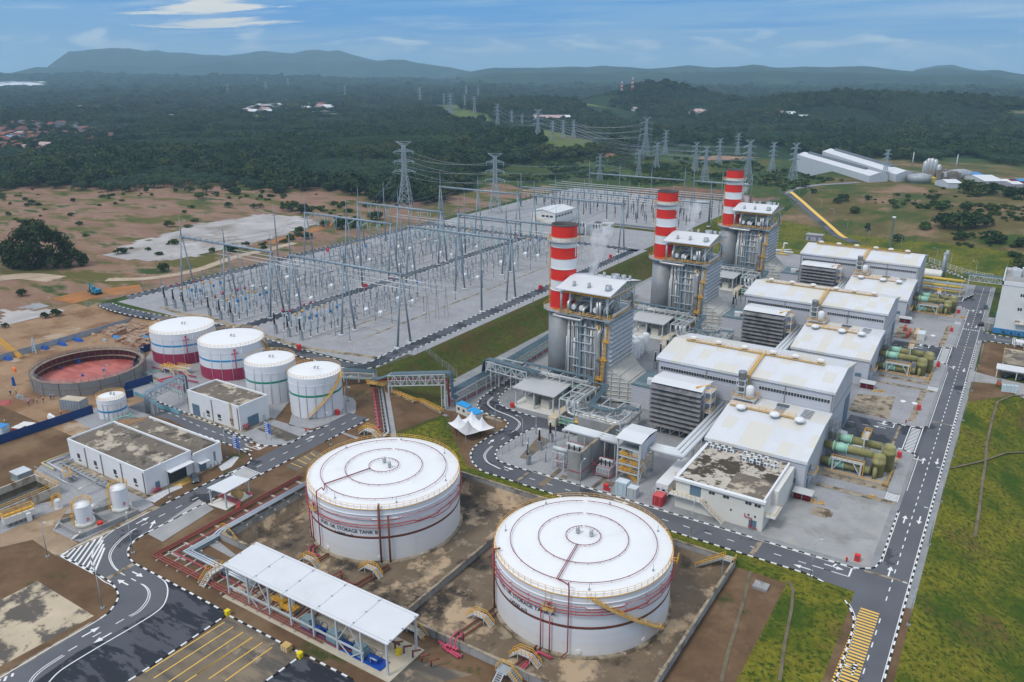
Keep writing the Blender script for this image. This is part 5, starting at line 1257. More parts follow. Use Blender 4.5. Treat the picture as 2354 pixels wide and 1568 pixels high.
bw_=B();q0,q1=g('H',500,500,6),g('H',840,590,6);bw_.Zd([q0,q1],.12,6);bw_.Zd([g('H',580,430,6.5),g('H',870,500,6.5)],.12,6)
for i,(fx,fy)in Zf(((1235,1015+205),(1330,1230-45),(1285,1215),(1248,1240+12),(1215,1275-10),(1205,1200),(1190,1235))[:6]):
 p=g('J',fx,fy);b0=Ze('white_vessel','tall white pressure vessel on short legs, beside the nearest boiler','tank',(p.x,p.y,0),'white pressure vessels')
 b=B();b.Zg((p.x,p.y,1.2),[(.4,-.5),(1.25,.1),(1.35,.4),(1.35,6.2),(1.2,6.7),(.75,7.05),(.2,7.15)],18);b.Za('shell',Zj,b0)
 for k in Zb(4):
  an=R(45+90*k);b=B();b.bar((p.x+1.1*math.cos(an),p.y+1.1*math.sin(an),0),(p.x+1.1*math.cos(an),p.y+1.1*math.sin(an),1.6),.18);b.Za('leg',Zm,b0)
def container(name,label,f,p,sx,sy,sz,mat,ribs=True,z=0.0,cat='container'):
 q_=g(f,*p,z);t=Ze(name,label,cat,q_)
 b=B();b.Zh(q_,sx,sy,sz)
 for k in(-1,1):
  for i in Zb(int(sx/.45)):b.Zh((q_.x-sx/2+.25+i*.45,q_.y+k*(sy/2+.02),z+.2),.2,.06,sz-.4)
 b.Za('body',mat,t)
 b=B();b.Zh((q_.x,q_.y,z+sz),sx+.08,sy+.08,.08);b.Za('roof',M(name+'_roof',(0.6,0.1,0.1)if 'red' in label else(0.6,0.66,0.7),0.6),t)
 b=B();b.Zh((q_.x-sx/4,q_.y-sy/2-.05,z+.2),.08,.06,sz-.4);b.Zh((q_.x+sx/4,q_.y-sy/2-.05,z+.2),.08,.06,sz-.4);b.Za('door_bar',Zs,t)
 return t
container('shipping_container','bright red shipping container at the foot of the control building','H',(1692,1180),2.4,3.0,2.6,M('container_red',(0.50,0.035,0.045),0.5,var=0.1))
container('equipment_cabinet','large pale blue equipment cabinet beside the front road','H',(1352,1085),2.9,2.3,3.4,Z7,cat='cabinet')
container('equipment_cabinet','small grey equipment cabinet between the blue cabinet and the trailer','H',(1448,1115),2.4,2.0,2.6,M('cabinet_grey',(0.50,0.53,0.55),0.5,var=0.08),cat='cabinet')
tr=Ze('power_trailer','long white trailer parked beside the control building with a white cage at its end','trailer',(-62.5,171,0))
b=B();b.box(-64.2,165.4,.9,-61,182,3.9);b.Za('body',Zj,tr)
b=B();b.box(-64.1,165.5,.5,-61.1,181.9,.9);b.Za('chassis',ZX,tr)
for y in(168,177.5,179):
 for x in(-64,-61.2):b=B();b.Zd([(x-.12,y,.5),(x+.12,y,.5)],.5,12);b.Za('wheel',Qh,tr)
b=B()
for x in(-64.1,-62.6,-61.1):
 for z in(.3,3):b.bar((x,163.6,z),(x,165.4,z),.12)
 b.bar((x,163.6,.3),(x,163.6,3),.12)
for z in(.3,1.6,3):b.bar((-64.1,163.6,z),(-61.1,163.6,z),.12)
b.bar((-64.1,163.6,.3),(-62.6,163.6,3),.1);b.bar((-61.1,163.6,.3),(-62.6,163.6,3),.1)
b.Za('cage',Zm,tr)
b=B()
for x in(-63.4,-62):b.Zd([(x,165.36,2.2),(x,165.3,2.2)],.45,12)
b.Za('fan',Qh,tr)
def Q2(f,x,y,z=0.0,label='',k=1.0):
 p=g(f,x,y,z);t=Ze('hose_cabinet',label,'fire cabinet',p,'red fire hose cabinets')
 b=B();b.Zh(p,.9*k,.7*k,1.25*k);b.Za('case',Qg,t)
 b=B();b.Zh((p.x,p.y-.36*k,p.z+.2*k),.7*k,.03,.9*k);b.Za('door',ZI,t)
 return t
for f,x,y,z,w_ in(('H',1203,1055,0,'beside the pale blue cabinet'),('F',1672,452,0,'on the big concrete apron corner'),('G',1385,318,0,'on the gravel pad past the first crossing'),('G',1205,755,0,'behind the nearest cooling pipes'),('b',285,850,0,'on the gravel pad before the farthest hall'),('b',358,660,0,'behind the farthest cooling pipes'),('b',145,1220,0,'behind the middle cooling pipes'),('H',342,298,0,'beside the nearest pump shelter'),('B',928,1060,3,'against the chemical tank bund'),('M',1372,1490,6,'on the slab path behind the striped tanks'),('M',1980,925,6,'beside the middle switchyard road'),('J',370,590,6,'beside the switchyard road near chimney 1'),('N',372,1268,6,'by the middle switchyard road, nearest gantry'),('J',1015,305,6,'beside the switchyard road near chimney 2'),('N',25,935,6,'near the far edge road of the switchyard'),('W',0,880,3,'beside the green banded tank')):
 Q2(f,x,y,z,'red hose cabinet '+w_,1.25 if z!=6 else 1.5)
for f,x,y,z,w_ in(('F',1575,460,0,'on the apron by the junction'),('H',1232,1075,0,'near the pale blue cabinet'),('G',1268,440,0,'at the first side road'),('b',160,1000,0,'at the middle side road'),('X',922,75,3,'on the left road verge'),('B',1000,1045,3,'before the chemical tanks')):
 p=g(f,x,y,z);b=B();b.Zg(p,[(.16,0),(.14,.9),(.2,.95),(.12,1.15)],8);b.Zd([(p.x-.3,p.y,p.z+.7),(p.x+.3,p.y,p.z+.7)],.1,6)
 tag(b.Za('fire_hydrant',Qg,loc=p),'small red fire hydrant '+w_,'hydrant','fire hydrants')
for i,(f,x,y,w_)in Zf((('G',410,1165,'first pallet of yellow valves on the gravel beside the red cylinders'),('G',490,1180,'second pallet of yellow valves on the gravel beside the red cylinders'),('G',985,150,'pallet of parts on the gravel beyond the first side road, left'),('G',1045,155,'pallet of parts on the gravel beyond the first side road, right'),('G',960,1120,'pallet with a pale green valve beside the small crossing'),('b',395,710,'orange slabs stacked behind the farthest cooling pipes'))):
 p=g(f,x,y);t=Ze('loaded_pallet',w_,'pallet',p);rr=random.Random(i)
 b=B();b.Zh(p,1.7,1.3,.15,.2);b.Za('pallet',Zw,t)
 b=B()
 for j in Zb(6):b.Zh((p.x+rr.uniform(-.7,.7),p.y+rr.uniform(-.5,.5),.15),rr.uniform(.2,.5),rr.uniform(.2,.5),rr.uniform(.2,.6),rr.random())
 b.Za('parts',M('valve_ochre',(0.55,0.36,0.14),0.6,var=0.2),t)
for i,(x,y,L_,c2,w_)in Zf(((-29.6,336.5,9,'red','first red and cream steel girder'),(-27,339,9,'buff','second red and cream steel girder'),(-31.8,343.5,4.5,'red','short red steel girder'))):
 b=B();b.box(x-.5,y-L_/2,.2,x+.5,y+L_/2,.5);b.box(x-.5,y-L_/2,1.5,x+.5,y+L_/2,1.7)
 for j in Zb(int(L_)):b.box(x-.35,y-L_/2+j,.5,x+.35,y-L_/2+j+.3,1.5)
 tag(b.Za('steel_girder',M('girder_'+c2,(0.42,0.08,0.05)if c2=='red' else(0.62,0.42,0.25),0.6),loc=(x,y,.2)),w_+' lying on the pad before the farthest hall','girder')
container('site_container','open white container on the pad before the farthest low hall','L',(1405,1275),2.6,5.5,2.6,Zn)
for i,(f,x,y)in Zf((('G',1243,250),('G',1348,270),('L',1518,1255))):
 p=g(f,x,y);b=B();b.Zg(p,[(.9,0),(.9,.5),(.3,.62)],14);tag(b.Za('manhole_cap',Zj,loc=p),('white round cap on the gravel pad, nearer of two','white round cap on the gravel pad, farther of two','lone white round cap on the pad before the farthest hall')[[1,0,2][i]],'cap')
b=B();b.box(-27.4,178.6,.03,-25.4,181,.25);tag(b.Za('timber_mat',Zz,loc=(-26.4,180,0)),'worn square timber mat on the concrete apron','mat')
def Qi(name,label,pts,z,h,mat,posts=4,cat='canopy',f='b'):
 P=[g(f,x,y,z+h)for x,y in pts];cen=sum(P,Zc())/len(P);t=Ze(name,label,cat,(cen.x,cen.y,z))
 b=B();b.prism(P,z+h-.25,z+h);b.Za('roof',mat,t)
 for p in P:q_=p.lerp(cen,.08);b=B();b.bar((q_.x,q_.y,z),(q_.x,q_.y,z+h-.25),.18);b.Za('post',Zm,t)
 return t
Qi('shade_canopy','white slanted canopy at the corner of the nearest hall',((640,490),(735,520),(690,640),(640,600)),0,2.6,Zp,f='G')
Qi('shade_canopy','small white canopy behind the nearest cooling pipes',((785,615),(910,650),(890,690),(765,660)),0,2.4,Zp,f='G')
Qi('shade_canopy','white slanted canopy at the corner of the middle hall',((1120,1350),(1180,1365),(1160,1420),(1110,1400)),0,2.6,Zp,f='L')
b=B();b.box(-33.2,226.4,.05,-30.2,228,.4);b.box(-33.2,224.6,.05,-31.6,226.2,.4);tag(b.Za('timber_stack',Zw,loc=(-32,227,0)),'orange boards stacked at the nearest hall door','timber')
ob=Ze('office_block','tall white office block with blue glazed base and rooftop plant, at the right edge','building',(8,370,0))
b=B();b.box(-1.6,358.6,2.2,26,385,20.4);b.Za('wall',M('office_white',(0.70,0.70,0.69),0.6,var=0.04,scale=0.2),ob)
b=B();b.box(-1.9,358.3,.2,26.2,385.2,2.3);b.Za('glazed_base',M('blue_glazing',(0.045,0.22,0.46),0.25,var=0.35,scale=0.5,spec=0.6),ob)
b=B();b.box(-1.8,358.4,19.9,26.2,358.9,21.4);b.box(-1.8,358.4,19.9,-1.3,385.4,21.4);b.box(-1.8,384.9,19.9,26,385.4,21.4);b.Za('parapet',Zj,ob)
b=B();b.box(-1.3,358.9,20.4,26,384.9,20.5);b.Za('roof',Z2,ob)
for x,y,w2,d2,z2 in((2.5,375,3,4,2.6),(6,377,4,3,3.2),(9,374,5,6,4.4),(1.5,380,2.5,2.5,2),(14,378,7,6,4),(8,366,4,3,1.2)):
 b=B();b.Zh((x,y,20.5),w2,d2,z2);b.Zh((x,y,20.5+z2),w2*.5,d2*.5,.5);b.Za('rooftop_unit',Zm,ob)
for z in(5.2,10.4,16):b=B();b.box(5.0,358.5,z,5.6,358.58,z+1.1);b.box(5.8,358.5,z,6.4,358.58,z+1.1);b.Za('window',ZA,ob)
for z in(5.6,14):b=B();b.box(6.6 if z>10 else 5.0,356.6,z-.3,14,358.5,z);b.k=1;b.Zl([(6.6 if z>10 else 5,356.7,z),(14,356.7,z)],1.0,1.5,.05);b.Za('balcony',[Zn,Zw],ob)
b=B();b.Zl([(-1.5,359,21.4),(-1.5,385,21.4)],1.0,2,.05);b.Za('railing',Zm,ob)
for i,x in Zf((1.6,4.2,6.8,9.2)):b=B();b.box(x,358.2,.5,x+.7,358.28,1.5);b.Za('ground_window',ZA,ob)
b=B();b.box(-4.6,361,0,-1.9,371,3.0);b.Za('lean_to',ZM,ob)
cp=Ze('car_canopy','long white car park canopy in front of a stained flat roofed store','canopy',(9,305,0))
P=[g('b',x,y,3.2)for x,y in((755,1235),(1060,1300),(1090,1225),(790,1185))]
x0,y0,y1=P[0].x,P[0].y,P[3].y
b=B();b.box(x0,y0,2.9,x0+26,y0+6,3.2);b.Za('roof',Zp,cp)
for i in Zb(5):b=B();b.bar((x0+.4+i*5.8,y0+.3,0),(x0+.4+i*5.8,y0+.3,2.9),.22);b.Za('post',Zj,cp)
st=Ze('store_building','low store with blotched tan flat roof behind the car canopy','building',(x0+12,y0+14,0))
b=B();b.box(x0+1.6,y0+7,0,x0+25,y0+24.5,3.0);b.Za('wall',Zn,st)
b=B();b.box(x0+1.4,y0+6.8,3.0,x0+25,y0+24.7,3.5);b.Za('roof',Qf,st)
b=B();b.Zl([(x0+1.5,y0+24,3.5),(x0+1.5,y0+7,3.5)],.9,2,.05);b.Za('railing',Zw,st)
Qi('shade_canopy','white walkway roof edging the side road at the right edge',((965,932),(1060,948),(1060,975),(955,955)),0,2.6,Zj)
Zi('apron',[G_('b',0,(485,1245),(545,1275),(745,1330),(1060,1400),(1060,1560),(830,1440),(740,1400),(500,1375),(455,1385))],Z2,0.02)
Zi('grass_plot',[G_('b',0,(600,990),(650,960),(840,985),(1060,1010),(1060,1260),(740,1330),(545,1280),(570,1210))],Qe,0.018)
Zi('grass_plot',[G_('b',0,(500,1385),(720,1400),(800,1460),(980,1480),(900,1520),(640,1560),(460,1590))],Qe,0.018)
Qt=M('car_black',(0.02,0.021,0.024),0.25,0.2,var=0.1)
def car(label,p,ang,mat):
 t=Ze('parked_car',label,'car',(0,0,0),'parked cars')
 sec=[(-2.15,.35,.62,.74),(-2.05,.3,.86,.84),(-1.2,.28,.95,.88),(-.85,.28,1.0,.88),(.95,.28,1.0,.88),(1.6,.28,.86,.87),(2.1,.3,.72,.8),(2.2,.38,.6,.7)]
 b=B();rings=[]
 for x,z0,z1,w2 in sec:rings.append(b.add([(x,-w2,z0),(x,w2,z0),(x,w2,z1-.12),(x,w2*.9,z1),(x,-w2*.9,z1),(x,-w2,z1-.12)]))
 for a,e in zip(rings,rings[1:]):
  for j in Zb(6):b.q((a+j,e+j,e+(j+1)%6,a+(j+1)%6)[::-1],True)
 b.q(tuple(rings[0]+j for j in Zb(6)));b.q(tuple(rings[-1]+j for j in Zb(6))[::-1]);b.Za('body',mat,t)
 b=B();lo=[(-1.75,-.78,.93),(1.0,-.78,.97),(1.0,.78,.97),(-1.75,.78,.93)];hi=[(-1.2,-.6,1.42),(.35,-.6,1.45),(.35,.6,1.45),(-1.2,.6,1.42)]
 n=b.add(lo+hi);[b.q((n+i,n+(i+1)%4,n+4+(i+1)%4,n+4+i))for i in Zb(4)];b.Za('window',M('car_glass',(0.03,0.04,0.05),0.1,var=0.1,spec=0.6),t)
 b=B();b.poly([(-1.2,-.6,1.43),(.35,-.6,1.46),(.35,.6,1.46),(-1.2,.6,1.43)]);b.Za('roof',mat,t)
 for x in(-1.35,1.35):
  for y in(-.8,.8):b=B();b.Zd([(x,y-.1,.33),(x,y+.1,.33)],.33,12);b.Za('wheel',Qh,t)
 for y in(-.6,.6):b=B();b.Zh((2.16,y,.52),.1,.3,.14);b.Za('headlight',Zj,t)
 t.location=p;t.rotation_euler=(0,0,ang)
 return t
car('dark grey car parked beside the yellow hatched doorway',g('B',1795,620,3),R(-30),M('car_grey',(0.09,0.10,0.12),0.3,0.3,var=0.1))
car('black car under the white canopy, nearer the road',g('b',868,1330),R(60),Qt)
car('black car under the white canopy, at the right edge',g('b',1015,1355),R(60),Qt)
car('dark green car driving by the office block',g('b',640,610),R(-90),M('car_green',(0.02,0.06,0.06),0.3,0.2,var=0.1))
car('black car waiting at the crossing before the office block',g('b',595,785),R(90),Qt)
for i in Zb(4):
 p=g('b',828+i*39,1475+i*4);t=Ze('portable_toilet','white portable toilet on the grass, one of a row of four','toilet',p,'row of portable toilets')
 b=B();b.Zh(p,1.15,1.15,2.1);b.Za('cabin',Zj,t);b=B();b.Zh((p.x,p.y,2.1),1.25,1.25,.22);b.Za('roof',Z7,t);b=B();b.Zh((p.x,p.y-.59,.2),.8,.04,1.8);b.Za('door',Z7,t)
fk=Ze('forklift','small orange forklift by the portable toilets','forklift',g('b',778,1415));p=g('b',778,1415)
b=B();b.Zh((p.x,p.y,.4),1.3,2.4,.9);b.Za('body',M('forklift_orange',(0.60,0.14,0.04),0.5),fk);b=B();b.Zh((p.x,p.y+.2,2.0),1.2,1.4,.1);[b.bar((p.x+sx,p.y+.2+sy,1.2),(p.x+sx,p.y+.2+sy,2),.1)for sx in(-.5,.5)for sy in(-.6,.6)];b.Za('canopy',ZX,fk)
b=B();[b.bar((p.x+sx,p.y-1.3,.2),(p.x+sx,p.y-1.3,2.2),.12)for sx in(-.4,.4)];[b.bar((p.x+sx,p.y-2.3,.2),(p.x+sx,p.y-1.2,.2),.1)for sx in(-.4,.4)];b.Za('mast',ZX,fk)
for x in(-.6,.6):
 for y in(-.8,.8):b=B();b.Zd([(p.x+x-.12,p.y+y,.35),(p.x+x+.12,p.y+y,.35)],.35,10);b.Za('wheel',Qh,fk)
gp=Ze('gas_pipe_rack','low rack of yellow gas pipes beyond the farthest low hall','pipe rack',(-25,425,0))
b=B()
for x in(-36,-30,-24,-18):
 for y in(414,422):b.bar((x,y,0),(x,y,5),.3)
 for z in(2.6,5):b.bar((x,414,z),(x,422,z),.25)
for y in(414,422):
 for z in(2.6,5):b.bar((-42,y,z),(-16,y,z),.25)
b.Za('frame',Zm,gp)
b=B();m_gas=M('gas_yellow',(0.68,0.47,0.07),0.5,var=0.1)
for y,z in((414.6,1.4),(416,3.2),(417.5,3.2),(419.5,5.5),(421,5.5)):b.Zd([(-44,y,z),(-17,y,z)],.45,8)
b.Za('gas_pipe',m_gas,gp)
b=B()
for i in Zb(4):b.Zd([(-44,418+i,2.9),(-17,418+i,2.9)],.25,6)
b.Za('green_pipe',ZK,gp)
pb=Ze('pipe_bridge','steel truss pipe bridge over the road beside the office block','bridge',(-9,424,0))
A0,A1=Zc((-15.6,419,6.4)),Zc((1.2,419,6.4));b=B()
for y in(419,422.4):b.cross((A0.x,y,6.4),(A1.x,y,6.4),(0,0,1),2.6,8,.2)
for x in(-15.6,1.2):
 for y in(419,422.4):b.bar((x,y,0),(x,y,9),.36)
b.Za('truss',Zm,pb)
b=B()
for i in Zb(6):b.Zd([(-18,419.3+i*.5,9.3),(2,419.3+i*.5,9.3)],.18,5)
b.Za('pipe',MATS['dark_blue_cable'],pb)
for i,(x,y,w_)in Zf(((-33,442,'nearer'),(-33,446.5,'farther'))):
 t=Ze('white_tank','horizontal white tank on cradles behind the farthest hall, %s of two'%w_,'tank',(x,y,0));b=B();b.Zd([(x-4.4,y,2.4),(x-4,y,2.4),(x+4,y,2.4),(x+4.4,y,2.4)],1.5,14);b.Za('shell',Zn,t)
 for k in(-2.5,2.5):b=B();b.box(x+k-.3,y-1,0,x+k+.3,y+1,1.2);b.Za('cradle',ZM,t)
for i,(fx,fy,hh)in Zf(((1595,715,0),(1612,710,0))):
 p=g('L',fx,fy);ht=top('L',fx+20,485 if i==0 else 462,p)
 b=B();b.Zg(p,[(.75,0),(.75,ht),(.6,ht),(.6,ht-.5)],12)
 for z in(6,12):b.Zg(p,[(.9,z),(.9,z+.2)],12)
 tag(b.Za('flue_stack',Zs,loc=p),'slim grey steel flue behind the farthest hall, %s of a pair'%('shorter','taller')[i],'flue')
p=T('L',1120,432);ht=17;b=B();b.Zg(p,[(.8,0),(.75,ht),(1.0,ht),(1.0,ht+.9),(.7,ht+.9)],12);tag(b.Za('flue_stack',Zj,loc=p),'white capped vent stack above the far low roof','flue')
fb=Ze('workshop','low pale roofed workshop behind the farthest turbine hall','building',(-62,455,0));
b=B();b.box(-75,441,0,-45,457,5.6);b.Za('wall',Zn,fb);b=B();b.poly([(-75.6,440.4,5.7),(-44.4,440.4,5.7),(-44.4,449,6.8),(-75.6,449,6.8)]);b.poly([(-75.6,449,6.8),(-44.4,449,6.8),(-44.4,457.6,5.7),(-75.6,457.6,5.7)]);b.Za('roof',Zp,fb)
p=g('K',1740,830);gh=Ze('guard_house','small lilac grey gatehouse inside a green fence by the climbing road','building',p)
b=B();b.Zh(p,9,6,3.4);b.Za('wall',M('lilac_wall',(0.40,0.37,0.46),0.7),gh);b=B();b.Zh((p.x,p.y,3.4),10,7,.35);b.Za('roof',Z2,gh)
for k in(-2.5,2):b=B();b.Zh((p.x+k,p.y-3.03,.2),1.2,.06,2.2);b.Za('door',Z6,gh)
nz=Ze('valve_station','white and yellow gas valve pipes on gravel behind the middle boiler roof','pipework',g('K',1440,960));p=g('K',1440,960)
b=B();b.Zd([(p.x-6,p.y,1.6),(p.x+6,p.y+1,1.6)],.5,8);b.Zd([(p.x-5,p.y+3,1),(p.x,p.y+3,1),(p.x,p.y+3,6),(p.x+2,p.y+3,6)],.4,8);b.Zd([(p.x-4,p.y-2,2.4),(p.x+4,p.y+4,2.4)],.4,8);b.Za('pipe',Zj,nz)
b=B();b.box(p.x-.3,p.y-.6,0,p.x+.5,p.y+.4,4);b.Zd([(p.x-3,p.y-2,.8),(p.x+5,p.y-2,.8)],.35,8);b.Za('yellow_pipe',m_gas,nz)
Zi('gravel_yard',[rect(-135,415,-90,462,0),rect(-150,330,-128,395,0)],ZH,0.02)
def hut(label,f,pts,h):
 P=[g(f,x,y,h)for x,y in pts];cen=sum(P,Zc())/4;t=Ze('site_hut',label,'hut',(cen.x,cen.y,0),'blue roofed site huts')
 b=B();b.prism(P,0,h-.12);b.Za('wall',Zn,t)
 b=B();b.prism([cen+(p-cen)*1.06 for p in P],h-.12,h+.1);b.Za('roof',M('blue_sheet_roof',(0.015,0.30,0.66),0.5,var=0.08),t)
 u=(P[1]-P[0]);
 for k in(.25,.7):
  q_=P[0].lerp(P[1],k);n_=Zc((u.y,-u.x,0)).normalized()*.04;w2=u.normalized()*.45
  b=B();b.poly([(q_-w2+n_).xy.to_3d()+Zk(1.1),(q_+w2+n_).xy.to_3d()+Zk(1.1),(q_+w2+n_).xy.to_3d()+Zk(2),(q_-w2+n_).xy.to_3d()+Zk(2)]);b.Za('window',ZA,t)
hut('blue roofed site hut beside the pipe rack, farther of two','W',((1350,752),(1475,805),(1530,770),(1420,722)),2.9)
hut('blue roofed site hut behind the white tents, nearer of two','W',((1478,828),(1580,880),(1655,850),(1560,795)),2.9)
ce=[(1258,970),(1460,1115),(1790,1025),(1545,905)]
Pq=[g('W',x,y,2.4)for x,y in ce]
def qp(u,v):return(Pq[0].lerp(Pq[1],u)).lerp(Pq[3].lerp(Pq[2],u),v)
for i,(u0,v0,w_)in Zf(((0,0,'left'),(.5,0,'nearest'),(0,.5,'farthest, by the huts'),(.5,.5,'right'))):
 cs=[qp(u0,v0),qp(u0+.5,v0),qp(u0+.5,v0+.5),qp(u0,v0+.5)];cen=sum(cs,Zc())/4
 t=Ze('peaked_tent','white peaked marquee tent, %s of a square of four'%w_,'tent',(cen.x,cen.y,0),'white peaked tents')
 b=B();N_=8;prev=None
 for k in Zb(7):
  s_=1-k/6;zz_=2.4+3.1*(1-s_)**2.1
  ring=[]
  for a in Zb(4):
   for j in Zb(4):
    q_=cs[a].lerp(cs[(a+1)%4],j/4);ring.append((cen.x+(q_.x-cen.x)*max(s_,.02),cen.y+(q_.y-cen.y)*max(s_,.02),zz_-.12*s_*math.sin(math.pi*j/4)))
  n=b.add(ring)
  if prev is not None:
   for j in Zb(16):b.q((prev+j,prev+(j+1)%16,n+(j+1)%16,n+j),True)
  prev=n
 b.Za('canvas',Zj if w_!='nearest' else M('grey_canvas',(0.50,0.50,0.51),0.8),t)
 for q_ in cs:b=B();b.bar((q_.x,q_.y,0),(q_.x,q_.y,2.4),.1);b.Za('post',Zs,t)
Zi('slab',[G_('W',0,(1665,905),(1720,890),(1885,955),(1830,980))],Qf,.03)
Zi('grass_plot',[G_('W',0,(1230,830),(1700,880),(1930,940),(1930,1010),(1700,1140),(1550,1240),(1500,1320),(1520,1420),(1620,1520),(1400,1440),(1330,1250),(1260,1050),(1190,880))],Qe,.016)
dr=B();Zv(dr,G_('W',0,(1145,765),(1200,880),(1250,1010),(1320,1240),(1390,1430)),.9,.05);dr.Za('drain',QZ,kind='structure')
def ZD(f,x,y,c,r):
 """first point of the upright cylinder of radius r about c on the sight line"""
 d=ray(f,x,y);A=d[0]**2+d[1]**2;Bq=-(d[0]*c[0]+d[1]*c[1]);Cq=c[0]**2+c[1]**2-r*r
 D_=Bq*Bq-A*Cq
 t=(-Bq-math.sqrt(max(D_,0)))/A
 return math.atan2(d[1]*t-c[1],d[0]*t-c[0]),CAMH+d[2]*t
def cp(c,r,a,z):return Zc((c[0]+r*math.cos(a),c[1]+r*math.sin(a),z))
QO=M('tank_white_shell',(0.72,0.73,0.755),0.45,var=0.03,scale=0.1,ribs=('Z',2.0),bump=0.06,layers=(((0.60,0.585,0.55),0.15,0.57,0.73,9,0.5,(1,1,.15)),))
Qm=M('tank_white_roof',(0.80,0.805,0.81),0.5,var=0.025,scale=0.2,layers=(((0.66,0.655,0.64),0.09,0.58,0.72,9,0.6),((0.45,0.44,0.42),1.1,0.66,0.72,4,0.5)))
m_band=M('brown_band',(0.17,0.055,0.035),0.5,var=0.08)
m_lett=M('black_lettering',(0.02,0.02,0.024),0.5,var=0.05)
RT=17.3
def big_tank(cx_,cy_,letter,label,fr,band,rings,textpos,textpos2,rise):
 c=(cx_,cy_);z0,z1=ZB,12.3
 t=Ze('fuel_tank',label,'storage tank',(cx_,cy_,ZB),'fuel oil storage tanks')
 b=B();b.Zg((cx_,cy_,0),[(RT,z0+.5),(RT,z1)],96,cap=False)
 for z in(10.9,9.9):b.Zg((cx_,cy_,0),[(RT,z-.1),(RT+.18,z-.05),(RT+.18,z+.05),(RT,z+.1)],96,cap=False)
 b.Za('shell',QO,t)
 b=B();b.Zg((cx_,cy_,0),[(RT+.55,z0),(RT+.5,z0+.5),(RT-.1,z0+.55)],72,cap=False);b.Za('ring_footing',Zz,t)
 b=B();b.Zg((cx_,cy_,0),[(RT+.12,z1),(RT-.6,z1+.12),(9,z1+.75),(.02,z1+1.15)],96,cap=False);rf=b.Za('roof',Qm,t)
 zr=lambda r:z1+.3+(1.15-.12)*(1-r/RT)
 b=B();b.Zg((cx_,cy_,0),[(RT+.02,band-.28),(RT+.035,band-.26),(RT+.035,band+.26),(RT+.02,band+.28)],96,cap=False);b.Za('band',m_band,t)
 b=B()
 gapa=math.atan2(-cy_,-cx_)
 for r,gp_ in((14.3,0),(8.8,1),(3.4,1)):
  a0=R(118);n=72
  b.Zd([cp(c,r,a0+(2*math.pi-.07)*i/n,zr(r)+.35)for i in Zb(n+1)],.075,6)
  for i in Zb(24):
   a=a0+.1+2*math.pi*i/24;p=cp(c,r,a,zr(r));b.bar(p,p+Zk(.4),.06)
 for k in(-.15,.15):
  u=Zc((math.cos(fr),math.sin(fr),0));v=Zc((-u.y,u.x,0))*k
  b.Zd([cp(c,3.4,fr,zr(3.4)+.4)+v,cp(c,14.4,fr,zr(14.4)+.4)+v],.08,6)
 pe=cp(c,14.4,fr,zr(14.4)+.4);ae=fr+.17
 b.Zd([pe,cp(c,14.9,fr+.1,z1+.9),cp(c,15.8,ae,z1+1.0),cp(c,16.2,ae,z1+1.8),cp(c,RT+.5,ae+.02,z1+1.6),cp(c,RT+.5,ae+.02,z0+1.4),cp(c,RT+1.2,ae-.04,z0+.5)],.11,6)
 b.Za('roof_sprinkler',M('sprinkler_red',(0.24,0.035,0.055),0.5,var=0.1),t)
 b=B();rr=RT+.5
 for z,w_,dz in rings:
  pts=[]
  for i in Zb(145):
   a=fr+2*math.pi*i/144;s_=(math.sin(a*3.0+z)>.86);pts.append(cp(c,rr,a,z-(.45 if s_ else 0)))
  b.Zd(pts,w_,6,closed=False)
  for i in Zb(0,144,6):a=fr+2*math.pi*i/144;b.bar(cp(c,RT,a,z-.1),cp(c,rr+.15,a,z),.08)
 b.Zd([cp(c,rr,fr-.10,z0+.6),cp(c,rr,fr-.10,8.6)],.13,6);b.Zd([cp(c,rr,fr,z0+.6),cp(c,rr,fr,7.5)],.13,6)
 b.Za('cooling_ring',ZI,t)
 b=B()
 for a,k in zip(rise,(0,1)):b.Zd([cp(c,RT+.45,a,z0+.4),cp(c,RT+.45,a,z1+.7),cp(c,RT-.8,a,z1+.8)]if k==0 else[cp(c,RT+.45,a,z0+.4),cp(c,RT+.45,a,10.9)],.21,8)
 b.Za('vent_riser',ZN,t)
 b=B();b.Zl([cp(c,RT-.05,2*math.pi*i/72,z1)for i in Zb(72)],1.05,1.5,.045,True);b.Zg((cx_,cy_,0),[(RT+.16,z1-.12),(RT+.2,z1+.02),(RT+.05,z1+.03)],96,cap=False);b.Za('railing',M('railing_ochre',(0.70,0.40,0.10),0.6,var=0.15),t)
 for a in(fr+R(120),fr+R(240)):
  p=cp(c,1.6,a,z1+1.05);b=B();b.Zg(p,[(.28,0),(.28,.4),(.45,.45),(.45,.75),(.2,.9),(.38,1.0),(.38,1.4),(.1,1.65)],10);b.Za('breather_vent',Zu,rf)
 b=B()
 for i in Zb(6):
  a=fr+.4+i*.9;p=cp(c,15.6,a,zr(15.6)-.2);b.bar(p,p+Zk(1.5),.07);b.Zg(p,[(.2,0),(.2,.3)],8)
 b.Za('roof_fitting',Zs,rf)
 b=B();a,z=ZD(*textpos,c,RT);a2,z2=ZD(*textpos2,c,RT)
 wrap_text(b,'FUEL OIL STORAGE TANK '+letter,1.15,c,RT+.08,a,z,.5);wrap_text(b,'14500 m3',1.15,c,RT+.08,a2,z2,.5);b.Za('lettering',m_lett,t)
 b=B()
 for a in(fr+.3,fr+1.05):p0,p1=cp(c,RT-.02,a,z0+1.3),cp(c,RT+.12,a,z0+1.3);b.Zd([p0,p1],.55,14);b.Zd([p1,cp(c,RT+.2,a,z0+1.3)],.42,14)
 b.Za('manhole',Zj,t)
 return t,c
frA=ZD('E',1000,690,(-61.2,121.1),RT)[0];frB=ZD('X',1000,800,(-113.6,122.3),RT)[0]
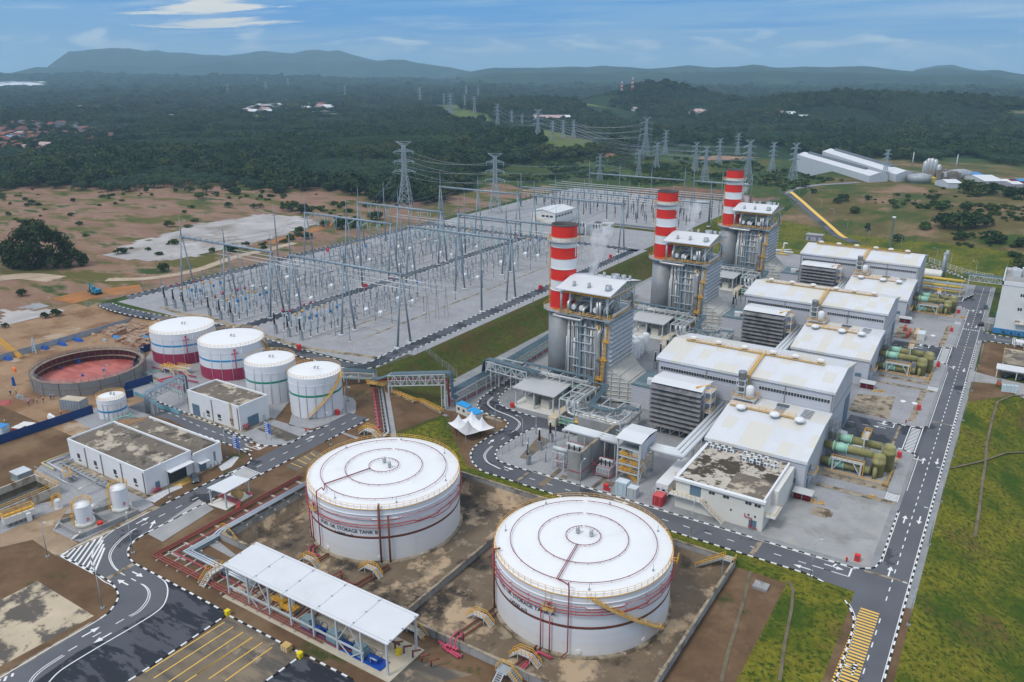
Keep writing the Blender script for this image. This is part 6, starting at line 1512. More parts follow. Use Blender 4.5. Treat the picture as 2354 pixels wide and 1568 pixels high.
bA=ZD('E',1300,1075,(-61.2,121.1),RT)[1];bB=ZD('D',1350,242,(-113.6,122.3),RT)[1]
cA,cB_=(-61.2,121.1),(-113.6,122.3)
tA,_=big_tank(*cA,'A','huge white fuel oil tank lettered A with a slanting yellow stair, nearest the camera',frA-.08,bA,((10.4,.08,0),(8.75,.08,0),(9.4,.11,0)),('E',655,822),('E',625,866),(ZD('E',428,700,cA,RT)[0],ZD('E',432,700,cA,RT)[0]-.03))
tB,_=big_tank(*cB_,'B','huge white fuel oil tank lettered B, behind the long pump shed',frB-.02,bB,((8.75,.11,0),(8.1,.08,0),(10.3,.08,0)),('D',1110,166),('D',1090,206),(ZD('D',1425,200,cB_,RT)[0],ZD('D',1507,200,cB_,RT)[0]))
b=B();a0,zz0=ZD('E',1320,790,cA,RT+.8);a1,zz1=ZD('E',1960,1075,cA,RT+1.0);n=46
z_a,z_b=12.2,zz1
ins=[cp(cA,RT+.25,a0+(a1-a0)*i/n,z_a+(z_b-z_a)*i/n)for i in Zb(n+1)];ous=[cp(cA,RT+1.25,a0+(a1-a0)*i/n,z_a+(z_b-z_a)*i/n)for i in Zb(n+1)]
for i in Zb(n):
 d=Zk(.02);b.poly([ins[i],ous[i],ous[i+1]+Zk(ous[i].z-ous[i+1].z),ins[i+1]+Zk(ins[i].z-ins[i+1].z)])
b.Zd(ous,.11,4,sm=False);b.Zd(ins,.11,4,sm=False)
for i in Zb(0,n+1,3):b.bar(ins[i],ins[i]-Zc((math.cos(a0),math.sin(a0),.6))*.0+(cp(cA,RT,a0+(a1-a0)*i/n,ins[i].z-.8)-ins[i]),.1)
b.k=1;b.Zl(ous[::3],1.05,1.4,.05);b.Zl([cp(cA,RT+.2,a0-.02,12.2),cp(cA,RT+1.4,a0-.06,12.2),cp(cA,RT+1.4,a0+.02,12.2)],1.05,1,.05)
for i in(14,28,40):b.Zl([ous[i],ous[i]+Zc((math.cos(a1),math.sin(a1),0))*.5,ous[min(n,i+3)]],1.05,1,.05)
b.Za('stair',[Zw,Zo],tA)
for t,c,ar in((tA,cA,ZD('E',915,790,cA,RT)[0]),(tB,cB_,ZD('X',1040,970,cB_,RT)[0])):
 b=B();p=[cp(c,RT+.05,ar-.06,8.9),cp(c,RT+1.1,ar-.06,8.9),cp(c,RT+1.1,ar+.06,8.9),cp(c,RT+.05,ar+.06,8.9)];b.prism(p,8.85,8.97);b.Zl(p,1.05,1,.05)
 for k in(-.04,.02):b.bar(cp(c,RT+.3,ar+k,8.9),cp(c,RT+.3,ar+k,12),.08)
 b.Za('platform',Zw,t)
 b=B();q_=cp(c,RT+.5,ar,9);b.Zg(q_,[(.12,0),(.12,.8),(.25,.9),(.25,1.4),(.1,1.5)],8);b.Za('foam_chamber',ZI,t)
for a,c in((ZD('E',2030,300,cA,RT)[0]+.1,cA),):
 b=B();b.Zl([cp(c,RT+.1,a-.05,12.2),cp(c,RT+1.2,a-.05,12.2),cp(c,RT+1.2,a+.05,12.2)],1.4,.7,.06);b.Za('side_platform',Zo,tA)
Qu=M('bund_wall_concrete',(0.32,0.315,0.305),0.9,var=0.12,scale=0.3,layers=(((0.12,0.11,0.10),0.3,0.5,0.66,9,0.8,(1,1,.12)),((0.46,0.45,0.43),0.5,0.6,0.68,8,0.8,(1,1,.3))))
def Qj(label,p,q_,zt_,zb_=ZB-.2,w2=.35,seg=6.0):
 p,q_=Zc((*p,0)),Zc((*q_,0));d=q_-p;L_=d.length;an=math.atan2(d.y,d.x);c=(p+q_)/2
 t=Ze('bund_wall',label,'wall',(c.x,c.y,zb_),'tank compound walls')
 b=B();b.Zh((c.x,c.y,zb_),L_,w2,zt_-zb_,an);n=int(L_/seg)
 for i in Zb(1,n):m=p.lerp(q_,i/n);b.Zh((m.x,m.y,zb_),.25,w2+.12,zt_-zb_-.05,an)
 b.Za('wall',Qu,t)
 b=B();b.Zh((c.x,c.y,zt_),L_,w2+.2,.12,an);b.Za('coping',Zz,t)
 return t
Qj('stained concrete bund wall between tank B and the left road pipes',(BX0,BY0),(BX0,BY1),3.3)
Qj('long concrete bund wall along the front road',(BX0,BY1),(BX1,BY1),3.2)
Qj('concrete bund wall at the right of tank A beside bare earth',(BX1,BY1),(BX1,60),3.3)
Qj('near concrete bund wall behind the pump shed',(BX0,92.2),(BX1,92.2),4.6)
DXW=-87.0
t=Qj('low dividing wall between tanks A and B',(DXW,BY0),(DXW,BY1),.75)
xo=Ze('crossover_stair','','stair',(0,0,0),'yellow railed crossover stairs')
b=B()
for y in(-.55,.55):
 b.bar((-2.9,y,0),(-1.2,y,1.5),.2);b.bar((-1.2,y,1.5),(1.2,y,1.5),.2);b.bar((1.2,y,1.5),(2.9,y,0),.2)
b.box(-1.2,-.5,1.45,1.2,.5,1.55)
for i in Zb(7):
 k=(i+.5)/7;b.box(-2.9+1.7*k-.12,-.5,1.5*k-.03,-2.9+1.7*k+.12,.5,1.5*k+.03);b.box(2.9-1.7*k-.12,-.5,1.5*k-.03,2.9-1.7*k+.12,.5,1.5*k+.03)
for x in(-1.2,1.2):
 for y in(-.5,.5):b.bar((x,y,0),(x,y,1.5),.14)
b.Za('steps',Zm,xo)
b=B()
for y in(-.6,.6):b.Zl([(-2.9,y,.1),(-1.2,y,1.6),(1.2,y,1.6),(2.9,y,.1)],1.05,.8,.055)
b.Za('railing',Zo,xo)
sn=Zq(xo);fst=True
for f,x,y,z,an,sc,w_ in(('D',775,480,ZB,0,.95,'at the foot of tank B, left of two'),('D',1340,570,ZB,0,1.0,'at the foot of tank B, right of two'),('E',275,1010,ZB,0,1.0,'left of tank A'),('E',690,1375,ZB,0,1.05,'at the near foot of tank A'),('W',370,1125,3,0,1.25,'behind tank B over the pipes'),('D',1735,1140,2.4,R(90)*0,1.0,'beside the right end of the pump shed'),('C',1990,610,3,R(57)*0+R(57.0)*0+R(90),1.2,'over the red pipes left of the pump shed'),('A',1560,790,3,R(0),1.3,'over pipes at the foot of the first crimson tank')):
 p=g(f,x,y,z)
 if fst:xo.location=p;xo.scale=(sc,)*3;xo.rotation_euler=(0,0,an);xo['label']='yellow railed crossover stair '+w_;fst=False
 else:dup(xo,sn,label='yellow railed crossover stair '+w_,loc=p,rz=an,scale=sc)
def platform(label,p,z0,z1,dirx,L_=5.0,w2=1.2,leg=True):
 t=Ze('access_stair',label,'stair',p,'access stairs over the bund walls');p=Zc(p);u=Zc((math.cos(dirx),math.sin(dirx),0));v=Zc((-u.y,u.x,0))
 b=B();a=Zc((p.x,p.y,z1));b.Zh((a.x,a.y,z1-.1),2.2,2.0,.12,dirx);b.ZC(Zc((p.x,p.y,z0))+u*(L_+1),a+u*1.1,w2);b.ZC(Zc((p.x,p.y,z1-1.6))-v*3.2,a-v*1.0,w2)
 for s_ in(-1,1):b.bar(a+u*s_+v,Zc((p.x,p.y,z0))+u*s_+v,.16)
 b.Za('steps',Zs,t)
 b=B();b.Zl([a+u*1.1+v*.6,Zc((p.x,p.y,z0))+u*(L_+1)+v*.6],1.05,1,.06);b.Zl([a+u*1.1-v*.6,Zc((p.x,p.y,z0))+u*(L_+1)-v*.6],1.05,1,.06);b.Zl([a+u*1.1+v*.95,a-u*1.1+v*.95,a-u*1.1-v*.95],1.05,1,.06)
 b.Za('railing',Zo,t)
platform('yellow railed stair at the right corner of the tank compound',g('F',500,440,3.3),ZB,3.4,R(180),6)
platform('yellow railed stair at the left corner of the tank compound',g('B',2050,1090,3.3),ZB,3.4,R(0),6)
platform('yellow caged stair on the near bund wall below tank A',g('E',510,1440,4.6)+Zc((0,-.5,0)),3.0,4.7,R(0),2.2)
def run(name,label,paths,r,mat,cat='pipe',group=None,n=7,sleepers=0,loc=None):
 t=None
 b=B();P0=Zc(paths[0][0])
 for P in paths:b.Zd(P,r,n)
 o=b.Za(name,mat,loc=P0 if loc is None else loc);tag(o,label,cat,group)
 return o
zp=ZB+.45
def offp(P,dx,dy,dz=0):return[Zc(p)+Zc((dx,dy,dz))for p in P]
pth=[g('D',1500,490,zp),g('D',1205,665,zp),g('D',1180,665,zp),g('D',1075,615,zp),g('D',1065,545,zp+1),g('D',900,640,zp+1)]
run('fuel_pipe','rust brown fuel pipes from the foot of tank B to the pump shed',[pth,offp(pth,1.0,-.5)],.2,ZN,group='fuel pipes')
pth=[g('D',950,385,zp),g('D',780,480,zp),g('D',640,560,zp)]
run('fuel_pipe','pair of rust brown pipes at the left foot of tank B',[pth,offp(pth,.7,-.4)],.2,ZN,group='fuel pipes')
pth=[g('E',400,890,zp),g('E',230,1010,zp),g('E',50,1130,zp),g('E',-60,1200,zp)]
run('fuel_pipe','pair of rust brown pipes left of tank A',[pth,offp(pth,1.3,-.5)],.2,ZN,group='fuel pipes')
pth=[g('E',800,1235,zp),g('E',690,1330,zp),g('E',600,1410,zp),g('E',560,1440,zp)]
run('fuel_pipe','rust brown pipes at the near foot of tank A',[pth,offp(pth,.9,-.3)],.22,ZN,group='fuel pipes')
run('foam_pipe','pink red foam pipes bending at the near foot of tank A',[[g('E',930,1350,zp),g('E',800,1290,zp+.2),g('E',740,1350,zp),g('E',640,1450,zp)],[g('E',945,1345,zp),g('E',815,1285,zp+.2),g('E',765,1350,zp),g('E',665,1455,zp)]],.16,ZT,group='foam pipes')
run('foam_pipe','pink red foam pipes bending at the left foot of tank B',[[g('D',850,410,zp),g('D',775,370,zp),g('D',770,330,zp),g('D',820,300,zp)],[g('D',870,405,zp),g('D',810,385,zp),g('D',810,335,zp),g('D',855,315,zp)]],.14,ZT,group='foam pipes')
run('header_pipe','rust brown header pipes running inside the near bund wall',[[Zc((-79,93.6,1.2)),Zc((-50,93.6,1.2))],[Zc((-79,94.3,1.2)),Zc((-50,94.3,1.2))],[Zc((-79,95,1.2)),Zc((-60,95,1.2))]],.17,ZN,group='fuel pipes')
fm=Ze('foam_manifold','crimson foam manifold against the near bund wall right of the pump shed','pipework',g('D',2090,1290,3));p=g('D',2090,1290,3)
b=B()
for k in(-.5,.5):b.Zd([(p.x+k,p.y-.8,3.3),(p.x+k,p.y,3.6),(p.x+k,p.y+.4,5.4),(p.x+k,p.y+1.6,5.6),(p.x+k,93.6,5.4),(p.x+k,93.6,1.4)],.14,7)
b.Zd([(p.x-3.4,p.y+.4,3.5),(p.x+2.4,p.y-.6,3.5)],.26,8);b.Zd([(p.x-2,p.y-.3,3.5),(p.x+2,p.y-.9,3.3)],.2,8)
for k in(-.9,-.3,.4,1):b.Zg((p.x+k,p.y-.2,3.3),[(.22,0),(.22,.8),(.3,.85),(.3,1)],8)
b.Za('pipe',ZT,fm)
b=B();[b.Zh((p.x+k,p.y,3),.2,.2,.5)for k in(-2.6,0,2)];b.Za('support',Zs,fm)
SH=[g('D',0,490,8.2),g('D',275,290,8.2),g('D',1770,965,8.2),g('D',1495,1240,8.2)]
sx0,sx1=(SH[0].x+SH[1].x)/2,(SH[2].x+SH[3].x)/2;sy0,sy1=(SH[0].y+SH[3].y)/2,(SH[1].y+SH[2].y)/2
zs_=top('D',1500,1240,g('D',1513,1555,ZL))
SH=[g('D',0,490,zs_),g('D',275,290,zs_),g('D',1770,965,zs_),g('D',1495,1240,zs_)]
sx0,sx1=(SH[0].x+SH[1].x)/2,(SH[2].x+SH[3].x)/2;sy0,sy1=(SH[0].y+SH[3].y)/2,(SH[1].y+SH[2].y)/2
ps=Ze('pump_shed','long open pump shed with plain white roof in front of the fuel tanks','shed',((sx0+sx1)/2,(sy0+sy1)/2,ZL))
b=B();b.poly([(sx0,sy0,zs_),(sx1,sy0,zs_),(sx1,sy1,zs_+.5),(sx0,sy1,zs_+.5)]);b.poly([(sx0,sy0,zs_-.2),(sx0,sy1,zs_+.3),(sx1,sy1,zs_+.3),(sx1,sy0,zs_-.2)])
b.poly([(sx0,sy0,zs_-.2),(sx1,sy0,zs_-.2),(sx1,sy0,zs_),(sx0,sy0,zs_)]);b.poly([(sx1,sy0,zs_-.2),(sx1,sy1,zs_+.3),(sx1,sy1,zs_+.5),(sx1,sy0,zs_)]);b.poly([(sx0,sy1,zs_+.3),(sx0,sy0,zs_-.2),(sx0,sy0,zs_),(sx0,sy1,zs_+.5)])
rf=b.Za('roof',Zp,ps)
b=B()
for i in Zb(1,5):x=sx0+(sx1-sx0)*i/5;b.Zd([(x,sy0,zs_+.01),(x,sy1,zs_+.51)],.035,4)
for y,dz in((sy0+.5,.03),(sy1-.5,.47)):b.Zd([(sx0,y,zs_+dz),(sx1,y,zs_+dz)],.03,4)
for i in Zb(6):
 x=sx0+.2+(sx1-sx0-.4)*i/5
 for k in(.12,.5,.9):b.Zh((x,sy0+(sy1-sy0)*k,zs_+.5*k),.3,.3,.12)
b.Za('lightning_strip',Zs,rf)
NP=8
for i in Zb(NP):
 x=sx0+.6+(sx1-sx0-1.2)*i/(NP-1)
 for y,zz_ in((sy0+.4,zs_-.2),(sy1-.4,zs_+.2)):b=B();b.bar((x,y,ZL),(x,y,zz_),.34);b.Za('column',Zm,ps)
b=B()
for y in(sy0+.4,sy1-.4):b.bar((sx0+.6,y,ZL+2.2),(sx1-6,y,ZL+2.2),.28);b.bar((sx0+.6,y,zs_-.3),(sx1-.6,y,zs_-.3),.28)
for i in(1,5):
 xa=sx0+.6+(sx1-sx0-1.2)*i/(NP-1);xb=sx0+.6+(sx1-sx0-1.2)*(i+1)/(NP-1);xm=(xa+xb)/2
 b.bar((xa,sy0+.4,ZL+2.2),(xm,sy0+.4,zs_-.3),.16);b.bar((xb,sy0+.4,ZL+2.2),(xm,sy0+.4,zs_-.3),.16);b.bar((xa,sy0+.4,ZL+2.2),(xm,sy0+.4,ZL),.16);b.bar((xb,sy0+.4,ZL+2.2),(xm,sy0+.4,ZL),.16)
for i in Zb(NP):x=sx0+.6+(sx1-sx0-1.2)*i/(NP-1);b.bar((x,sy0+.4,zs_-.25),(x,sy1-.4,zs_+.15),.2)
b.Za('bracing',Zm,ps)
b=B();b.box(sx0-.2,sy0-.8,ZL-.3,sx1+.6,sy1+.3,ZL+.14);b.Za('floor',M('pale_floor',(0.52,0.46,0.36),0.85,var=0.12),ps)
m_mot=M('motor_blue_grey',(0.22,0.33,0.37),0.45,var=0.1);QP=M('pump_blue',(0.015,0.07,0.36),0.4,var=0.15)
for i,(fx,fy)in Zf(((770,1060),(1010,1190),(1255,1320))):
 p=g('D',fx,fy,ZL+.2);w_=('left','middle','right')[i]
 t=Ze('transfer_pump','blue grey transfer pump under the pump shed, %s of three'%w_,'pump',p,'transfer pumps in the shed')
 b=B();b.Zh((p.x+2.2,p.y,ZL+.14),6.4,2.4,.3);b.Za('baseplate',QP,t)
 b=B();b.Zh((p.x,p.y,ZL+.4),2.4,1.9,1.5);b.Zh((p.x,p.y,ZL+1.9),2.0,1.5,.5);b.Za('motor',m_mot,t)
 b=B();b.Zd([(p.x+2,p.y-.2,ZL+1),(p.x+4.2,p.y-.2,ZL+1)],.5,10);b.Za('pump_casing',QP,t)
 b=B();b.Zd([(p.x+2.4,p.y+.8,ZL+.6),(p.x+2.4,p.y+.8,ZL+2),(p.x+4,p.y+.8,ZL+2),(p.x+4,p.y+.8,ZL+.6)],.12,7);b.Zd([(p.x+3,p.y-.9,ZL+.6),(p.x+3,p.y-.9,ZL+1.7),(p.x+4.4,p.y-.9,ZL+1.7)],.12,7);b.Za('seal_pipe',Zu,t)
b=B();rr=random.Random(2)
for i in Zb(16):x=sx0+3+i*1.1;b.Zd([(x,sy0+2,ZL+.4+(i%3)*.3),(x,sy0+4+(i%2),ZL+.4+(i%3)*.3),(x+.8,sy0+5,ZL+1.6),(x+.8,sy1-1,ZL+1.6)],.16,6)
for i in Zb(12):x=sx0+24+i*2;b.Zd([(x,sy1-2.6,ZL+.5),(x,sy1-2.6,ZL+1.8),(x+1,sy1-1.5,ZL+1.8)],.18,6)
b.Zd([(sx0+2,sy1-2,ZL+1.2),(sx1-3,sy1-2,ZL+1.2)],.2,7)
tag(b.Za('pump_pipework',ZN,loc=((sx0+sx1)/2,sy1-2,ZL)),'tangle of rust brown pipes under the left half of the pump shed','pipework')
for i,(fx,fy)in Zf(((520,860),(600,930))):
 p=g('D',fx,fy,ZL);t=Ze('filter_skid','ochre framed filter platform under the pump shed, %s of two'%('left','right')[i],'platform',p)
 b=B();b.Zh((p.x,p.y,ZL+1.3),3.4,2,.12);[b.bar((p.x+a,p.y+c,ZL),(p.x+a,p.y+c,ZL+1.3),.12)for a in(-1.6,1.6)for c in(-.9,.9)];b.Zl([(p.x-1.7,p.y-1,ZL+1.4),(p.x+1.7,p.y-1,ZL+1.4),(p.x+1.7,p.y+1,ZL+1.4)],1,.9,.06);b.Za('frame',Zo,t)
 b=B();b.Zg((p.x,p.y+.6,ZL),[(.5,.3),(.6,.5),(.6,2.2),(.3,2.6)],12);b.Za('filter',Zn,t)
zr0=ZL+.55
c0=g('B',1395,1312,zr0);farp=g('X',760,640,zr0);x_c=c0.x
rt=Ze('pipe_track','three rust red pipes on sleepers turning a corner left of the pump shed','pipe track',c0)
b=B()
for i in Zb(3):o_=i*.55;b.Zd([(x_c+o_,farp.y+3,zr0),(x_c+o_,c0.y+o_,zr0),(sx0+26+i*4,c0.y+o_,zr0)],.16,7)
b.Za('pipe',M('rust_red_pipe',(0.27,0.075,0.055),0.55,var=0.12),rt)
b=B();o_=3.2
b.Zd([(x_c+o_,farp.y,zr0),(x_c+o_,c0.y+o_,zr0),(sx0+5,c0.y+o_,zr0)],.13,6);b.Za('pink_pipe',ZT,rt)
b=B()
for i in Zb(3):o_=4.4+i*.55;b.Zd([(x_c+o_,farp.y+6,zr0+.4),(x_c+o_,c0.y+o_+9,zr0+.4),(x_c+o_+.3,c0.y+o_+7.5,zr0+.1),(x_c+o_+.3,c0.y+o_,zr0+.1),(sx0+4,c0.y+o_,zr0+.1)],.2 if i else .26,7)
b.Za('clad_pipe',M('pale_clad_pipe',(0.55,0.60,0.65),0.35,0.5,var=0.1),rt)
b=B()
for i in Zb(9):b.Zd([(x_c+6.2+(i%3)*.25,farp.y+6,zr0),(x_c+6.2+(i%3)*.25,c0.y+6.2,zr0),(sx0+4,c0.y+6.2+(i%3)*.25,zr0)],.07,4)if i<3 else None
b.Za('cable',MATS['dark_blue_cable'],rt)
b=B()
for i in Zb(18):
 y=c0.y+3+i*4
 if y<farp.y+3:b.box(x_c-.4,y-.2,ZL,x_c+7.2,y+.2,ZL+.3)
for i in Zb(14):x=x_c+2+i*3.4;b.box(x-.2,c0.y-.4,ZL,x+.2,c0.y+(6.6 if x<sx0+3 else 1.8),ZL+.3)
b.Za('sleeper',M('sleeper_concrete',(0.42,0.38,0.33),0.9,var=0.15),rt)
msh=Ze('meter_shelter','small white roofed shelter over red pipes beside the left road','shelter',g('B',2080,850,ZL))
P=[g('B',x,y,ZL+4.4)for x,y in((1902,692),(2060,742),(2300,612),(2150,572))]
b=B();b.prism(P,ZL+4.2,ZL+4.4);b.Za('roof',Zp,msh);cen=sum(P,Zc())/4
for p in P:q_=p.lerp(cen,.12);b=B();b.bar((q_.x,q_.y,ZL),(q_.x,q_.y,ZL+4.2),.3);b.Za('post',Zm,msh)
b=B();b.prism([cen+(p-cen)*1.05 for p in P],ZL,ZL+.15);b.Za('floor',Zn,msh)
mp_=Ze('metering_skid','red metering pipes and tan drum under the small shelter','pipework',(cen.x,cen.y,ZL))
b=B()
for k in Zb(4):b.Zd([(cen.x-3,cen.y-1.2+k*.4,ZL+.8),(cen.x+3.6,cen.y-1.2+k*.4,ZL+.8),(cen.x+5.5,cen.y-3+k*.3,ZL+.7)],.12,6)
b.Zd([(cen.x-2,cen.y-2,ZL+1.2),(cen.x-2,cen.y+2,ZL+1.2)],.15,6);b.Zd([(cen.x+2,cen.y+3,ZL+1),(cen.x+4,cen.y+3.4,ZL+1.3)],.25,7);b.Za('pipe',ZI,mp_)
b=B();b.Zd([(cen.x-.5,cen.y+1.4,ZL+1.3),(cen.x+2,cen.y+1.4,ZL+1.3)],.9,12);b.Za('drum',Zw,mp_)
for f,x,y,w_ in(('C',2095,955,'at the corner of the striped parking bay'),('D',690,1345,'on the kerb by the dark asphalt'),('D',1597,1315,'under the right end of the pump shed')):
 p=g(f,x,y,ZL);t=Ze('wheelie_bin','yellow wheeled bin '+w_,'bin',p,'yellow bins');b=B();b.Zh(p,.75,.75,1.05);b.Zg(p,[(.5,.0),(.55,1.0)],4);b.Za('body',M('bin_yellow',(0.80,0.62,0.01),0.45),t);b=B();b.Zh((p.x,p.y,ZL+1.05),.9,.9,.12);b.Za('lid',M('bin_yellow',(0.8,.62,.01)),t)
p=g('D',568,1270,ZL);t=Ze('wooden_crate','pale wooden crate on the kerb before the pump shed','crate',p);b=B();b.Zh(p,1.6,1.3,1.1);b.Za('box',Zw,t);b=B();[b.Zh((p.x+k,p.y-.66,ZL+.1),.12,.06,.9)for k in(-.6,0,.6)];b.Za('slat',Zn,t)
b=B();b.box(-32.5,139.6,1.0,-29.6,142,2.1);tag(b.Za('drain_sump',ZM,loc=(-31,141,1)),'small square concrete sump beside the bare earth strip','sump')
dr=B();P=[T('F',690,555),T('F',640,780),T('F',560,1060),T('F',480,1320),T('F',425,1568)];Zv(dr,P,.7,.12);P=[T('F',1040,640),T('F',1085,720),T('F',1070,900),T('F',1010,1200),T('F',960,1560)];Zv(dr,P,.6,.15)
P=[T('G',2354,190),T('G',2240,195),T('G',2110,250),T('G',2060,420),T('G',2010,640),T('G',2000,800),T('G',1970,1000),T('G',1940,1250),T('G',1900,1500)];Zv(dr,P,.7,.3);Zv(dr,[T('G',1680,862),T('G',1830,830),T('G',2000,790)],.6,.3);Zv(dr,[T('G',2000,790),T('G',2180,725),T('G',2354,715)],.6,.35)
dr.Za('drain',M('drain_concrete',(0.16,0.13,0.085),0.9,var=0.3),kind='structure')
m_crim=M('crimson_paint',(0.34,0.035,0.085),0.45,var=0.08,scale=0.2)
Qn=M('band_blue',(0.03,0.28,0.52),0.45,var=0.05)
Qv=M('band_green',(0.01,0.26,0.15),0.45,var=0.05)
def Qk(label,fb,ft,wpx,band,bmat,crimson=False,group='water tanks in a row',ZC=None,name='water_tank',rails=True):
 p=g(*fb,ZL);z1=top(*ft,p);r=wpx/2/FOC*proj(p.x,p.y,(ZL+z1)/2)[2]
 n=Zc((-sY,cY));X,Yc=p.x+n.x*r,p.y+n.y*r;c=(X,Yc)
 t=Ze(name,label,'tank',(X,Yc,ZL),group)
 zc=ZL+(z1-ZL)*.36
 b=B()
 if crimson:
  b.Zg((X,Yc,0),[(r,zc),(r,z1)],64,cap=False)
 else:b.Zg((X,Yc,0),[(r,ZL),(r,z1)],64,cap=False)
 for k in(.82,):z=ZL+(z1-ZL)*k;b.Zg((X,Yc,0),[(r,z-.08),(r+.12,z),(r,z+.08)],64,cap=False)
 b.Za('shell',QO,t)
 if crimson:b=B();b.Zg((X,Yc,0),[(r+.01,ZL),(r+.01,zc)],64,cap=False);b.Za('lower_shell',m_crim,t)
 zb=ZL+(z1-ZL)*band;b=B();b.Zg((X,Yc,0),[(r+.015,zb-.32),(r+.03,zb-.3),(r+.03,zb+.3),(r+.015,zb+.32)],64,cap=False);b.Za('band',bmat,t)
 b=B();b.Zg((X,Yc,0),[(r+.05,z1),(r*.5,z1+.35),(.02,z1+.55)],64,cap=False);rf=b.Za('roof',Qm,t)
 b=B();b.Zd([(X,Yc,z1+.5),(X,Yc,z1+1.2),(X+.5,Yc,z1+1.4),(X+.7,Yc,z1+1)],.16,6);b.Zd([(X+1,Yc+.5,z1+.4),(X+1,Yc+.5,z1+1.2),(X+1.5,Yc+.5,z1+1.4)],.16,6);b.Za('breather_vent',Zu,rf)
 b=B();b.Zl([cp(c,r-.03,2*math.pi*i/48,z1)for i in Zb(48)],1.05,1.4,.042,True);b.Za('railing',MATS['railing_ochre'],t)
 fa=math.atan2(-Yc,-X)
 b=B()
 for i in Zb(5):a=fa-.7+i*.32;b.Zd([cp(c,r+.12,a,ZL),cp(c,r+.12,a,z1-.6-(i%3)*.8)],.07,5)
 b.Za('side_pipe',Zu if not crimson else Zj,t)
 if ZC:
  a0,a1=fa+ZC[0],fa+ZC[1];N_=30;b=B()
  I_=[cp(c,r+.1,a0+(a1-a0)*i/N_,z1+(ZL+.3-z1)*i/N_)for i in Zb(N_+1)];O_=[cp(c,r+1.0,a0+(a1-a0)*i/N_,z1+(ZL+.3-z1)*i/N_)for i in Zb(N_+1)]
  for i in Zb(N_):b.poly([I_[i],O_[i],O_[i+1],I_[i+1]])
  b.Zd(O_,.1,4,sm=False);b.k=1;b.Zl(O_[::2],1.05,1,.055);b.Za('stair',[Zw,Zo],t)
 return t,c,r,z1
wt1=Qk('white and crimson tank with blue band, leftmost of the four by the switchyard',('A',1600,715),('A',1600,438),145,.62,Qn,True)
wt2=Qk('white and crimson tank with blue band, second of the four by the switchyard',('A',2060,860),('A',2100,560),151,.60,Qn,True,ZC=(1.0,2.0))
wt3=Qk('white tank with green band behind the square store building',('Z',612,930),('Z',612,845),116,.58,Qv)
wt4=Qk('white tank with green band and curving yellow stair, rightmost of the four',('Z',716,962),('Z',716,873),123,.56,Qv,ZC=(1.15,-.35))
wt5=Qk('small white tank with blue band and tall yellow railing beside the blue hoarding',('A',990,1222),('A',980,1048),62,.42,Qn,group='small tanks')
for t,c,r,z1 in(wt1,wt2):
 fa=math.atan2(-c[1],-c[0]);b=B();a=fa+.05
 b.Zd([cp(c,r+.3,a,ZL+.2),cp(c,r+.3,a,z1-.8)],.18,7);b.Zd([cp(c,r+.35,a-.1,z1-2),cp(c,r+.35,a+.1,z1-2)],.16,6);b.Zd([cp(c,r+.3,a-.03,z1-.8),cp(c,r+.3,a+.03,z1-.8)],.3,6);b.Za('foam_riser',ZT,t)
def flat_building(name,label,x0,y0,x1,y1,z1,zb,wall=Zj,roof=None,par=.55,cat='building'):
 t=Ze(name,label,cat,((x0+x1)/2,(y0+y1)/2,zb))
 b=B();b.box(x0,y0,zb,x1,y1,z1-par);b.Za('wall',wall,t)
 b=B();b.box(x0+.3,y0+.3,z1-par,x1-.3,y1-.3,z1-par+.12);b.Za('roof',roof or Qs,t)
 b=B()
 for q_ in((x0-.04,y0-.04,x1+.04,y0+.32),(x0-.04,y1-.32,x1+.04,y1+.04),(x0-.04,y0+.32,x0+.32,y1-.32),(x1-.32,y0+.32,x1+.04,y1-.32)):b.box(q_[0],q_[1],z1-par-.3,q_[2],q_[3],z1)
 b.Za('parapet',Zj,t)
 return t
def ZV(t,name,mat,boxes):
 for q_ in boxes:b=B();b.box(*q_);b.Za(name,mat,t)
T1=flat_building('treatment_hall','long white water treatment hall with blotched roof in two halves',-198.2,95.2,-165.4,108.2,9.3,ZL)
b=B();b.box(-194.5,108.25,ZL,-164.6,116.4,7.9);b.Za('wing_wall',Zj,T1)
b=B();b.box(-194.2,108.3,7.9,-164.9,116.1,8.0);b.Za('wing_roof',Qs,T1)
b=B();b.box(-194.6,116.1,7.6,-164.5,116.5,8.5);b.box(-164.9,108.25,7.6,-164.5,116.1,8.5);b.Za('wing_parapet',Zj,T1)
ZV(T1,'window',ZA,[(x,95.1,4.9,x+1.1,95.19,6.1)for x in(-194.5,-187,-178.5,-170.2)])
ZV(T1,'vent',ZA,[(x,95.1,4.1,x+1.1,95.19,4.5)for x in(-194.2,-186.7,-178.2,-169.9)])
ZV(T1,'downpipe',M('brown_grey_trim',(.27,.24,.22)),[(x,95.0,ZL,x+.22,95.18,8.7)for x in(-190.5,-183.5,-175,-166)])
ZV(T1,'door',Z6,[(-165.39,97.6,ZL,-165.3,98.7,5.2),(-164.59,109.4,ZL,-164.5,111.4,5.4)])
ZV(T1,'doorway',ZA,[(-165.39,101.2,ZL,-165.28,106.2,6.6)])
ZV(T1,'window',M('grey_glass',(0.2,0.25,0.28),0.3),[(-164.59,113.9,4,-164.5,114.5,6.6)])
ZV(T1,'canopy',Zj,[(-165.4,100.6,6.9,-163.2,107.4,7.1),(-164.6,109,5.6,-163,111.8,5.75)])
b=B()
for i in Zb(5):b.Zd([(-165,96.2+i*.45,3.9+(i%2)*.3),(-164.3,96.2+i*.45,3.9),(-164.3,96.2+i*.45,3.2)],.1,6)
b.Zd([(-164.6,96,3.5),(-164.6,98.4,3.5)],.14,6);b.Za('fire_inlet',ZT,T1)
ZV(T1,'condenser',Zj,[(-164.4,112.6+i*1.0,ZL,-163.9,113.3+i,3.8)for i in Zb(3)])
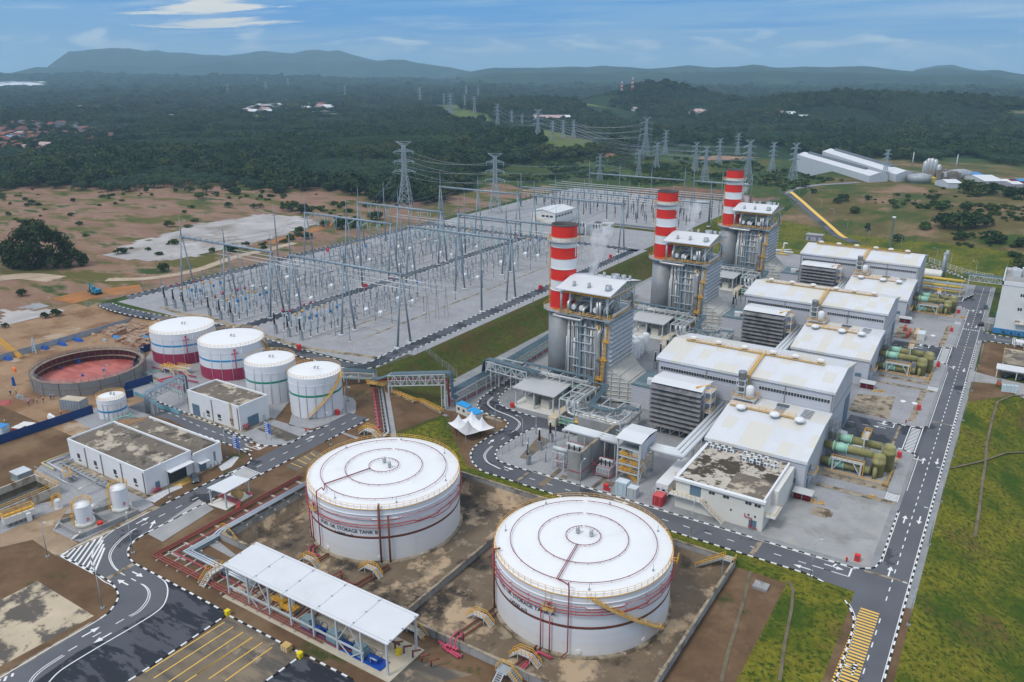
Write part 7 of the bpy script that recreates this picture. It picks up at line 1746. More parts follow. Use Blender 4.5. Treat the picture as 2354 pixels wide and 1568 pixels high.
T2=flat_building('store_building','square white store with blue roller doors and blotched flat roof before the green banded tanks',-198,131.2,-175.3,141.5,10.5,ZL)
ZV(T2,'roller_door',Z6,[(-196.4,131.1,ZL,-193.2,131.19,6.6),(-175.29,133.8,ZL,-175.2,137.6,6.2)])
ZV(T2,'door',Zm,[(-191.8,131.1,ZL,-191,131.19,5),(-175.29,139,ZL,-175.2,140,5)])
ZV(T2,'window',ZA,[(x,131.1,4.9,x+1.3,131.19,5.9)for x in(-190,-185,-179.6)])
ZV(T2,'vent',ZA,[(x,131.1,4.1,x+1.3,131.19,4.5)for x in(-189.9,-184.9,-179.5)])
b=B()
for k in(0,.6):b.bar((-179+k,131,3.5),(-179+k,131,11.2),.1)
for j in Zb(14):b.bar((-179,131,3.8+j*.5),(-178.4,131,3.8+j*.5),.08)
b.Za('ladder',Zw,T2)
ZV(T2,'downpipe',MATS['brown_grey_trim'],[(-187.3,131,ZL,-187.1,131.18,9.8),(-176,131,ZL,-175.8,131.18,9.8)])
b=B()
for k in Zb(4):b.Zd([(-174.9,131.8+k*.5,3.2),(-174.9,131.8+k*.5,4.6),(-174.2,131.8+k*.5,4.6),(-174.2,131.8+k*.5,3.4)],.1,6)
b.Za('fire_inlet',ZI,T2)
b=B()
for i in Zb(9):Zv(b,[(-164.6,101.0+i*.58,ZL+.06),(-161.9,102.4+i*.58,ZL+.06)],.3)
b.Za('road_markings',QG,kind='structure')
Zi('apron',[rect(-165.3,94.8,-163.4,116.5,ZL),rect(-200,93.6,-164,95.1,ZL),rect(-199,129.2,-174,131.1,ZL),rect(-175.2,131,-173.6,142,ZL)],Zz,.03)
Zi('rubble',[G_('B',ZL,(1330,800),(1500,720),(1660,655),(1680,690),(1560,740),(1420,830)),G_('B',ZL,(2010,500),(2150,405),(2200,410),(2130,500),(2040,540))],M('white_chippings',(0.55,0.55,0.56),0.9,var=0.2,scale=2),.05)
Zi('apron',[G_('X',ZL,(360,45),(500,-10),(870,140),(700,190))],Z0,.035)
def Qa(label,fb,ft,wpx,zb,rise,group,name='chemical_tank',cage=True,logo=False):
 p=g(*fb,zb);z1=top(*ft,p);r=wpx/2/FOC*proj(p.x,p.y,zb)[2];n=Zc((-sY,cY));X,Yc=p.x+n.x*r,p.y+n.y*r;c=(X,Yc)
 t=Ze(name,label,'tank',(X,Yc,zb),group)
 b=B();b.Zg((X,Yc,zb),[(r*1.25,0),(r*1.25,rise)],8);b.Za('plinth',Zn,t)
 b=B();b.Zg((X,Yc,0),[(r,zb+rise),(r,z1)],32,cap=False);b.Za('shell',Zj,t)
 b=B();b.Zg((X,Yc,0),[(r+.06,z1-.05),(r+.06,z1+.05),(.05,z1+.35)],32,cap=False);b.Za('roof',Qm,t)
 fa=math.atan2(-Yc,-X);b=B();b.Zl([cp(c,r+.1,fa+R(60+240*i/14),z1+.1)for i in Zb(15)],1.15,.9,.06)
 if cage:
  a=fa-1.35
  for k in(-.08,.08):b.bar(cp(c,r+.35,a+k,zb+.5),cp(c,r+.35,a+k,z1+1.3),.1)
  for j in Zb(int((z1-zb)/.6)):b.bar(cp(c,r+.35,a-.08,zb+.7+j*.6),cp(c,r+.35,a+.08,zb+.7+j*.6),.08);b.Zd([cp(c,r+.4,a-.1,zb+.9+j*.6),cp(c,r+.95,a,zb+.9+j*.6),cp(c,r+.4,a+.1,zb+.9+j*.6)],.05,4,sm=False)
 b.Za('railing',Zo,t)
 if logo:
  b=B();zz=zb+(z1-zb)*.28;A_=[fa+.22+.09*i for i in Zb(4)]
  b.poly([cp(c,r+.02,A_[0],zz),cp(c,r+.02,A_[1],zz),cp(c,r+.02,A_[2],zz),cp(c,r+.02,A_[2],zz+.85),cp(c,r+.02,A_[1],zz+.85),cp(c,r+.02,A_[0],zz+.85)]);b.k=1
  b.poly([cp(c,r+.04,A_[0]+.05,zz+.2),cp(c,r+.04,A_[1]+.03,zz+.2),cp(c,r+.04,A_[1]+.03,zz+.32),cp(c,r+.04,A_[0]+.09,zz+.32),cp(c,r+.04,A_[0]+.09,zz+.7),cp(c,r+.04,A_[0]+.05,zz+.7)]);b.k=2
  b.poly([cp(c,r+.02,A_[2]+.03,zz+.1),cp(c,r+.02,A_[3]+.08,zz+.1),cp(c,r+.02,A_[3]+.08,zz+.75),cp(c,r+.02,A_[2]+.03,zz+.75)]);b.Za('placard',[Qg,Zj,M('faded_pink',(0.72,.36,.36),.6)],t)
 return t
Qa('white chemical tank with yellow railing, nearest the bend of the left road',('c',1345,1290),('c',1320,965),37,ZL,.9,'chemical tanks',logo=True)
Qa('white chemical tank with yellow caged ladder, beside the treatment hall',('c',1950,1035),('c',1900,680),37,ZL,.9,'chemical tanks',logo=True)
Qa('small white dosing tank with yellow caged ladder before the basins',('c',940,985),('c',920,850),15.5,ZL,.2,'small tanks',name='dosing_tank')
cbp=[g('c',x,y,ZL+1.1)for x,y in((935,1165),(1320,1385),(2265,985),(2010,830))]
t=Ze('chemical_bund','low concrete bund round the two chemical tanks','wall',(sum(cbp,Zc())/4).xy.to_3d()+Zk(ZL))
for a,c2 in zip(cbp,cbp[1:]+cbp[:1]):
 d=c2-a;b=B();m=(a+c2)/2;b.Zh((m.x,m.y,ZL),d.length,.3,1.1,math.atan2(d.y,d.x));b.Za('wall',Qu,t)
m1,m2=(cbp[0]+cbp[3])/2,(cbp[1]+cbp[2])/2;d=m2-m1;b=B();b.Zh(((m1.x+m2.x)/2,(m1.y+m2.y)/2,ZL),d.length,.3,1.05,math.atan2(d.y,d.x));b.Za('wall',Qu,t)
for p_,q_ in(((970,1190),(910,1270)),((1310,1370),(1200,1450))):b=B();b.ZC(g('c',*q_,ZL),g('c',*p_,ZL+1.1),1.6,5);b.Za('steps',Zn,t)
Zi('slab',[[p+Zk(-1.1)for p in cbp]],Z2,.06)
pp=B()
for k in Zb(4):pp.Zd([g('c',1480,960-k*14,ZL+1.6),g('c',1790,830-k*14,ZL+1.6)],.13,6)
pp.Zd([g('c',1500,1000,ZL+.6),g('c',1760,880,ZL+.6)],.1,6)
for x,y in((1500,960),(1640,900),(1760,850)):p=g('c',x,y,ZL+1.6);pp.bar((p.x,p.y,ZL),(p.x,p.y,ZL+1.6),.12)
tag(pp.Za('pipe',Zu,loc=g('c',1640,900,ZL)),'silver pipes on posts joining the two chemical tanks','pipe')
def basin(label,x0,y0,x1,y1,h,water):
 t=Ze('settling_basin',label,'basin',((x0+x1)/2,(y0+y1)/2,ZL),'concrete settling basins')
 m_=M('stained_basin_wall',(0.50,0.45,0.37),0.85,var=0.1,scale=0.3,layers=(((0.22,0.11,0.045),0.35,0.48,0.62,9,.9,(1,1,.5)),))
 for q_ in((x0,y0,x1,y0+.4),(x0,y1-.4,x1,y1),(x0,y0+.4,x0+.4,y1-.4),(x1-.4,y0+.4,x1,y1-.4)):b=B();b.box(q_[0],q_[1],ZL-.2,q_[2],q_[3],ZL+h);b.Za('wall',m_,t)
 b=B();b.box(x0+.4,y0+.4,ZL,x1-.4,y1-.4,ZL+water);b.Za('water',M('dark_water',(0.030,0.026,0.017),0.15,var=0.3,spec=.5),t)
 b=B();b.Zl([(x0+.2,y1-.2,ZL+h),(x1-.2,y1-.2,ZL+h),(x1-.2,y0+.2,ZL+h)],1.05,1.6,.06);b.Za('railing',Zo,t)
 return t
q1,q2,q3=g('c',690,440,ZL+2.2),g('c',960,590,ZL+2.2),g('c',-250,1010,ZL+2.2)
basin('large open concrete basin of dark water left of the treatment hall',q1.x-3,g('c',-250,1010,ZL+2.2).y,q2.x,q1.y,2.2,.5)
p=g('c',330,1180,ZL);sk=Ze('treatment_skid','long white treatment skid with yellow railings on top at the left edge','skid',p);an=R(57.3)*0+math.atan2((g('c',600,1100,ZL)-g('c',90,1290,ZL)).y,(g('c',600,1100,ZL)-g('c',90,1290,ZL)).x);L_=(g('c',600,1100,ZL)-g('c',90,1290,ZL)).length
b=B();b.Zh((p.x,p.y,ZL+.9),L_,1.9,1.5,an);b.Za('vessel',Zn,sk)
u=Zc((math.cos(an),math.sin(an),0));v=Zc((-u.y,u.x,0))
b=B()
for k in np.linspace(-L_/2+.5,L_/2-.5,6):
 for s_ in(-.8,.8):q_=p+u*k+v*s_;b.bar((q_.x,q_.y,ZL),(q_.x,q_.y,ZL+.9),.2)
b.Za('leg',ZM,sk)
b=B();c4=[p+u*a*L_/2+v*s_*.95+Zk(2.4)for a,s_ in((-1,-1),(1,-1),(1,1),(-1,1))];b.Zl(c4,1.1,1.2,.07,True)
for k in np.linspace(-L_/2+.6,L_/2-.6,8):q_=p+u*k;b.Zh((q_.x,q_.y,ZL+2.4),.7,.7,.5,an)
b.Za('railing',Zo,sk)
b=B();q_=p+u*(L_*.25)-v*1.3;b.Zh((q_.x,q_.y,ZL),.9,.8,2.0,an);b.Za('control_box',Zj,sk)
p=g('c',365,470,ZL);t=Ze('pump_house','small grey metal pump hut on the grass beyond the basin','hut',p);b=B();b.Zh(p,3.4,3.2,2.1);b.Za('wall',M('hut_grey',(.26,.31,.33),.6),t);b=B();b.Zh((p.x,p.y,ZL+2.1),3.8,3.6,.15);b.Za('roof',Zm,t);b=B();b.Zh((p.x,p.y,ZL-.1),4.2,4.0,.3);b.Za('base',Qf,t)
def ZQ(name,label,f,z,paths,r,mat,cat='pipe',group=None):
 return run(name,label,[[g(f,x,y,z)for x,y in P]for P in paths],r,mat,cat,group)
ZQ('process_pipe','pale yellow pipe turning a corner on sleepers behind the treatment hall','c',ZL+.5,[[(1165,30),(800,165),(690,215),(880,310),(870,330)]],.18,M('pale_yellow_pipe',(.62,.56,.28),.5),group='pipes behind the treatment hall')
ZQ('process_pipe','pale lilac pipes on sleepers from the hall corner to the chemical tanks','c',ZL+.5,[[(1165,55),(880,165),(780,205),(1290,455)],[(1160,80),(860,185),(800,215),(1240,480)]],.17,M('lilac_pipe',(.52,.52,.58),.4),group='pipes behind the treatment hall')
ZQ('process_pipe','long grey pipes along the wall of the treatment hall','c',ZL+.6,[[(1180,0),(1200,150),(1090,220),(1020,215),(1400,420),(1800,600)],[(1040,230),(1420,440),(1790,625)]],.2,m_stl,group='pipes behind the treatment hall')
ZQ('process_pipe','grey pipe on posts running past the basin','c',ZL+2.2,[[(560,270),(900,430),(1180,580)],[(1280,660),(1660,500)],[(1290,640),(1640,490)]],.13,Zu,group='pipes behind the treatment hall')
b=B()
for i in Zb(14):a,c2=g('c',900+i*62,235+i*32-30,ZL),g('c',1020+i*62,190+i*32-30,ZL);d=c2-a;b.Zh(((a.x+c2.x)/2,(a.y+c2.y)/2,ZL),d.length,.35,.3,math.atan2(d.y,d.x))
tag(b.Za('sleeper',MATS['sleeper_concrete'],loc=g('c',1300,400,ZL)),'concrete sleepers under the pipes behind the treatment hall','sleeper',kind='stuff')
p=g('c',1120,500,ZL);t=Ze('pipe_platform','yellow railed platform over the pipes behind the treatment hall','platform',p);b=B();b.Zh((p.x,p.y,ZL+1.5),4,1.6,.15,-.3);[b.bar((p.x+a,p.y+c2,ZL),(p.x+a,p.y+c2,ZL+1.5),.14)for a in(-1.7,1.7)for c2 in(-.6,.6)];b.Za('deck',Zs,t);b=B();b.Zl([(p.x-2,p.y+.2,ZL+1.6),(p.x+1.8,p.y-1.2,ZL+1.6),(p.x+2.2,p.y+.2,ZL+1.6),(p.x-1.8,p.y+1.5,ZL+1.6)],1.1,.9,.07,True);b.Za('railing',Zo,t)
G1,G2=g('A',1395,1170,ZL),g('A',1700,1010,ZL)
t=Ze('pipe_gantry','white steel pipe gantry spanning the side road by the square store','gantry',(G1+G2)/2);d=(G2-G1);d.z=0;u=d.normalized();v=Zc((-u.y,u.x,0));h1=5.2
b=B()
for s_ in(-.9,.9):
 b.cross(G1+v*s_+Zk(h1),G2+v*s_+Zk(h1),(0,0,1),1.8,7,.18)
 for q_ in(G1,G1+u*1.6,G2,G2-u*1.6):q2=q_+v*s_;b.bar(q2,q2+Zk(h1+1.8),.26)
for i in Zb(8):q_=G1.lerp(G2,i/7)+Zk(h1);b.bar(q_-v*.9,q_+v*.9,.14)
b.Za('truss',Zm,t)
b=B()
for k in Zb(5):o_=v*(-.8+k*.4);b.Zd([G1+o_-u*1.2+Zk(.8),G1+o_-u*1.0+Zk(h1+1.9),G1+o_+Zk(h1+2.3),G2+o_+Zk(h1+2.3),G2+o_+u+Zk(h1+1.6),G2+o_+u*1.1+Zk(.8)],.16,6)
b.Za('pipe',M('blue_grey_pipe',(.26,.32,.38),.4,.4,var=.1),t)
ZQ('pink_pipe','pink pipes on low supports running to the crimson tanks','A',ZL+.6,[[(1720,950),(1460,850),(1580,820),(1820,870)],[(1700,920),(1480,865)],[(1400,730),(1800,820)]],.24,ZT,group='pipes by the crimson tanks')
ZQ('green_pipe','pale green pipes on gravel below the crimson tanks','A',ZL+.5,[[(1380,870),(1560,930),(1700,985)],[(1350,790),(1500,760)],[(1380,770),(1530,740)]],.14,ZK,group='pipes by the crimson tanks')
ZQ('green_pipe','mint green pipes looping beside the small blue banded tank','A',ZL+.8,[[(940,1215),(1110,1150),(1160,1145),(1200,1170),(1090,1200),(990,1240)],[(1080,1200),(1160,1180),(1240,1190),(1180,1150)]],.13,QM,group='pipes by the small tank')
p=g('A',1600,790,ZL);t=Ze('valve_platform','yellow railed valve platform below the second crimson tank','platform',p);b=B();b.Zh((p.x,p.y,ZL+1.6),9,1.5,.15,.25);b.Zh((p.x+2,p.y+2.4,ZL+1.6),6,1.4,.15,.25);[b.bar((p.x+a,p.y+a*.25,ZL),(p.x+a,p.y+a*.25,ZL+1.6),.2)for a in(-4,0,4)];b.ZC((p.x+7.5,p.y+1,ZL),(p.x+4.4,p.y+.9,ZL+1.7),1.2);b.Za('deck',Zm,t)
b=B();b.Zl([(p.x-4.4,p.y-1.8,ZL+1.7),(p.x+4.4,p.y+.4,ZL+1.7),(p.x+7.5,p.y+.5,ZL+.1)],1.1,1,.07);b.Zl([(p.x-4.4,p.y-.4,ZL+1.7),(p.x+4.4,p.y+1.8,ZL+1.7)],1.1,1,.07);b.Zl([(p.x-1,p.y+2.6,ZL+1.7),(p.x+5,p.y+4,ZL+1.7)],1.1,1,.07);b.Za('railing',Zo,t)
def board(label,f,x,y,w2,h2,z=ZL):
 p=g(f,x,y,z);t=Ze('direction_board',label,'sign',p,'blue direction boards')
 b=B();b.bar((p.x-w2/2+.3,p.y,z),(p.x-w2/2+.3,p.y,z+1.8+h2),.1);b.bar((p.x+w2/2-.3,p.y,z),(p.x+w2/2-.3,p.y,z+1.8+h2),.1);b.Za('post',Zs,t)
 b=B();b.box(p.x-w2/2,p.y-.1,z+1.8,p.x+w2/2,p.y-.04,z+1.8+h2);b.Za('panel',M('sign_blue',(.03,.10,.40),.4,var=.05),t)
 b=B();r_=random.Random(4)
 for i in Zb(6):
  zz=z+1.95+i*h2/6;b.box(p.x-w2/2+.15,p.y-.125,zz,p.x-w2/2+.15+w2*r_.uniform(.45,.8),p.y-.11,zz+h2/14);b.poly([(p.x+w2/2-.4,p.y-.125,zz),(p.x+w2/2-.12,p.y-.125,zz+h2/28),(p.x+w2/2-.4,p.y-.125,zz+h2/14)])
 for e in(0,h2-.05):b.box(p.x-w2/2+.03,p.y-.125,z+1.8+e,p.x+w2/2-.03,p.y-.11,z+1.85+e)
 b.Za('legend',Zj,t)
board('blue direction board on the gravel corner by the square store','X',500,165,2.6,3.4)
board('blue direction board beside the end of the treatment hall','X',140,335,2.6,3.4)
pL,pR=g('A',70,840,ZL),g('A',1088,780,ZL);cen=(pL+pR)/2;n=Zc((-sY,cY,0));pf=g('A',580,1008,ZL);rr=(pR-pL).length/2;cen=pf+n*rr
hz_=top('A',560,890,pf)
t=Ze('unfinished_tank','unfinished round tank ring of grey plates with pink floor on the building site','tank',cen)
b=B();b.Zg((cen.x,cen.y,0),[(rr,ZL),(rr,hz_)],64,cap=False)
for k in Zb(18):
 a=2*math.pi*k/18;b.k=1
 b.bar((cen.x+(rr+.03)*math.cos(a),cen.y+(rr+.03)*math.sin(a),ZL),(cen.x+(rr+.03)*math.cos(a),cen.y+(rr+.03)*math.sin(a),hz_),.14)
b.Zg((cen.x,cen.y,0),[(rr+.02,(ZL+hz_)/2-.06),(rr+.05,(ZL+hz_)/2),(rr+.02,(ZL+hz_)/2+.06)],64,cap=False);b.k=0
b.Za('plate_ring',[M('bare_plate_grey',(.27,.275,.275),.5,.3,var=.15,scale=.2,layers=(((.20,.16,.11),.2,.55,.7,8,.6),)),M('weld_rust',(.20,.13,.08),.7)],t)
b=B();b.Zg((cen.x,cen.y,0),[(rr-.25,hz_),(rr-.25,ZL)],64,cap=False);b.Za('inner_wall',M('primer_maroon',(.15,.035,.035),.6,var=.2,scale=.3),t)
b=B();b.Zg((cen.x,cen.y,0),[(rr-.3,ZL+.2),(.1,ZL+.35)],64,cap=False)
b.Za('floor',M('primer_pink_floor',(.48,.15,.125),.6,var=.12,scale=.2,cells=((3.5,1.6,50),(.40,.11,.09),.4)),t)
b=B();b.Zg((cen.x,cen.y,0),[(rr,hz_-.12),(rr-1.4,hz_-.12),(rr-1.4,hz_-.3),(rr,hz_-.3)],64,cap=False);b.Zg((cen.x,cen.y,0),[(rr-.4,hz_-2.4),(rr-1.4,hz_-2.4)],64,cap=False);b.Za('plank_walk',M('scaffold_plank',(.34,.27,.2),.9,var=.25,scale=.6),t)
b=B()
for k in Zb(48):
 a=2*math.pi*k/48
 for q_ in(rr-1.4,):b.bar((cen.x+q_*math.cos(a),cen.y+q_*math.sin(a),ZL+.3),(cen.x+q_*math.cos(a),cen.y+q_*math.sin(a),hz_+1),.07)
b.Zl([(cen.x+(rr-1.4)*math.cos(2*math.pi*k/48),cen.y+(rr-1.4)*math.sin(2*math.pi*k/48),hz_-.1)for k in Zb(48)],1.05,3,.045,True);b.Zl([(cen.x+rr*math.cos(2*math.pi*k/48),cen.y+rr*math.sin(2*math.pi*k/48),hz_-.1)for k in Zb(48)],1.05,3,.045,True);b.Za('scaffold',QN,t)
Qw=M('blue_tarpaulin',(.02,.09,.36),.6,var=.15);Z8=M('light_blue_sheet',(.05,.25,.55),.6,var=.1)
def ZP(name,label,f,x,y,sx,sy,sz,mat,cat,z=ZL,an=.5,group=None,n=1):
 p=T(f,x,y)if z is None else g(f,x,y,z);b=B();r_=random.Random(int(x*7+y))
 m=6;top_=[]
 base=[(p.x+math.cos(an+2*math.pi*i/m)*sx/2*r_.uniform(.85,1.1),p.y+math.sin(an+2*math.pi*i/m)*sy/2*r_.uniform(.85,1.1))for i in Zb(m)]
 a=b.add([(q_[0],q_[1],p.z)for q_ in base]);c2=b.add([(p.x+(q_[0]-p.x)*.7,p.y+(q_[1]-p.y)*.7,p.z+sz*r_.uniform(.7,1.1))for q_ in base]);d2=b.add([(p.x,p.y,p.z+sz*1.05)])
 for i in Zb(m):b.q((a+i,a+(i+1)%m,c2+(i+1)%m,c2+i));b.q((c2+i,c2+(i+1)%m,d2))
 return tag(b.Za(name,mat,loc=p),label,cat,group)
for i,(x,y,w_)in Zf(((720,690,'in the middle of the pink tank floor'),(555,745,'left part of the pink tank floor'),(760,815,'near part of the pink tank floor'),(955,765,'right part of the pink tank floor'))):ZP('tarpaulin_heap','blue tarpaulin covered heap, '+w_,'A',x,y,2.6 if i==0 else 1.2,2 if i==0 else 1,1.8 if i==0 else .8,Qw,'heap',ZL+.3,group='blue tarpaulin heaps')
for i,(x,y)in Zf(((720,488),(570,525),(410,560),(75,660))):ZP('tarpaulin_heap','long blue tarpaulin heap along the grey hoarding, %s from the lumber'%('first','second','third','last')[i],'A',x,y,6,2.5,1.1,Qw,'heap',ZL,group='blue tarpaulin heaps by the hoarding')
ZP('plate_stack','curved red plate lying between the ring and the crimson tank','A',1130,680,7.5,3.6,.35,M('primer_red_plate',(.36,.07,.06),.5),'plate');ZP('plate_stack','curved red plate lying at the left edge of the site','A',45,1060,6.5,3.6,.35,MATS['primer_red_plate'],'plate')
lum=Ze('lumber_stack','stack of brown planks in the crowded lumber yard behind the crimson tank','lumber',(0,0,0),'lumber stacks behind the crimson tank')
b=B()
for j in Zb(3):
 for i in Zb(4):b.box(-2.2+.05*(j%2),-.9+i*.46,j*.42,2.2-.1*(i%2),-.9+i*.46+.4,j*.42+.34)
b.Za('plank',M('sawn_brown_timber',(.34,.165,.095),.85,var=.3,scale=.6,cells=((2.3,1.1,.42),(.46,.33,.23),.45)),lum)
b=B()
for x in(-1.6,0,1.6):b.box(x-.1,-1,1.28,x+.1,1,1.36)
b.Za('batten',M('pale_batten',(.5,.42,.33),.9),lum)
sn=Zq(lum);r_=random.Random(11);fst=True
for row,(p0,p1,n)in Zf((((975,425),(1400,300),8),((1000,450),(1390,330),8),((1050,440),(1380,360),6),((1100,490),(1370,400),6),((1150,510),(1370,440),5),((1190,530),(1370,480),5),((1250,560),(1370,520),3))):
 for i in Zb(n):
  k=(i+.3)/n;q_=g('A',p0[0]+(p1[0]-p0[0])*k,p0[1]+(p1[1]-p0[1])*k,ZL);an=r_.choice((.05,.1,1.62,.0))+r_.uniform(-.12,.12);sc_=(r_.uniform(.8,1.15),r_.uniform(.8,1.1),r_.uniform(.6,1.5))
  if fst:lum.location=q_;lum.rotation_euler=(0,0,an);lum.scale=sc_;fst=False
  else:dup(lum,sn,loc=q_,rz=an,scale=sc_)
ZP('tarpaulin_sheet','light blue sheet over lumber, left part of the yard','A',1075,462,5,2.4,.8,Z8,'sheet');ZP('tarpaulin_sheet','light blue sheet over lumber beside the crimson tank','A',1345,478,5.5,2.4,1.4,Z8,'sheet')
ZP('block_pile','pale concrete blocks stacked on the site track','A',965,495,3.4,1.6,.9,Z2,'blocks');ZP('plank_pile','brown planks piled by the hoarding','A',860,440,4,1.4,.8,M('sawn_brown_timber',(.34,.165,.095)),'planks')
ZP('pipe_pile','grey pipe lengths piled below the unfinished ring','A',190,1015,5.5,2,1,ZM,'pipes');ZP('steel_pile','tangled steel and red parts below the unfinished ring','A',260,1050,5,2.2,1.1,M('rusty_parts',(.27,.16,.13),.7,var=.4,scale=1.5),'scrap')
ZP('tarpaulin_heap','dark blue sheet hanging at the left of the ring','A',130,900,1.6,1.2,3,Qw,'sheet',ZL);ZP('orange_net','orange safety net on the left rim of the ring','A',135,775,2.2,1.2,1.4,M('net_orange',(.80,.20,.04),.7),'net',hz_-.4)
t=ZP('water_tank','white water bladders in a row behind the dark blue hoarding','A',480,1205,5.5,1.8,1.2,Zj,'bladder')
p=g('A',690,1110,ZL);t=Ze('water_box','grey ribbed steel water box beside the small blue banded tank','container',p);b=B();b.Zh(p,7.0,3.4,3.2,R(20));u=Zc((math.cos(R(20)),math.sin(R(20)),0));v=Zc((-u.y,u.x,0));[b.Zh((p+u*k-v*1.75),.14,.14,3.2,R(20))for k in np.linspace(-3.4,3.4,8)];b.Za('wall',m_stl,t);b=B();b.Zh((p.x,p.y,ZL+3.2),6.8,3.2,.06,R(20));b.Za('lid',M('buff_roof',(.52,.44,.33),.8,var=.15),t)
for i,(x,y,w2,d2,h2,m_,w_)in Zf(((255,1300,3.8,2.2,1.5,MATS['rusty_parts'],'rust red skip with pale lid by the dark blue hoarding'),(175,1325,2.6,1.8,1.4,ZI,'small red skip by the dark blue hoarding'),(10,1340,4,2.6,2.4,Z7,'blue roofed site cabin at the left edge'))):
 p=g('A',x,y,ZL);t=Ze('skip' if i<2 else 'site_cabin',w_,'skip' if i<2 else 'cabin',p);b=B();b.Zh(p,w2,d2,h2,.35);b.Za('body',m_,t);b=B();b.Zh((p.x,p.y,ZL+h2),w2+.2,d2+.2,.12,.35);b.Za('lid',Zn if i<2 else Z8,t)
def ZJ(label,f,pts,h,mat,z=ZL,seg=2.4,name='hoarding',step=None):
 P=[T(f,x,y)if z is None else g(f,x,y,z)for x,y in pts];t=Ze(name,label,'fence',P[0])
 b=B()
 for a,c2 in zip(P,P[1:]):d=c2-a;b.Zh(((a.x+c2.x)/2,(a.y+c2.y)/2,min(a.z,c2.z)),d.length,.1,h,math.atan2(d.y,d.x))
 b.Za('panel',mat,t)
 b=B()
 for q_ in walk(P,seg):b.bar(q_,q_+Zk(h+.12),.16)
 b.Za('post',mat,t,kind='stuff');return t
m_hb=M('hoarding_navy',(.012,.045,.16),.55,var=.12,scale=.5);m_hg=M('hoarding_grey',(.33,.36,.40),.5,var=.12,scale=.5)
ZJ('long navy blue hoarding along the lower edge of the building site','A',((-60,1462),(860,1155)),2.6,m_hb)
ZJ('navy blue hoarding behind the pipe gantry','A',((1150,985),(1165,945),(1410,870)),2.6,m_hb);ZJ('navy blue hoarding at the side of the crimson tank gravel','A',((1235,765),(1300,605),(1385,580)),2.6,m_hb)
ZJ('short navy hoarding beside the small blue banded tank','A',((1095,1040),(1135,1062)),2.4,m_hb);ZJ('navy hoarding panel with a green notice by the gravel','A',((1155,1022),(1230,1000)),2.4,m_hb)
ZJ('long grey metal hoarding between the building site and the grass','A',((-60,690),(350,575),(850,430),(1320,292)),2.2,m_hg)
ZJ('low grey hoarding at the edge of the crimson tank gravel','A',((1230,790),(1410,835)),1.6,m_hg)
ZJ('pale blue mesh fence beside the side road','A',((1230,985),(1390,1050),(1470,1110),(1650,1165)),1.3,M('blue_mesh',(.18,.38,.45),.8,var=.15))
P0=g('A',175,640,ZL)
t=Ze('crawler_crane','yellow lattice crane boom rising at the left edge behind the unfinished ring','crane',P0)
a,c2=g('A',190,640,ZL+.8),None
q_=ray('A',-200,330);
tt=(a.y+3)/q_[1];c2=Zc((q_[0]*tt,q_[1]*tt,CAMH+q_[2]*tt))
b=B();d=(c2-a).normalized();s1=d.cross(Zk(1)).normalized()*.7;s2=d.cross(s1).normalized()*.7;n=14;L_=(c2-a).length
for e1,e2 in((1,1),(1,-1),(-1,-1),(-1,1)):b.bar(a+s1*e1*.4+s2*e2*.4,c2+s1*e1+s2*e2,.16)
for i in Zb(n*2):
 k0,k1=i/(n*2),(i+1)/(n*2);m0,m1=a.lerp(c2,k0),a.lerp(c2,k1);b.bar(m0+s1+s2,m1-s1+s2,.1);b.bar(m0+s1-s2,m1-s1-s2,.1);b.bar(m0+s2+s1,m1-s2+s1,.1)
b.Za('boom',Zo,t)
p=g('A',315,600,ZL);b=B();b.bar((p.x-1,p.y,ZL),(p.x+.6,p.y,ZL+6),.3);b.bar((p.x+1.4,p.y,ZL),(p.x+.6,p.y,ZL+6),.3);[b.bar((p.x-1+1.6*k/6,p.y,ZL+k),(p.x+1.4-.8*k/6,p.y,ZL+k),.14)for k in Zb(1,6)];tag(b.Za('derrick',Z7,loc=p),'pale blue A shaped derrick behind the unfinished ring','derrick')
p=T('A',890,62);t=Ze('excavator','blue excavator with its arm down on the orange earth beside the switchyard road','excavator',p);m_exc=M('excavator_blue',(.02,.22,.36),.45,var=.1)
b=B();b.Zh((p.x,p.y-1.2,p.z),4.2,.8,.9);b.Zh((p.x,p.y+1.2,p.z),4.2,.8,.9);b.Za('track',Qh,t)
b=B();b.Zh((p.x+.3,p.y,p.z+1),3.4,2.8,1.5);b.Zh((p.x-.6,p.y-.8,p.z+2.4),1.5,1.2,1.3);b.Za('body',m_exc,t)
b=B();b.bar((p.x-1,p.y+.2,p.z+2),(p.x-4.2,p.y,p.z+4.2),.55);b.bar((p.x-4.2,p.y,p.z+4.2),(p.x-5.8,p.y,p.z+1.2),.4);b.Za('arm',m_exc,t);b=B();b.Zh((p.x-5.8,p.y,p.z+.2),1,1.2,1.1,.3);b.Za('bucket',ZX,t)
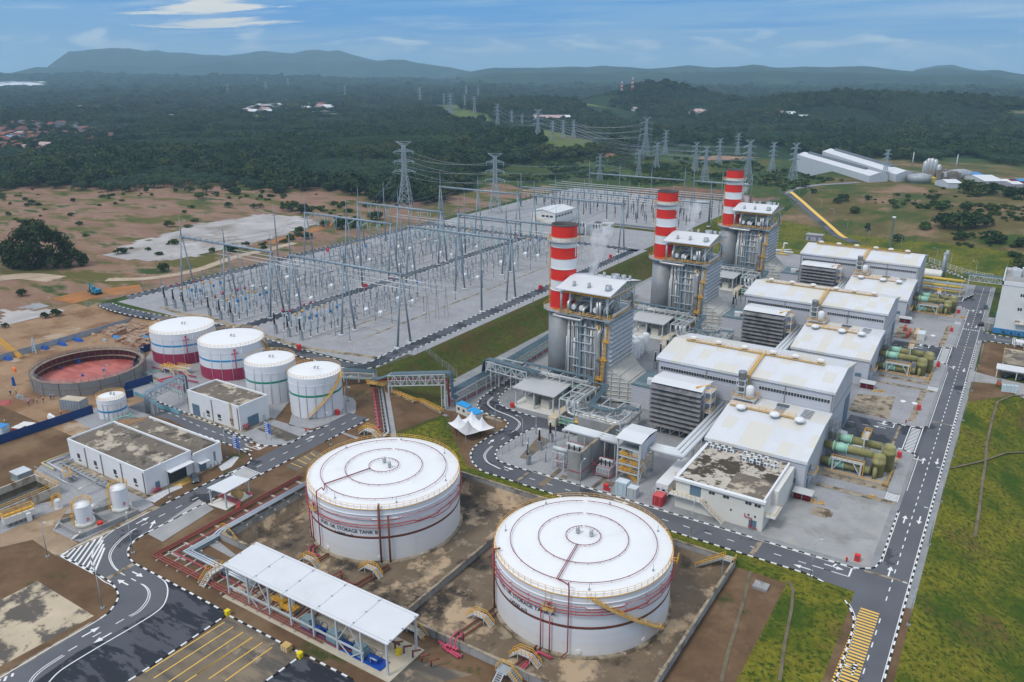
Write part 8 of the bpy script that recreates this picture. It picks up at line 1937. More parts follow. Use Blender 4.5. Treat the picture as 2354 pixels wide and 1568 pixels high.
def QQ(label,p,h,shirt,ang=0.0,stride=.12):
 o=Ze('person',label,'person',p,'workers on the building site');s_=h/1.72
 me=bpy.data.meshes.new('body');V=[(0,0,.95),(0,0,1.15),(0,0,1.4),(0,0,1.5),(0,.02,1.62),(0,.02,1.70),(.1,stride,.9),(.11,stride*1.2,.5),(.11,stride*1.2,.06),(.11,stride*1.2+.13,.03),(-.1,-stride,.9),(-.11,-stride*.9,.5),(-.11,-stride*1.4,.06),(-.11,-stride*1.4+.13,.03),(.2,0,1.4),(.25,.02,1.13),(.24,.12,.9),(.24,.16,.82),(-.2,0,1.4),(-.25,-.02,1.13),(-.24,.05,.9),(-.24,.08,.82)]
 E=[(0,1),(1,2),(2,3),(3,4),(4,5),(0,6),(6,7),(7,8),(8,9),(0,10),(10,11),(11,12),(12,13),(2,14),(14,15),(15,16),(16,17),(2,18),(18,19),(19,20),(20,21)]
 rad=[.13,.14,.15,.06,.09,.08,.085,.06,.045,.04,.085,.06,.045,.04,.065,.05,.04,.035,.065,.05,.04,.035]
 bm=bmesh.new();ly=bm.verts.layers.skin.verify();vs=[bm.verts.new((v[0]*s_,v[1]*s_,v[2]*s_))for v in V]
 for i,v in Zf(vs):v[ly].radius=(rad[i]*s_,rad[i]*s_);v[ly].use_root=(i==0)
 for a,c2 in E:bm.edges.new((vs[a],vs[c2]))
 bm.to_mesh(me);bm.free()
 bo=bpy.data.objects.new('body',me);COL.objects.link(bo);bo.parent=o;bo.modifiers.new('skin','SKIN');sd=bo.modifiers.new('sub','SUBSURF');sd.levels=1;sd.render_levels=1
 me.materials.append(M('dark_trousers',(.05,.055,.09),.8))
 b=B();b.Zg((0,0,0),[(.17*s_,.88*s_),(.185*s_,1.2*s_),(.19*s_,1.4*s_),(.08*s_,1.5*s_)],12);v_=b.Za('vest',shirt);v_.parent=o
 b=B();b.Zg((0,.02*s_,0),[(.15*s_,1.68*s_),(.12*s_,1.7*s_),(.11*s_,1.78*s_),(.03*s_,1.82*s_)],12);v_=b.Za('hard_hat',Zj);v_.parent=o
 o.rotation_euler=(0,0,ang)
m_hiv,QH=M('vest_orange',(.75,.16,.02),.7),M('vest_lime',(.45,.65,.05),.7);QR=M('overall_red',(.5,.05,.04),.7);m_wbl=M('overall_blue',(.06,.12,.3),.7)
for i,(f,x,y,m_,w_)in Zf((('A',497,1030,m_hiv,'in orange vest standing below the unfinished ring'),('A',470,1035,m_wbl,'in blue overall standing beside the one in orange'),('A',403,1060,QR,'in red overall by the steel pile'),('A',345,1065,Zn,'in pale clothes by the steel pile'),('A',52,1268,QH,'in lime vest alone on the sandy ground'),('A',100,990,m_wbl,'in blue overall left of the ring'),('A',152,985,QH,'in lime vest left of the ring'),('A',265,1085,QR,'in red overall bent at the scrap'),('A',565,1185,m_hiv,'in orange vest behind the navy hoarding'))):
 QQ('worker '+w_,g(f,x,y,ZL),1.75,m_,i*.9)
QQ('worker in lime vest at the kerb by the office block',g('b',626,880),1.75,QH,1.2)
m_rk=Zm
def rack(label,P,h,w2,lv,pipes,name='pipe_rack',sleeper=False):
 t=Ze(name,label,'pipe rack',P[0]);A_,Bq=Zc(P[0]),Zc(P[1]);d=Bq-A_;u=Zc((d.x,d.y,0)).normalized();v=Zc((-u.y,u.x,0))*w2/2;n=max(2,int(d.length/4.5))
 b=B()
 for i in Zb(n+1):
  q_=A_.lerp(Bq,i/n)
  for s_ in(-1,1):b.bar(q_+v*s_,q_+v*s_+Zk(h),.26)
  for z in lv:b.bar(q_-v+Zk(z),q_+v+Zk(z),.2)
 for s_ in(-1,1):
  for z in lv:b.bar(A_+v*s_+Zk(z),Bq+v*s_+Zk(z),.2)
 b.Za('frame',m_rk,t)
 for nm,mat,r0,z,cnt in pipes:
  b=B()
  for k in Zb(cnt):o_=v*(-.85+1.7*k/max(1,cnt-1));b.Zd([A_-u*.5+o_+Zk(z),Bq+u*.5+o_+Zk(z)],r0,6)
  b.Za(nm,mat,t)
 return t
blu=MATS['dark_blue_cable']
rack('low white pipe rack between the green banded tanks and the switchyard road',(g('W',-250,470,5.0)*1+Zk(0),g('W',430,500,5.0)),3.4,2.6,(1.4,3.2),(('pipe',Zu,.2,1.7,3),('green_pipe',ZK,.2,1.0,2),('cable',blu,.16,3.6,5)))
rack('double deck white pipe rack along the bending road',(g('W',1310,770,0),g('W',1760,520,0)),4.6,3.0,(1.8,4.4),(('pipe',Zu,.2,2.1,4),('green_pipe',ZK,.18,2.1,2),('cable',blu,.2,4.8,6),('red_pipe',ZI,.18,.6,2)))
rack('long white pipe rack behind the nearest chimney along the bank',(g('W',1790,505,0),Zc((-146,330,0))),4.6,3.0,(1.8,4.4),(('pipe',Zu,.2,2.1,4),('green_pipe',ZK,.18,2.5,2),('cable',blu,.2,4.8,6),('red_pipe',ZI,.18,.6,2)))
Tb0,Tb1=g('W',600,555,5.4),g('W',1240,515,8.4);Tb0.z=6.0;Tb1.z=8.2
t=Ze('pipe_bridge','white steel truss pipe bridge over the planted bank','bridge',Tb0);d=Tb1-Tb0;u=Zc((d.x,d.y,0)).normalized();v=Zc((-u.y,u.x,0))
b=B()
for s_ in(-1.3,1.3):
 b.cross(Tb0+v*s_,Tb1+v*s_,(0,0,1),3.4,9,.2);b.bar(Tb0+v*s_+Zk(1.7),Tb1+v*s_+Zk(1.7),.18)
 for q_ in(Tb0,Tb1):q2=q_+v*s_;b.bar((q2.x,q2.y,zt(q2.x,q2.y)),q2,.36)
 q2=Tb1-u*1.2+v*s_;b.bar((q2.x,q2.y,0),q2,.26)
for i in Zb(10):q_=Tb0.lerp(Tb1,i/9);b.bar(q_-v*1.3,q_+v*1.3,.16);b.bar(q_-v*1.3+Zk(3.4),q_+v*1.3+Zk(3.4),.16)
b.Za('truss',Zm,t)
b=B()
for k in Zb(6):o_=v*(-1.1+k*.44);b.Zd([Tb0-u*6+o_+Zk(1.4),Tb0-u*3+o_+Zk(1.8),Tb0+o_+u*1+Zk(3.8),Tb1+o_+u*.6+Zk(3.8),Tb1+o_+u*1.6+Zk(3.2),Tb1+o_+u*1.9+Zk(-4),Tb1+o_+u*3.5+Zk(-4.6)],.17,6)
b.Za('cable',blu,t)
b=B()
for k in Zb(2):b.Zd([Tb0-u*4+v*(k-.5)+Zk(1.2),Tb1+v*(k-.5)+u*.5+Zk(1.2),Tb1+v*(k-.5)+u*.8+Zk(-7.6)],.2,6)
b.Za('red_pipe',ZI,t)
t=Ze('pipe_bridge','white steel truss pipe bridge over the bending road beside chimney 1','bridge',g('W',1690,480,0));q0,q1=g('W',1720,350,6.0),g('W',2180,480,6.0);b=B()
d=q1-q0;u=Zc((d.x,d.y,0)).normalized();v=Zc((-u.y,u.x,0))
for s_ in(-1.2,1.2):
 b.cross(q0+v*s_,q1+v*s_,(0,0,1),2.8,8,.2)
 for q_ in(q0,q0+u*2,q1):q2=q_+v*s_;b.bar((q2.x,q2.y,0),q2,.34)
b.Za('truss',Zm,t);b=B()
for k in Zb(6):o_=v*(-1+k*.4);b.Zd([q0-u*2+o_+Zk(-1.4),q0-u*1.4+o_+Zk(2.4),q0+o_+Zk(3.4),q1+o_+u*4+Zk(3.4)],.17,6)
b.Za('cable',blu,t)
rack_px=[g('W',400,600,ZL),g('W',490,1100,ZL)]
t=Ze('pipe_track','pink, brown and pale pipes on sleepers running toward tank B','pipe track',rack_px[0])
for nm,mat,r0,x0,x1,e in(('pink_pipe',ZT,.3,405,470,0),('brown_pipe',ZN,.13,425,500,1),('brown_pipe',ZN,.13,440,512,1),('brown_pipe',ZN,.13,455,525,1),('grey_pipe',Zu,.15,468,535,1),('clad_pipe',MATS['pale_clad_pipe'],.38,500,580,2)):
 b=B();P=[g('W',x0,580,ZL+.6),g('W',x1,1020 if e==0 else 1080,ZL+.6)]
 if e==0:P+=[g('W',395,1050,ZL+.3)]
 if e:P+=[g('W',x1-60,1130,ZL+.6)]
 b.Zd(P,r0,7);b.Za(nm,mat,t)
b=B()
for i in Zb(12):k=i/11;a,c2=g('W',395+50*k,620+430*k,ZL),g('W',520+60*k,612+430*k,ZL);d=c2-a;b.Zh(((a.x+c2.x)/2,(a.y+c2.y)/2,ZL),d.length,.3,.35,math.atan2(d.y,d.x))
b.Za('sleeper',MATS['sleeper_concrete'],t)
p=g('W',450,600,ZL);t=Ze('pipe_platform','yellow railed platform at the junction of the pipe racks','platform',p);b=B();b.Zh((p.x,p.y,ZL+2.2),6.2,2.2,.15,R(12));[b.bar((p.x+a,p.y+a*.2,ZL),(p.x+a,p.y+a*.2,ZL+2.2),.2)for a in(-2.8,0,2.8)];b.Za('deck',Zw,t);b=B();u=Zc((math.cos(R(12)),math.sin(R(12)),0));v=Zc((-u.y,u.x,0));q_=Zc((p.x,p.y,ZL+2.3));b.Zl([q_-u*3.1-v*1.1,q_+u*3.1-v*1.1,q_+u*3.1+v*1.1,q_-u*3.1+v*1.1],1.1,1,.07,True);b.Za('railing',Zo,t)
S0,S1,S2,S3=T('W',630,640),T('W',880,745),T('W',945,745),T('W',1190,865)
t=Ze('bank_stair','yellow railed stair descending the planted bank under the pipe bridge','stair',S0);b=B();b.ZC(S1+Zk(.3),S0+Zk(.3),1.2);b.ZC(S3+Zk(.2),S2+Zk(.3),1.2);b.Za('steps',Zz,t)
b=B()
for o_ in(-.6,.6):w3=Zc((o_*.5,o_*.8,.3));b.Zl([S0+w3,S1+w3,S2+w3,S3+w3],1.1,1.3,.075)
b.Za('railing',Zo,t)
lp=Ze('street_lamp','','street lamp',(0,0,0),'street lamps')
b=B();b.Zh((0,0,0),.7,.7,.25);b.Za('base',ZM,lp);b=B();b.Zd([(0,0,.2),(0,0,8.2)],.11,8,r2=.07);b.Za('pole',Zs,lp);b=B();b.Zd([(0,0,8.2),(.5,0,8.6),(1.7,0,8.8)],.06,6);b.Za('arm',Zs,lp);b=B();b.Zh((1.9,0,8.74),.8,.3,.12);b.Za('lantern',Zm,lp)
sn=Zq(lp);fst=True
for f,x,y,z,an,w_ in(('Y',545,930,ZL,0,'on brown grass left of the hatched bend'),('Y',1170,1520,ZL,R(150),'in the grass loop of the lower left road'),('Y',1520,890,ZL,R(150),'inside the first bend of the left road'),('B',1565,780,ZL,R(180),'at the corner of the treatment hall'),('B',2085,415,ZL,R(0),'beside the side road by the blue board'),('X',1205,225,ZL,R(150),'on the verge behind tank B'),('W',100,865,ZL,0,'on the gravel beside the green banded tank'),('W',120,725,ZL,0,'at the far edge of the green banded tank gravel'),('A',990,940,ZL,0,'between the unfinished ring and the small tank'),('A',1315,765,ZL,0,'at the foot of the first crimson tank'),('F',145,235,0,R(90),'on the grass strip behind tank A'),('F',1240,620,0,R(60),'on the grass at the front road junction'),('H',965,1090,0,R(90),'beside the front road below the blast wall'),('H',1985,1480,0,R(90),'on the strip in front of the control building stair'),('H',185,515,0,R(0),'at the white tents'),('H',435,650,0,R(180),'at the fenced gravel corner'),('F',2145,1045,0,R(180),'on the right bank by the rumble bars'),('G',1590,1165,0,R(180),'on the right bank beside the concrete apron'),('G',1480,1560,0,R(180),'on the right bank beside the junction'),('G',1710,750,0,R(180),'on the right bank beside the first side road'),('G',1795,420,0,R(180),'on the right bank beside the gravel pad'),('b',500,1475,0,R(180),'by the drain at the toilets'),('b',575,1210,0,R(180),'on the plot left of the store'),('b',640,960,0,R(90),'on the corner before the office block'),('J',1090,355,ZS,0,'beside the switchyard road, nearest chimney 2'),('J',305,710,ZS,0,'beside the switchyard road left of chimney 1'),('J',55,825,ZS,0,'beside the switchyard road at the top of the bank'),('M',1240,70+1440,ZS,0,'by the perimeter road behind the tanks'),('A',1330,55,ZS,0,'at the far left corner of the switchyard road')):
 p=T(f,x,y)if z==0 and x>1400 and f in 'FG' else g(f,x,y,z);w_='grey street lamp '+w_
 if fst:lp.location=p;lp.rotation_euler=(0,0,an);lp['label']=w_;fst=False
 else:dup(lp,sn,label=w_,loc=p,rz=an)
for i,(f,x,y)in Zf((('K',1690,475),('K',1795,565),('K',1910,660),('K',2035,768),('K',2230,862),('L',1215,470),('L',1540,590),('L',1670,640),('L',1900,720),('K',1600,400))):
 dup(lp,sn,label='grey street lamp on the far grassy bank, %s from the yellow striped road'%('first','second','third','fourth','fifth','sixth','seventh','eighth','ninth','topmost')[i],loc=T(f,x,y),rz=R(200))
def Z4(label,P,h,step=3.0,wires=4,mat=Zs,r0=.05):
 t=Ze('mesh_fence',label,'fence',P[0]);W_=walk(P,step);b=B()
 for q_ in W_:b.bar(q_,q_+Zk(h),r0*2)
 b.Za('post',mat,t,kind='stuff');b=B()
 for k in Zb(wires):b.Zd([q_+Zc((0,0,h*(k+1)/wires))for q_ in W_],r0*.6,3,sm=False)
 for q0,q1 in zip(W_,W_[1:]):
  for j in Zb(4):a=q0.lerp(q1,j/4);b.Zd([a,q0.lerp(q1,(j+1)/4)+Zk(h)],r0*.35,3,sm=False,cap=False)
 b.Za('mesh',mat,t);return t
Z4('grey mesh fence along the switchyard perimeter road by the bank',[T('W',480,350),T('W',760,250),T('W',990,150)],2.6)
Z4('grey mesh fence running down the planted bank',[T('W',1000,160),T('W',1060,220),T('W',1180,320),T('W',1300,400),T('W',1400,500)],2.6)
Z4('long grey mesh fence on the field side of the switchyard',[Zc((-333,y,zt(-333,y)))for y in Zb(186,600,12)],2.6,4)
Z4('grey mesh fence along the far end of the switchyard',[Zc((x,606,zt(x,606)))for x in Zb(-333,-150,12)],2.6,4)
Z4('grey mesh fence beside the grass between the building site and switchyard',[T('A',780,175),T('A',960,190),T('A',1200,240),T('A',1330,270),T('A',1500,300)],2.4)
Z4('green mesh fence beside the yellow striped climbing road',[T('K',1420,395),T('K',1550,520),T('K',1700,640),T('K',1880,790)],3.0,3,mat=M('fence_green',(.16,.24,.22),.6))
Z4('green post fence at the foot of the far bank',[T('L',1480,575),T('L',1600,620),T('L',1750,670),T('L',1950,720),T('L',2110,745)],3.0,4,mat=Zn,r0=.09)
Z4('low mesh fence round the gravel corner by the bushings',[g('H',*q_)for q_ in((250,730),(370,660),(490,560))],1.8,3)
ZG=ZS
m_ins=M('grey_insulator',(.27,.30,.33),.4,var=.15);Z3=M('white_footing',(.70,.70,.69),.8,var=.06);ZY=M('glass_insulator_green',(.30,.52,.50),.25,var=.1);Zy=M('gantry_steel',(.27,.33,.375),.5,.25,var=.12,scale=.4);QE=M('busbar_white',(.60,.61,.60),.4,.3,var=.06)
m_cap=dict(red=M('cap_red',(.42,.07,.10),.5),yellow=M('cap_yellow',(.66,.40,.10),.5),blue=M('cap_blue',(.03,.20,.46),.5))
HB=32.0
def gantry(xs,y,label,strings=(-1,)):
 t=Ze('switchyard_gantry',label,'gantry',(xs[1],y,ZG),'steel gantries of the switchyard')
 for x in xs:
  for s_ in(-1,1):
   b=B();b.Zd([(x,y+s_*3.6,ZG),(x,y+s_*.35,HB)],.42,10,r2=.26);b.Zg((x,y+s_*3.6,ZG),[(1.0,0),(.95,.35),(.5,.4)],10);b.k=0;b.Za('leg',Zy,t)
   b=B();b.Zg((x,y+s_*3.6,ZG-.05),[(1.25,0),(1.2,.32)],10);b.Za('footing',Z3,t)
  b=B();b.Zd([(x,y,HB-.6),(x,y,HB+4),(x,y,HB+8.6)],.32,8,r2=.05);b.Za('lightning_spike',Zy,t)
 b=B();b.Zd([(xs[0]-.8,y,HB),(xs[-1]+.8,y,HB)],.52,10)
 for k in Zb(15):x=xs[0]+(xs[-1]-xs[0])*(k+.5)/15;b.Zd([(x-.08,y,HB),(x+.08,y,HB)],.66,10)
 b.Za('beam',Zy,t)
 for a,c2 in zip(xs,xs[1:]):
  for k in(.2,.5,.8):
   x=a+(c2-a)*k
   for s_ in strings:
    b=B();b.Zd([(x,y+s_*.4,HB-.3),(x,y+s_*4.6,HB-1.4)],.17,6);b.Za('insulator_string',ZY,t)
 return t
ROWS=(207.0,278.0,316.0,388.0);XA,XB=(-301,-273,-245),(-234.3,-206.2,-179)
GN=[]
for i,y in Zf(ROWS):
 for j,xs in Zf((XA,XB)):
  GN.append(gantry(xs,y,'grey two bay steel gantry, %s row from the striped tanks, %s side'%(('first','second','third','fourth')[i],('field','chimney')[j]),((1,),(-1,),(1,),(1,))[i]))
for j,xs in Zf((XA,XB)):
 for i,y in((1,278),(2,316)):
  b=B()
  for a,c2 in zip(xs,xs[1:]):
   for k in(.28,.5,.72):
    x=a+(c2-a)*k
    for s_ in(-1.1,1.1):b.Zd([(x+s_,y,HB-.5),(x+s_*.2,y,HB-6.2)],.14,5)
    b.Zd([(x,y,HB-6.2),(x,y,HB-8)],.07,4)
  tag(b.Za('insulator_loop',ZY,loc=(xs[1],y,HB-3)),'V shaped glass insulators hanging under the %s row gantry, %s side'%(('second','third')[i-1],('field','chimney')[j]),'insulator','hanging V insulators','thing')
def sag(p,q_,s_,n=10):p,q_=Zc(p),Zc(q_);return[p.lerp(q_,i/n)-Zc((0,0,4*s_*(i/n)*(1-i/n)))for i in Zb(n+1)]
Ql=M('overhead_wire',(.22,.24,.26),.5,.3)
for j,xs in Zf((XA,XB)):
 for y0,y1,w_ in((211.5,274,'first and second'),(320.5,384,'third and fourth')):
  b=B()
  for a,c2 in zip(xs,xs[1:]):
   for k in(.2,.5,.8):x=a+(c2-a)*k;b.Zd(sag((x,y0,HB-1.4),(x,y1,HB-1.4),2.2),.06,4)
  tag(b.Za('overhead_wire',Ql,loc=(xs[1],(y0+y1)/2,HB)),'overhead conductors between the %s gantry rows, %s side'%(w_,('field','chimney')[j]),'wires')
def protos():
 P={}
 for c in('red','yellow','blue'):
  t=Ze('instrument_transformer','slim grey instrument transformer with a %s cap, in the switchyard'%c,'instrument transformer',(0,0,0),'instrument transformers with %s caps'%c)
  b=B();b.Zg((0,0,0),[(.55,0),(.55,.25)],8);b.Za('footing',Z3,t)
  b=B();b.Zg((0,0,0),[(.2,.2),(.2,2.4),(.45,2.45),(.45,3.4)],10);b.Za('stand',Zy,t)
  b=B();b.Zg((0,0,0),[(.34 if i%2 else .27,3.4+i*.3)for i in Zb(13)],10);b.Za('insulator',M('pale_blue_insulator',(.42,.52,.60),.35,var=.08),t)
  b=B();b.Zg((0,0,0),[(.3,7.0),(.46,7.1),(.46,8.0),(.3,8.15)],10);b.Za('cap',m_cap[c],t)
  P[c]=(t,Zq(t))
 t=Ze('post_insulator','slim grey post insulator on a white footing, in the switchyard','insulator',(0,0,0),'slim post insulators of the switchyard')
 b=B();b.Zg((0,0,0),[(.42,0),(.42,.25)],8);b.Za('footing',Z3,t)
 b=B();b.Zg((0,0,0),[(.15,.2),(.13,4.2)],8);b.Zg((0,0,0),[(.24 if i%2 else .16,4.2+i*.22)for i in Zb(14)],8);b.Za('column',Zy,t);P['post']=(t,Zq(t))
 t=Ze('disconnector','grey disconnector with a horizontal arm between two posts, in the switchyard','disconnector',(0,0,0),'disconnectors of the switchyard')
 for y in(-1.6,1.6):
  b=B();b.Zg((0,y,0),[(.42,0),(.42,.25)],8);b.Za('footing',Z3,t)
  b=B();b.Zg((0,y,0),[(.16,.2),(.14,3.4)],8);b.Zg((0,y,0),[(.28 if i%2 else .19,3.4+i*.24)for i in Zb(12)],8);b.Za('post',Zy,t)
 b=B();b.Zd([(0,-2.1,6.3),(0,2.1,6.3)],.13,6);b.bar((0,-1.6,2.6),(0,1.6,2.6),.22);b.Za('arm',Zs,t);P['disc']=(t,Zq(t))
 t=Ze('circuit_breaker','grey circuit breaker with a T shaped head and a control box, in the switchyard','circuit breaker',(0,0,0),'circuit breakers of the switchyard')
 b=B();b.box(-.5,-.5,0,.5,.5,.3);b.Za('footing',Z3,t)
 b=B();b.bar((-.4,0,.3),(-.4,0,2.6),.18);b.bar((.4,0,.3),(.4,0,2.6),.18);b.box(.5,-.35,.9,1.1,.35,2.1);b.box(-.5,-.3,2.5,.5,.3,2.8);b.Za('stand',Zy,t)
 b=B();b.Zg((0,0,0),[(.3 if i%2 else .2,2.8+i*.25)for i in Zb(13)],8);b.Zd([(0,-1.9,6.2),(0,1.9,6.2)],.26,8);b.Za('interrupter',m_ins,t);P['cb']=(t,Zq(t))
 t=Ze('marshalling_kiosk','white switchyard kiosk with a sloping top','kiosk',(0,0,0),'white kiosks of the switchyard')
 b=B();b.prism([(-1,-.8),(1,-.8),(1,.8),(-1,.8)],0,1.5);b.poly([(-1,-.8,1.5),(1,-.8,1.5),(.7,.8,2.2),(-.7,.8,2.2)]);b.poly([(1,-.8,1.5),(1,.8,1.5),(.7,.8,2.2)]);b.poly([(-1,.8,1.5),(-1,-.8,1.5),(-.7,.8,2.2)]);b.Za('case',Zj,t)
 b=B();b.box(-.5,-.84,.2,.5,-.81,1.3);b.Za('door',Zm,t);P['kiosk']=(t,Zq(t))
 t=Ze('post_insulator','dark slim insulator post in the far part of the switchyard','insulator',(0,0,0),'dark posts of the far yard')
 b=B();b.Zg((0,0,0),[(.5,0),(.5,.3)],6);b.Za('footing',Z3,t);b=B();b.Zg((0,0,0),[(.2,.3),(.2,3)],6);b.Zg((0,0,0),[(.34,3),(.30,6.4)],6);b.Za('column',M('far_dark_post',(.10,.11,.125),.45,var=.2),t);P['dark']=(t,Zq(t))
 return P
PR=protos();USED=set();CNT={}
def put(kind,x,y,rz=0.0,sc=1.0):
 t,sn=PR[kind];CNT[kind]=CNT.get(kind,0)+1
 if kind not in USED:t.location=(x,y,ZG);t.rotation_euler=(0,0,rz);t.scale=(sc,)*3;USED.add(kind)
 else:dup(t,sn,loc=(x,y,ZG),rz=rz,scale=sc)
PH=((-295,-288.3,-281.4),(-266.6,-259.8,-253),(-227.8,-220.7,-213.7))
rs=random.Random(21)
COLS=('red','yellow','blue')
for bi,bay in Zf(PH):
 for pi,x in Zf(bay):
  c=COLS[pi]
  seq=[(195,c),(198.6,c),(202.2,'post'),(205.8,c),(209.4,c),(214,'post'),(219,'cb'),(225,'disc'),(231,'post'),(236,'post'),(241,'disc'),(247,'post'),(252,'cb'),(257,c if bi!=1 else 'post'),(263,'post'),(268,'disc'),(274,'post'),(283,'post'),(288,'disc'),(294,'cb'),(299,c if bi==0 else 'post'),(304,'post'),(309,'disc'),(321,'post'),(326,'cb'),(332,'disc'),(338,'post'),(343,'post'),(349,'disc'),(355,'cb'),(360,c),(365,'post'),(371,'disc'),(377,'post'),(383,'post')]
  for y,k in seq:put(k,x+rs.uniform(-.3,.3),y,0,rs.uniform(.92,1.08))
 for y in(229,249,297,329,352):put('kiosk',bay[1]+3,y,rs.uniform(-.2,.2));put('kiosk',bay[2]+3,y+1,rs.uniform(-.2,.2),.8)
for x in(-274,-240.5,-310,-205,-198):
 for y in(200,222,243,262,286,303,325,341,362,380):put('post',x+rs.uniform(-1,1),y+rs.uniform(-2,2),0,rs.uniform(.9,1.25))
for i,(x,y)in Zf(((-294.7,191),(-288.7,191),(-281.7,190.5),(-266.4,191),(-259.7,191),(-253,191),(-227.6,190.5),(-220.6,190.5),(-213.9,190.4))):
 q_=QD(x,y,ZG,8.6,'dark cable ends along the near edge of the switchyard','dark brown cable end at the near switchyard edge, %s from the field'%('first','second','third','fourth','fifth','sixth','seventh','eighth','ninth')[i])
for i,(x0,x1,y,z,w_)in Zf(((-312,-249,232,18.5,'field side, first'),(-312,-249,237,18.5,'field side, second'),(-312,-249,242,18.5,'field side, third'),(-240,-186,232,18,'chimney side, first'),(-240,-186,238,18,'chimney side, second'),(-240,-186,244,18,'chimney side, third'),(-312,-249,352,18.5,'field side, fourth'),(-312,-249,358,18.5,'field side, fifth'),(-240,-186,352,18.5,'chimney side, fourth'),(-240,-186,358,18.5,'chimney side, fifth'))):
 t=Ze('tubular_busbar','long white tubular busbar on lattice trestles, %s from the striped tanks'%w_,'busbar',((x0+x1)/2,y,ZG),'white tubular busbars')
 b=B();b.Zd([(x0,y,z),(x1,y,z)],.17,6);b.Za('tube',QE,t)
 for x in(x0+2,(x0+x1)/2,x1-2):b=B();b.bar((x-1,y,ZG),(x,y,z),.16);b.bar((x+1,y,ZG),(x,y,z),.16);b.bar((x-.5,y,ZG+5),(x+.5,y,ZG+5),.12);b.Za('trestle',Zs,t)
for bi,bay in Zf(PH):
 for pi,x in Zf(bay):
  b=B()
  for y0,y1,z in((191,222,14.2),(222,256,13),(262,310,13),(320,384,13)):
   b.Zd(sag((x,y0,z),(x,y1,z),.5,6),.06,4)
  tag(b.Za('overhead_wire',Ql,loc=(x,280,13)),'low conductor along the %s phase line of the %s bay from the field'%(('first','second','third')[pi],('first','second','third')[bi]),'wires','low conductors of the switchyard')
for i,(f,x,y,tx,ty)in Zf((('N',1440,1485,1443,770),('N',560,850,552,290),('N',1290,960,1286,370),('M',1190,770,1145,140),('M',1955,915,1925,340),('N',345,1265,312,560),('d',1040,830,1045,395),('d',2165,905,2217,360),('d',785,780,797,375),('N',1705,1120,1705,680))):
 p=g(f,x,y,ZG);h_=top(f,tx,ty,p);t=Ze('lightning_mast','tall tapering grey lightning mast, %s in the switchyard'%('nearest chimney 1','far on the field side','among the middle bays','by the field side road','beside the middle road','by the second gantry row','beyond the control building','behind chimney 2','just behind the control building','on the middle road near chimney 1')[i],'mast',p,'lightning masts')
 b=B();b.Zd([p,(p.x,p.y,p.z+(h_-p.z)*.75),(p.x,p.y,h_)],.45,8,r2=.05);b.Za('pole',Zy,t);b=B();b.Zg(p,[(1.1,0),(1.0,.35)],10);b.Za('footing',Z3,t)
t=Ze('relay_building','white switchyard control building with a shallow pitched roof','building',(-257,449,ZG));hw=top('d',480,752,(-248.5,437));x0,x1,y0,y1=-266,-248.3,437,462
b=B();b.box(x0,y0,ZG,x1,y1,hw-.3);b.poly([(x0,y0,hw-.3),(x1,y0,hw-.3),((x0+x1)/2,y0,hw+1.3)]);b.Za('wall',M('warm_white_wall',(.72,.71,.67),.6,var=.04),t)
b=B();xm=(x0+x1)/2
b.poly([(x0-.6,y0-.6,hw-.3),(xm,y0-.6,hw+1.5),(xm,y1+.6,hw+1.5),(x0-.6,y1+.6,hw-.3)]);b.poly([(xm,y0-.6,hw+1.5),(x1+.6,y0-.6,hw-.3),(x1+.6,y1+.6,hw-.3),(xm,y1+.6,hw+1.5)]);b.Za('roof',Zp,t)
for k in Zb(3):b=B();b.box(-258+k*3,y0-.06,ZG+4.6,-255.8+k*3,y0+.02,ZG+5.8);b.Za('window',ZA,t)
for k in Zb(6):b=B();b.box(x1-.02,y0+1+k*3.8,ZG+4.6,x1+.06,y0+3.4+k*3.8,ZG+5.8);b.Za('window',ZA,t)
b=B();b.ZC((-253,y0-1.4,ZG),(-262,y0-1.4,ZG+3.6),1.2);b.k=1;b.Zl([(-253,y0-2,ZG),(-262,y0-2,ZG+3.6),(-264,y0-2,ZG+3.6)],1,1.4,.07);b.Za('stair',[Zn,Zw],t)
for i,(fx,fy)in Zf(((760,985),(935,1005))):
 p=g('d',fx,fy,ZG);ZO('transformer','grey reactor bank beside the white fire wall behind chimney 1, %s'%('left','right')[i],p.x,p.y,ZG,1.35,'switchyard reactors',False)
p=g('d',850,985,ZG);b=B();b.Zh((p.x,p.y,ZG),.5,11,6.5);tag(b.Za('fire_wall',Zj,loc=p),'white fire wall between the two reactor banks','wall')
p=g('d',1040,1000,ZG);b=B();b.Zh((p.x,p.y,ZG),.5,10,5.5);tag(b.Za('fire_wall',Zj,loc=p),'white fire wall right of the reactor banks','wall')
hA=top('d',95,460,(-305.4,487.4));tA_=top('d',93,312,(-305.4,487.4));hB2=31.0
def small_gantry(xs,y,hb,ht,label):
 t=Ze('far_gantry',label,'gantry',(xs[0],y,ZG),'slender gantries of the far yard')
 for x in xs:b=B();b.Zd([(x,y,ZG),(x,y,hb),(x,y,ht)],.5,8,r2=.08);b.Zg((x,y,ZG),[(1.3,0),(1.2,.4)],8);b.Za('column',Zy,t)
 b=B();b.Zd([(xs[0],y,hb),(xs[-1],y,hb)],.5,8);b.Za('beam',Zy,t)
 for a,c2 in zip(xs,xs[1:]):
  for k in(.25,.5,.75):b=B();x=a+(c2-a)*k;b.Zd([(x,y,hb),(x,y+3.4,hb-1.2)],.16,5);b.Za('insulator_string',ZY,t)
small_gantry((-305,-277,-249,-221),487,hA,tA_,'slender grey gantry of the far yard, beside the white control building')
small_gantry((-214,-190,-165),487,hA,tA_,'slender grey gantry of the far yard, behind chimney 2')
small_gantry((-300,-273,-246,-219),583,hA,tA_,'slender grey gantry at the farthest edge of the switchyard, field side')
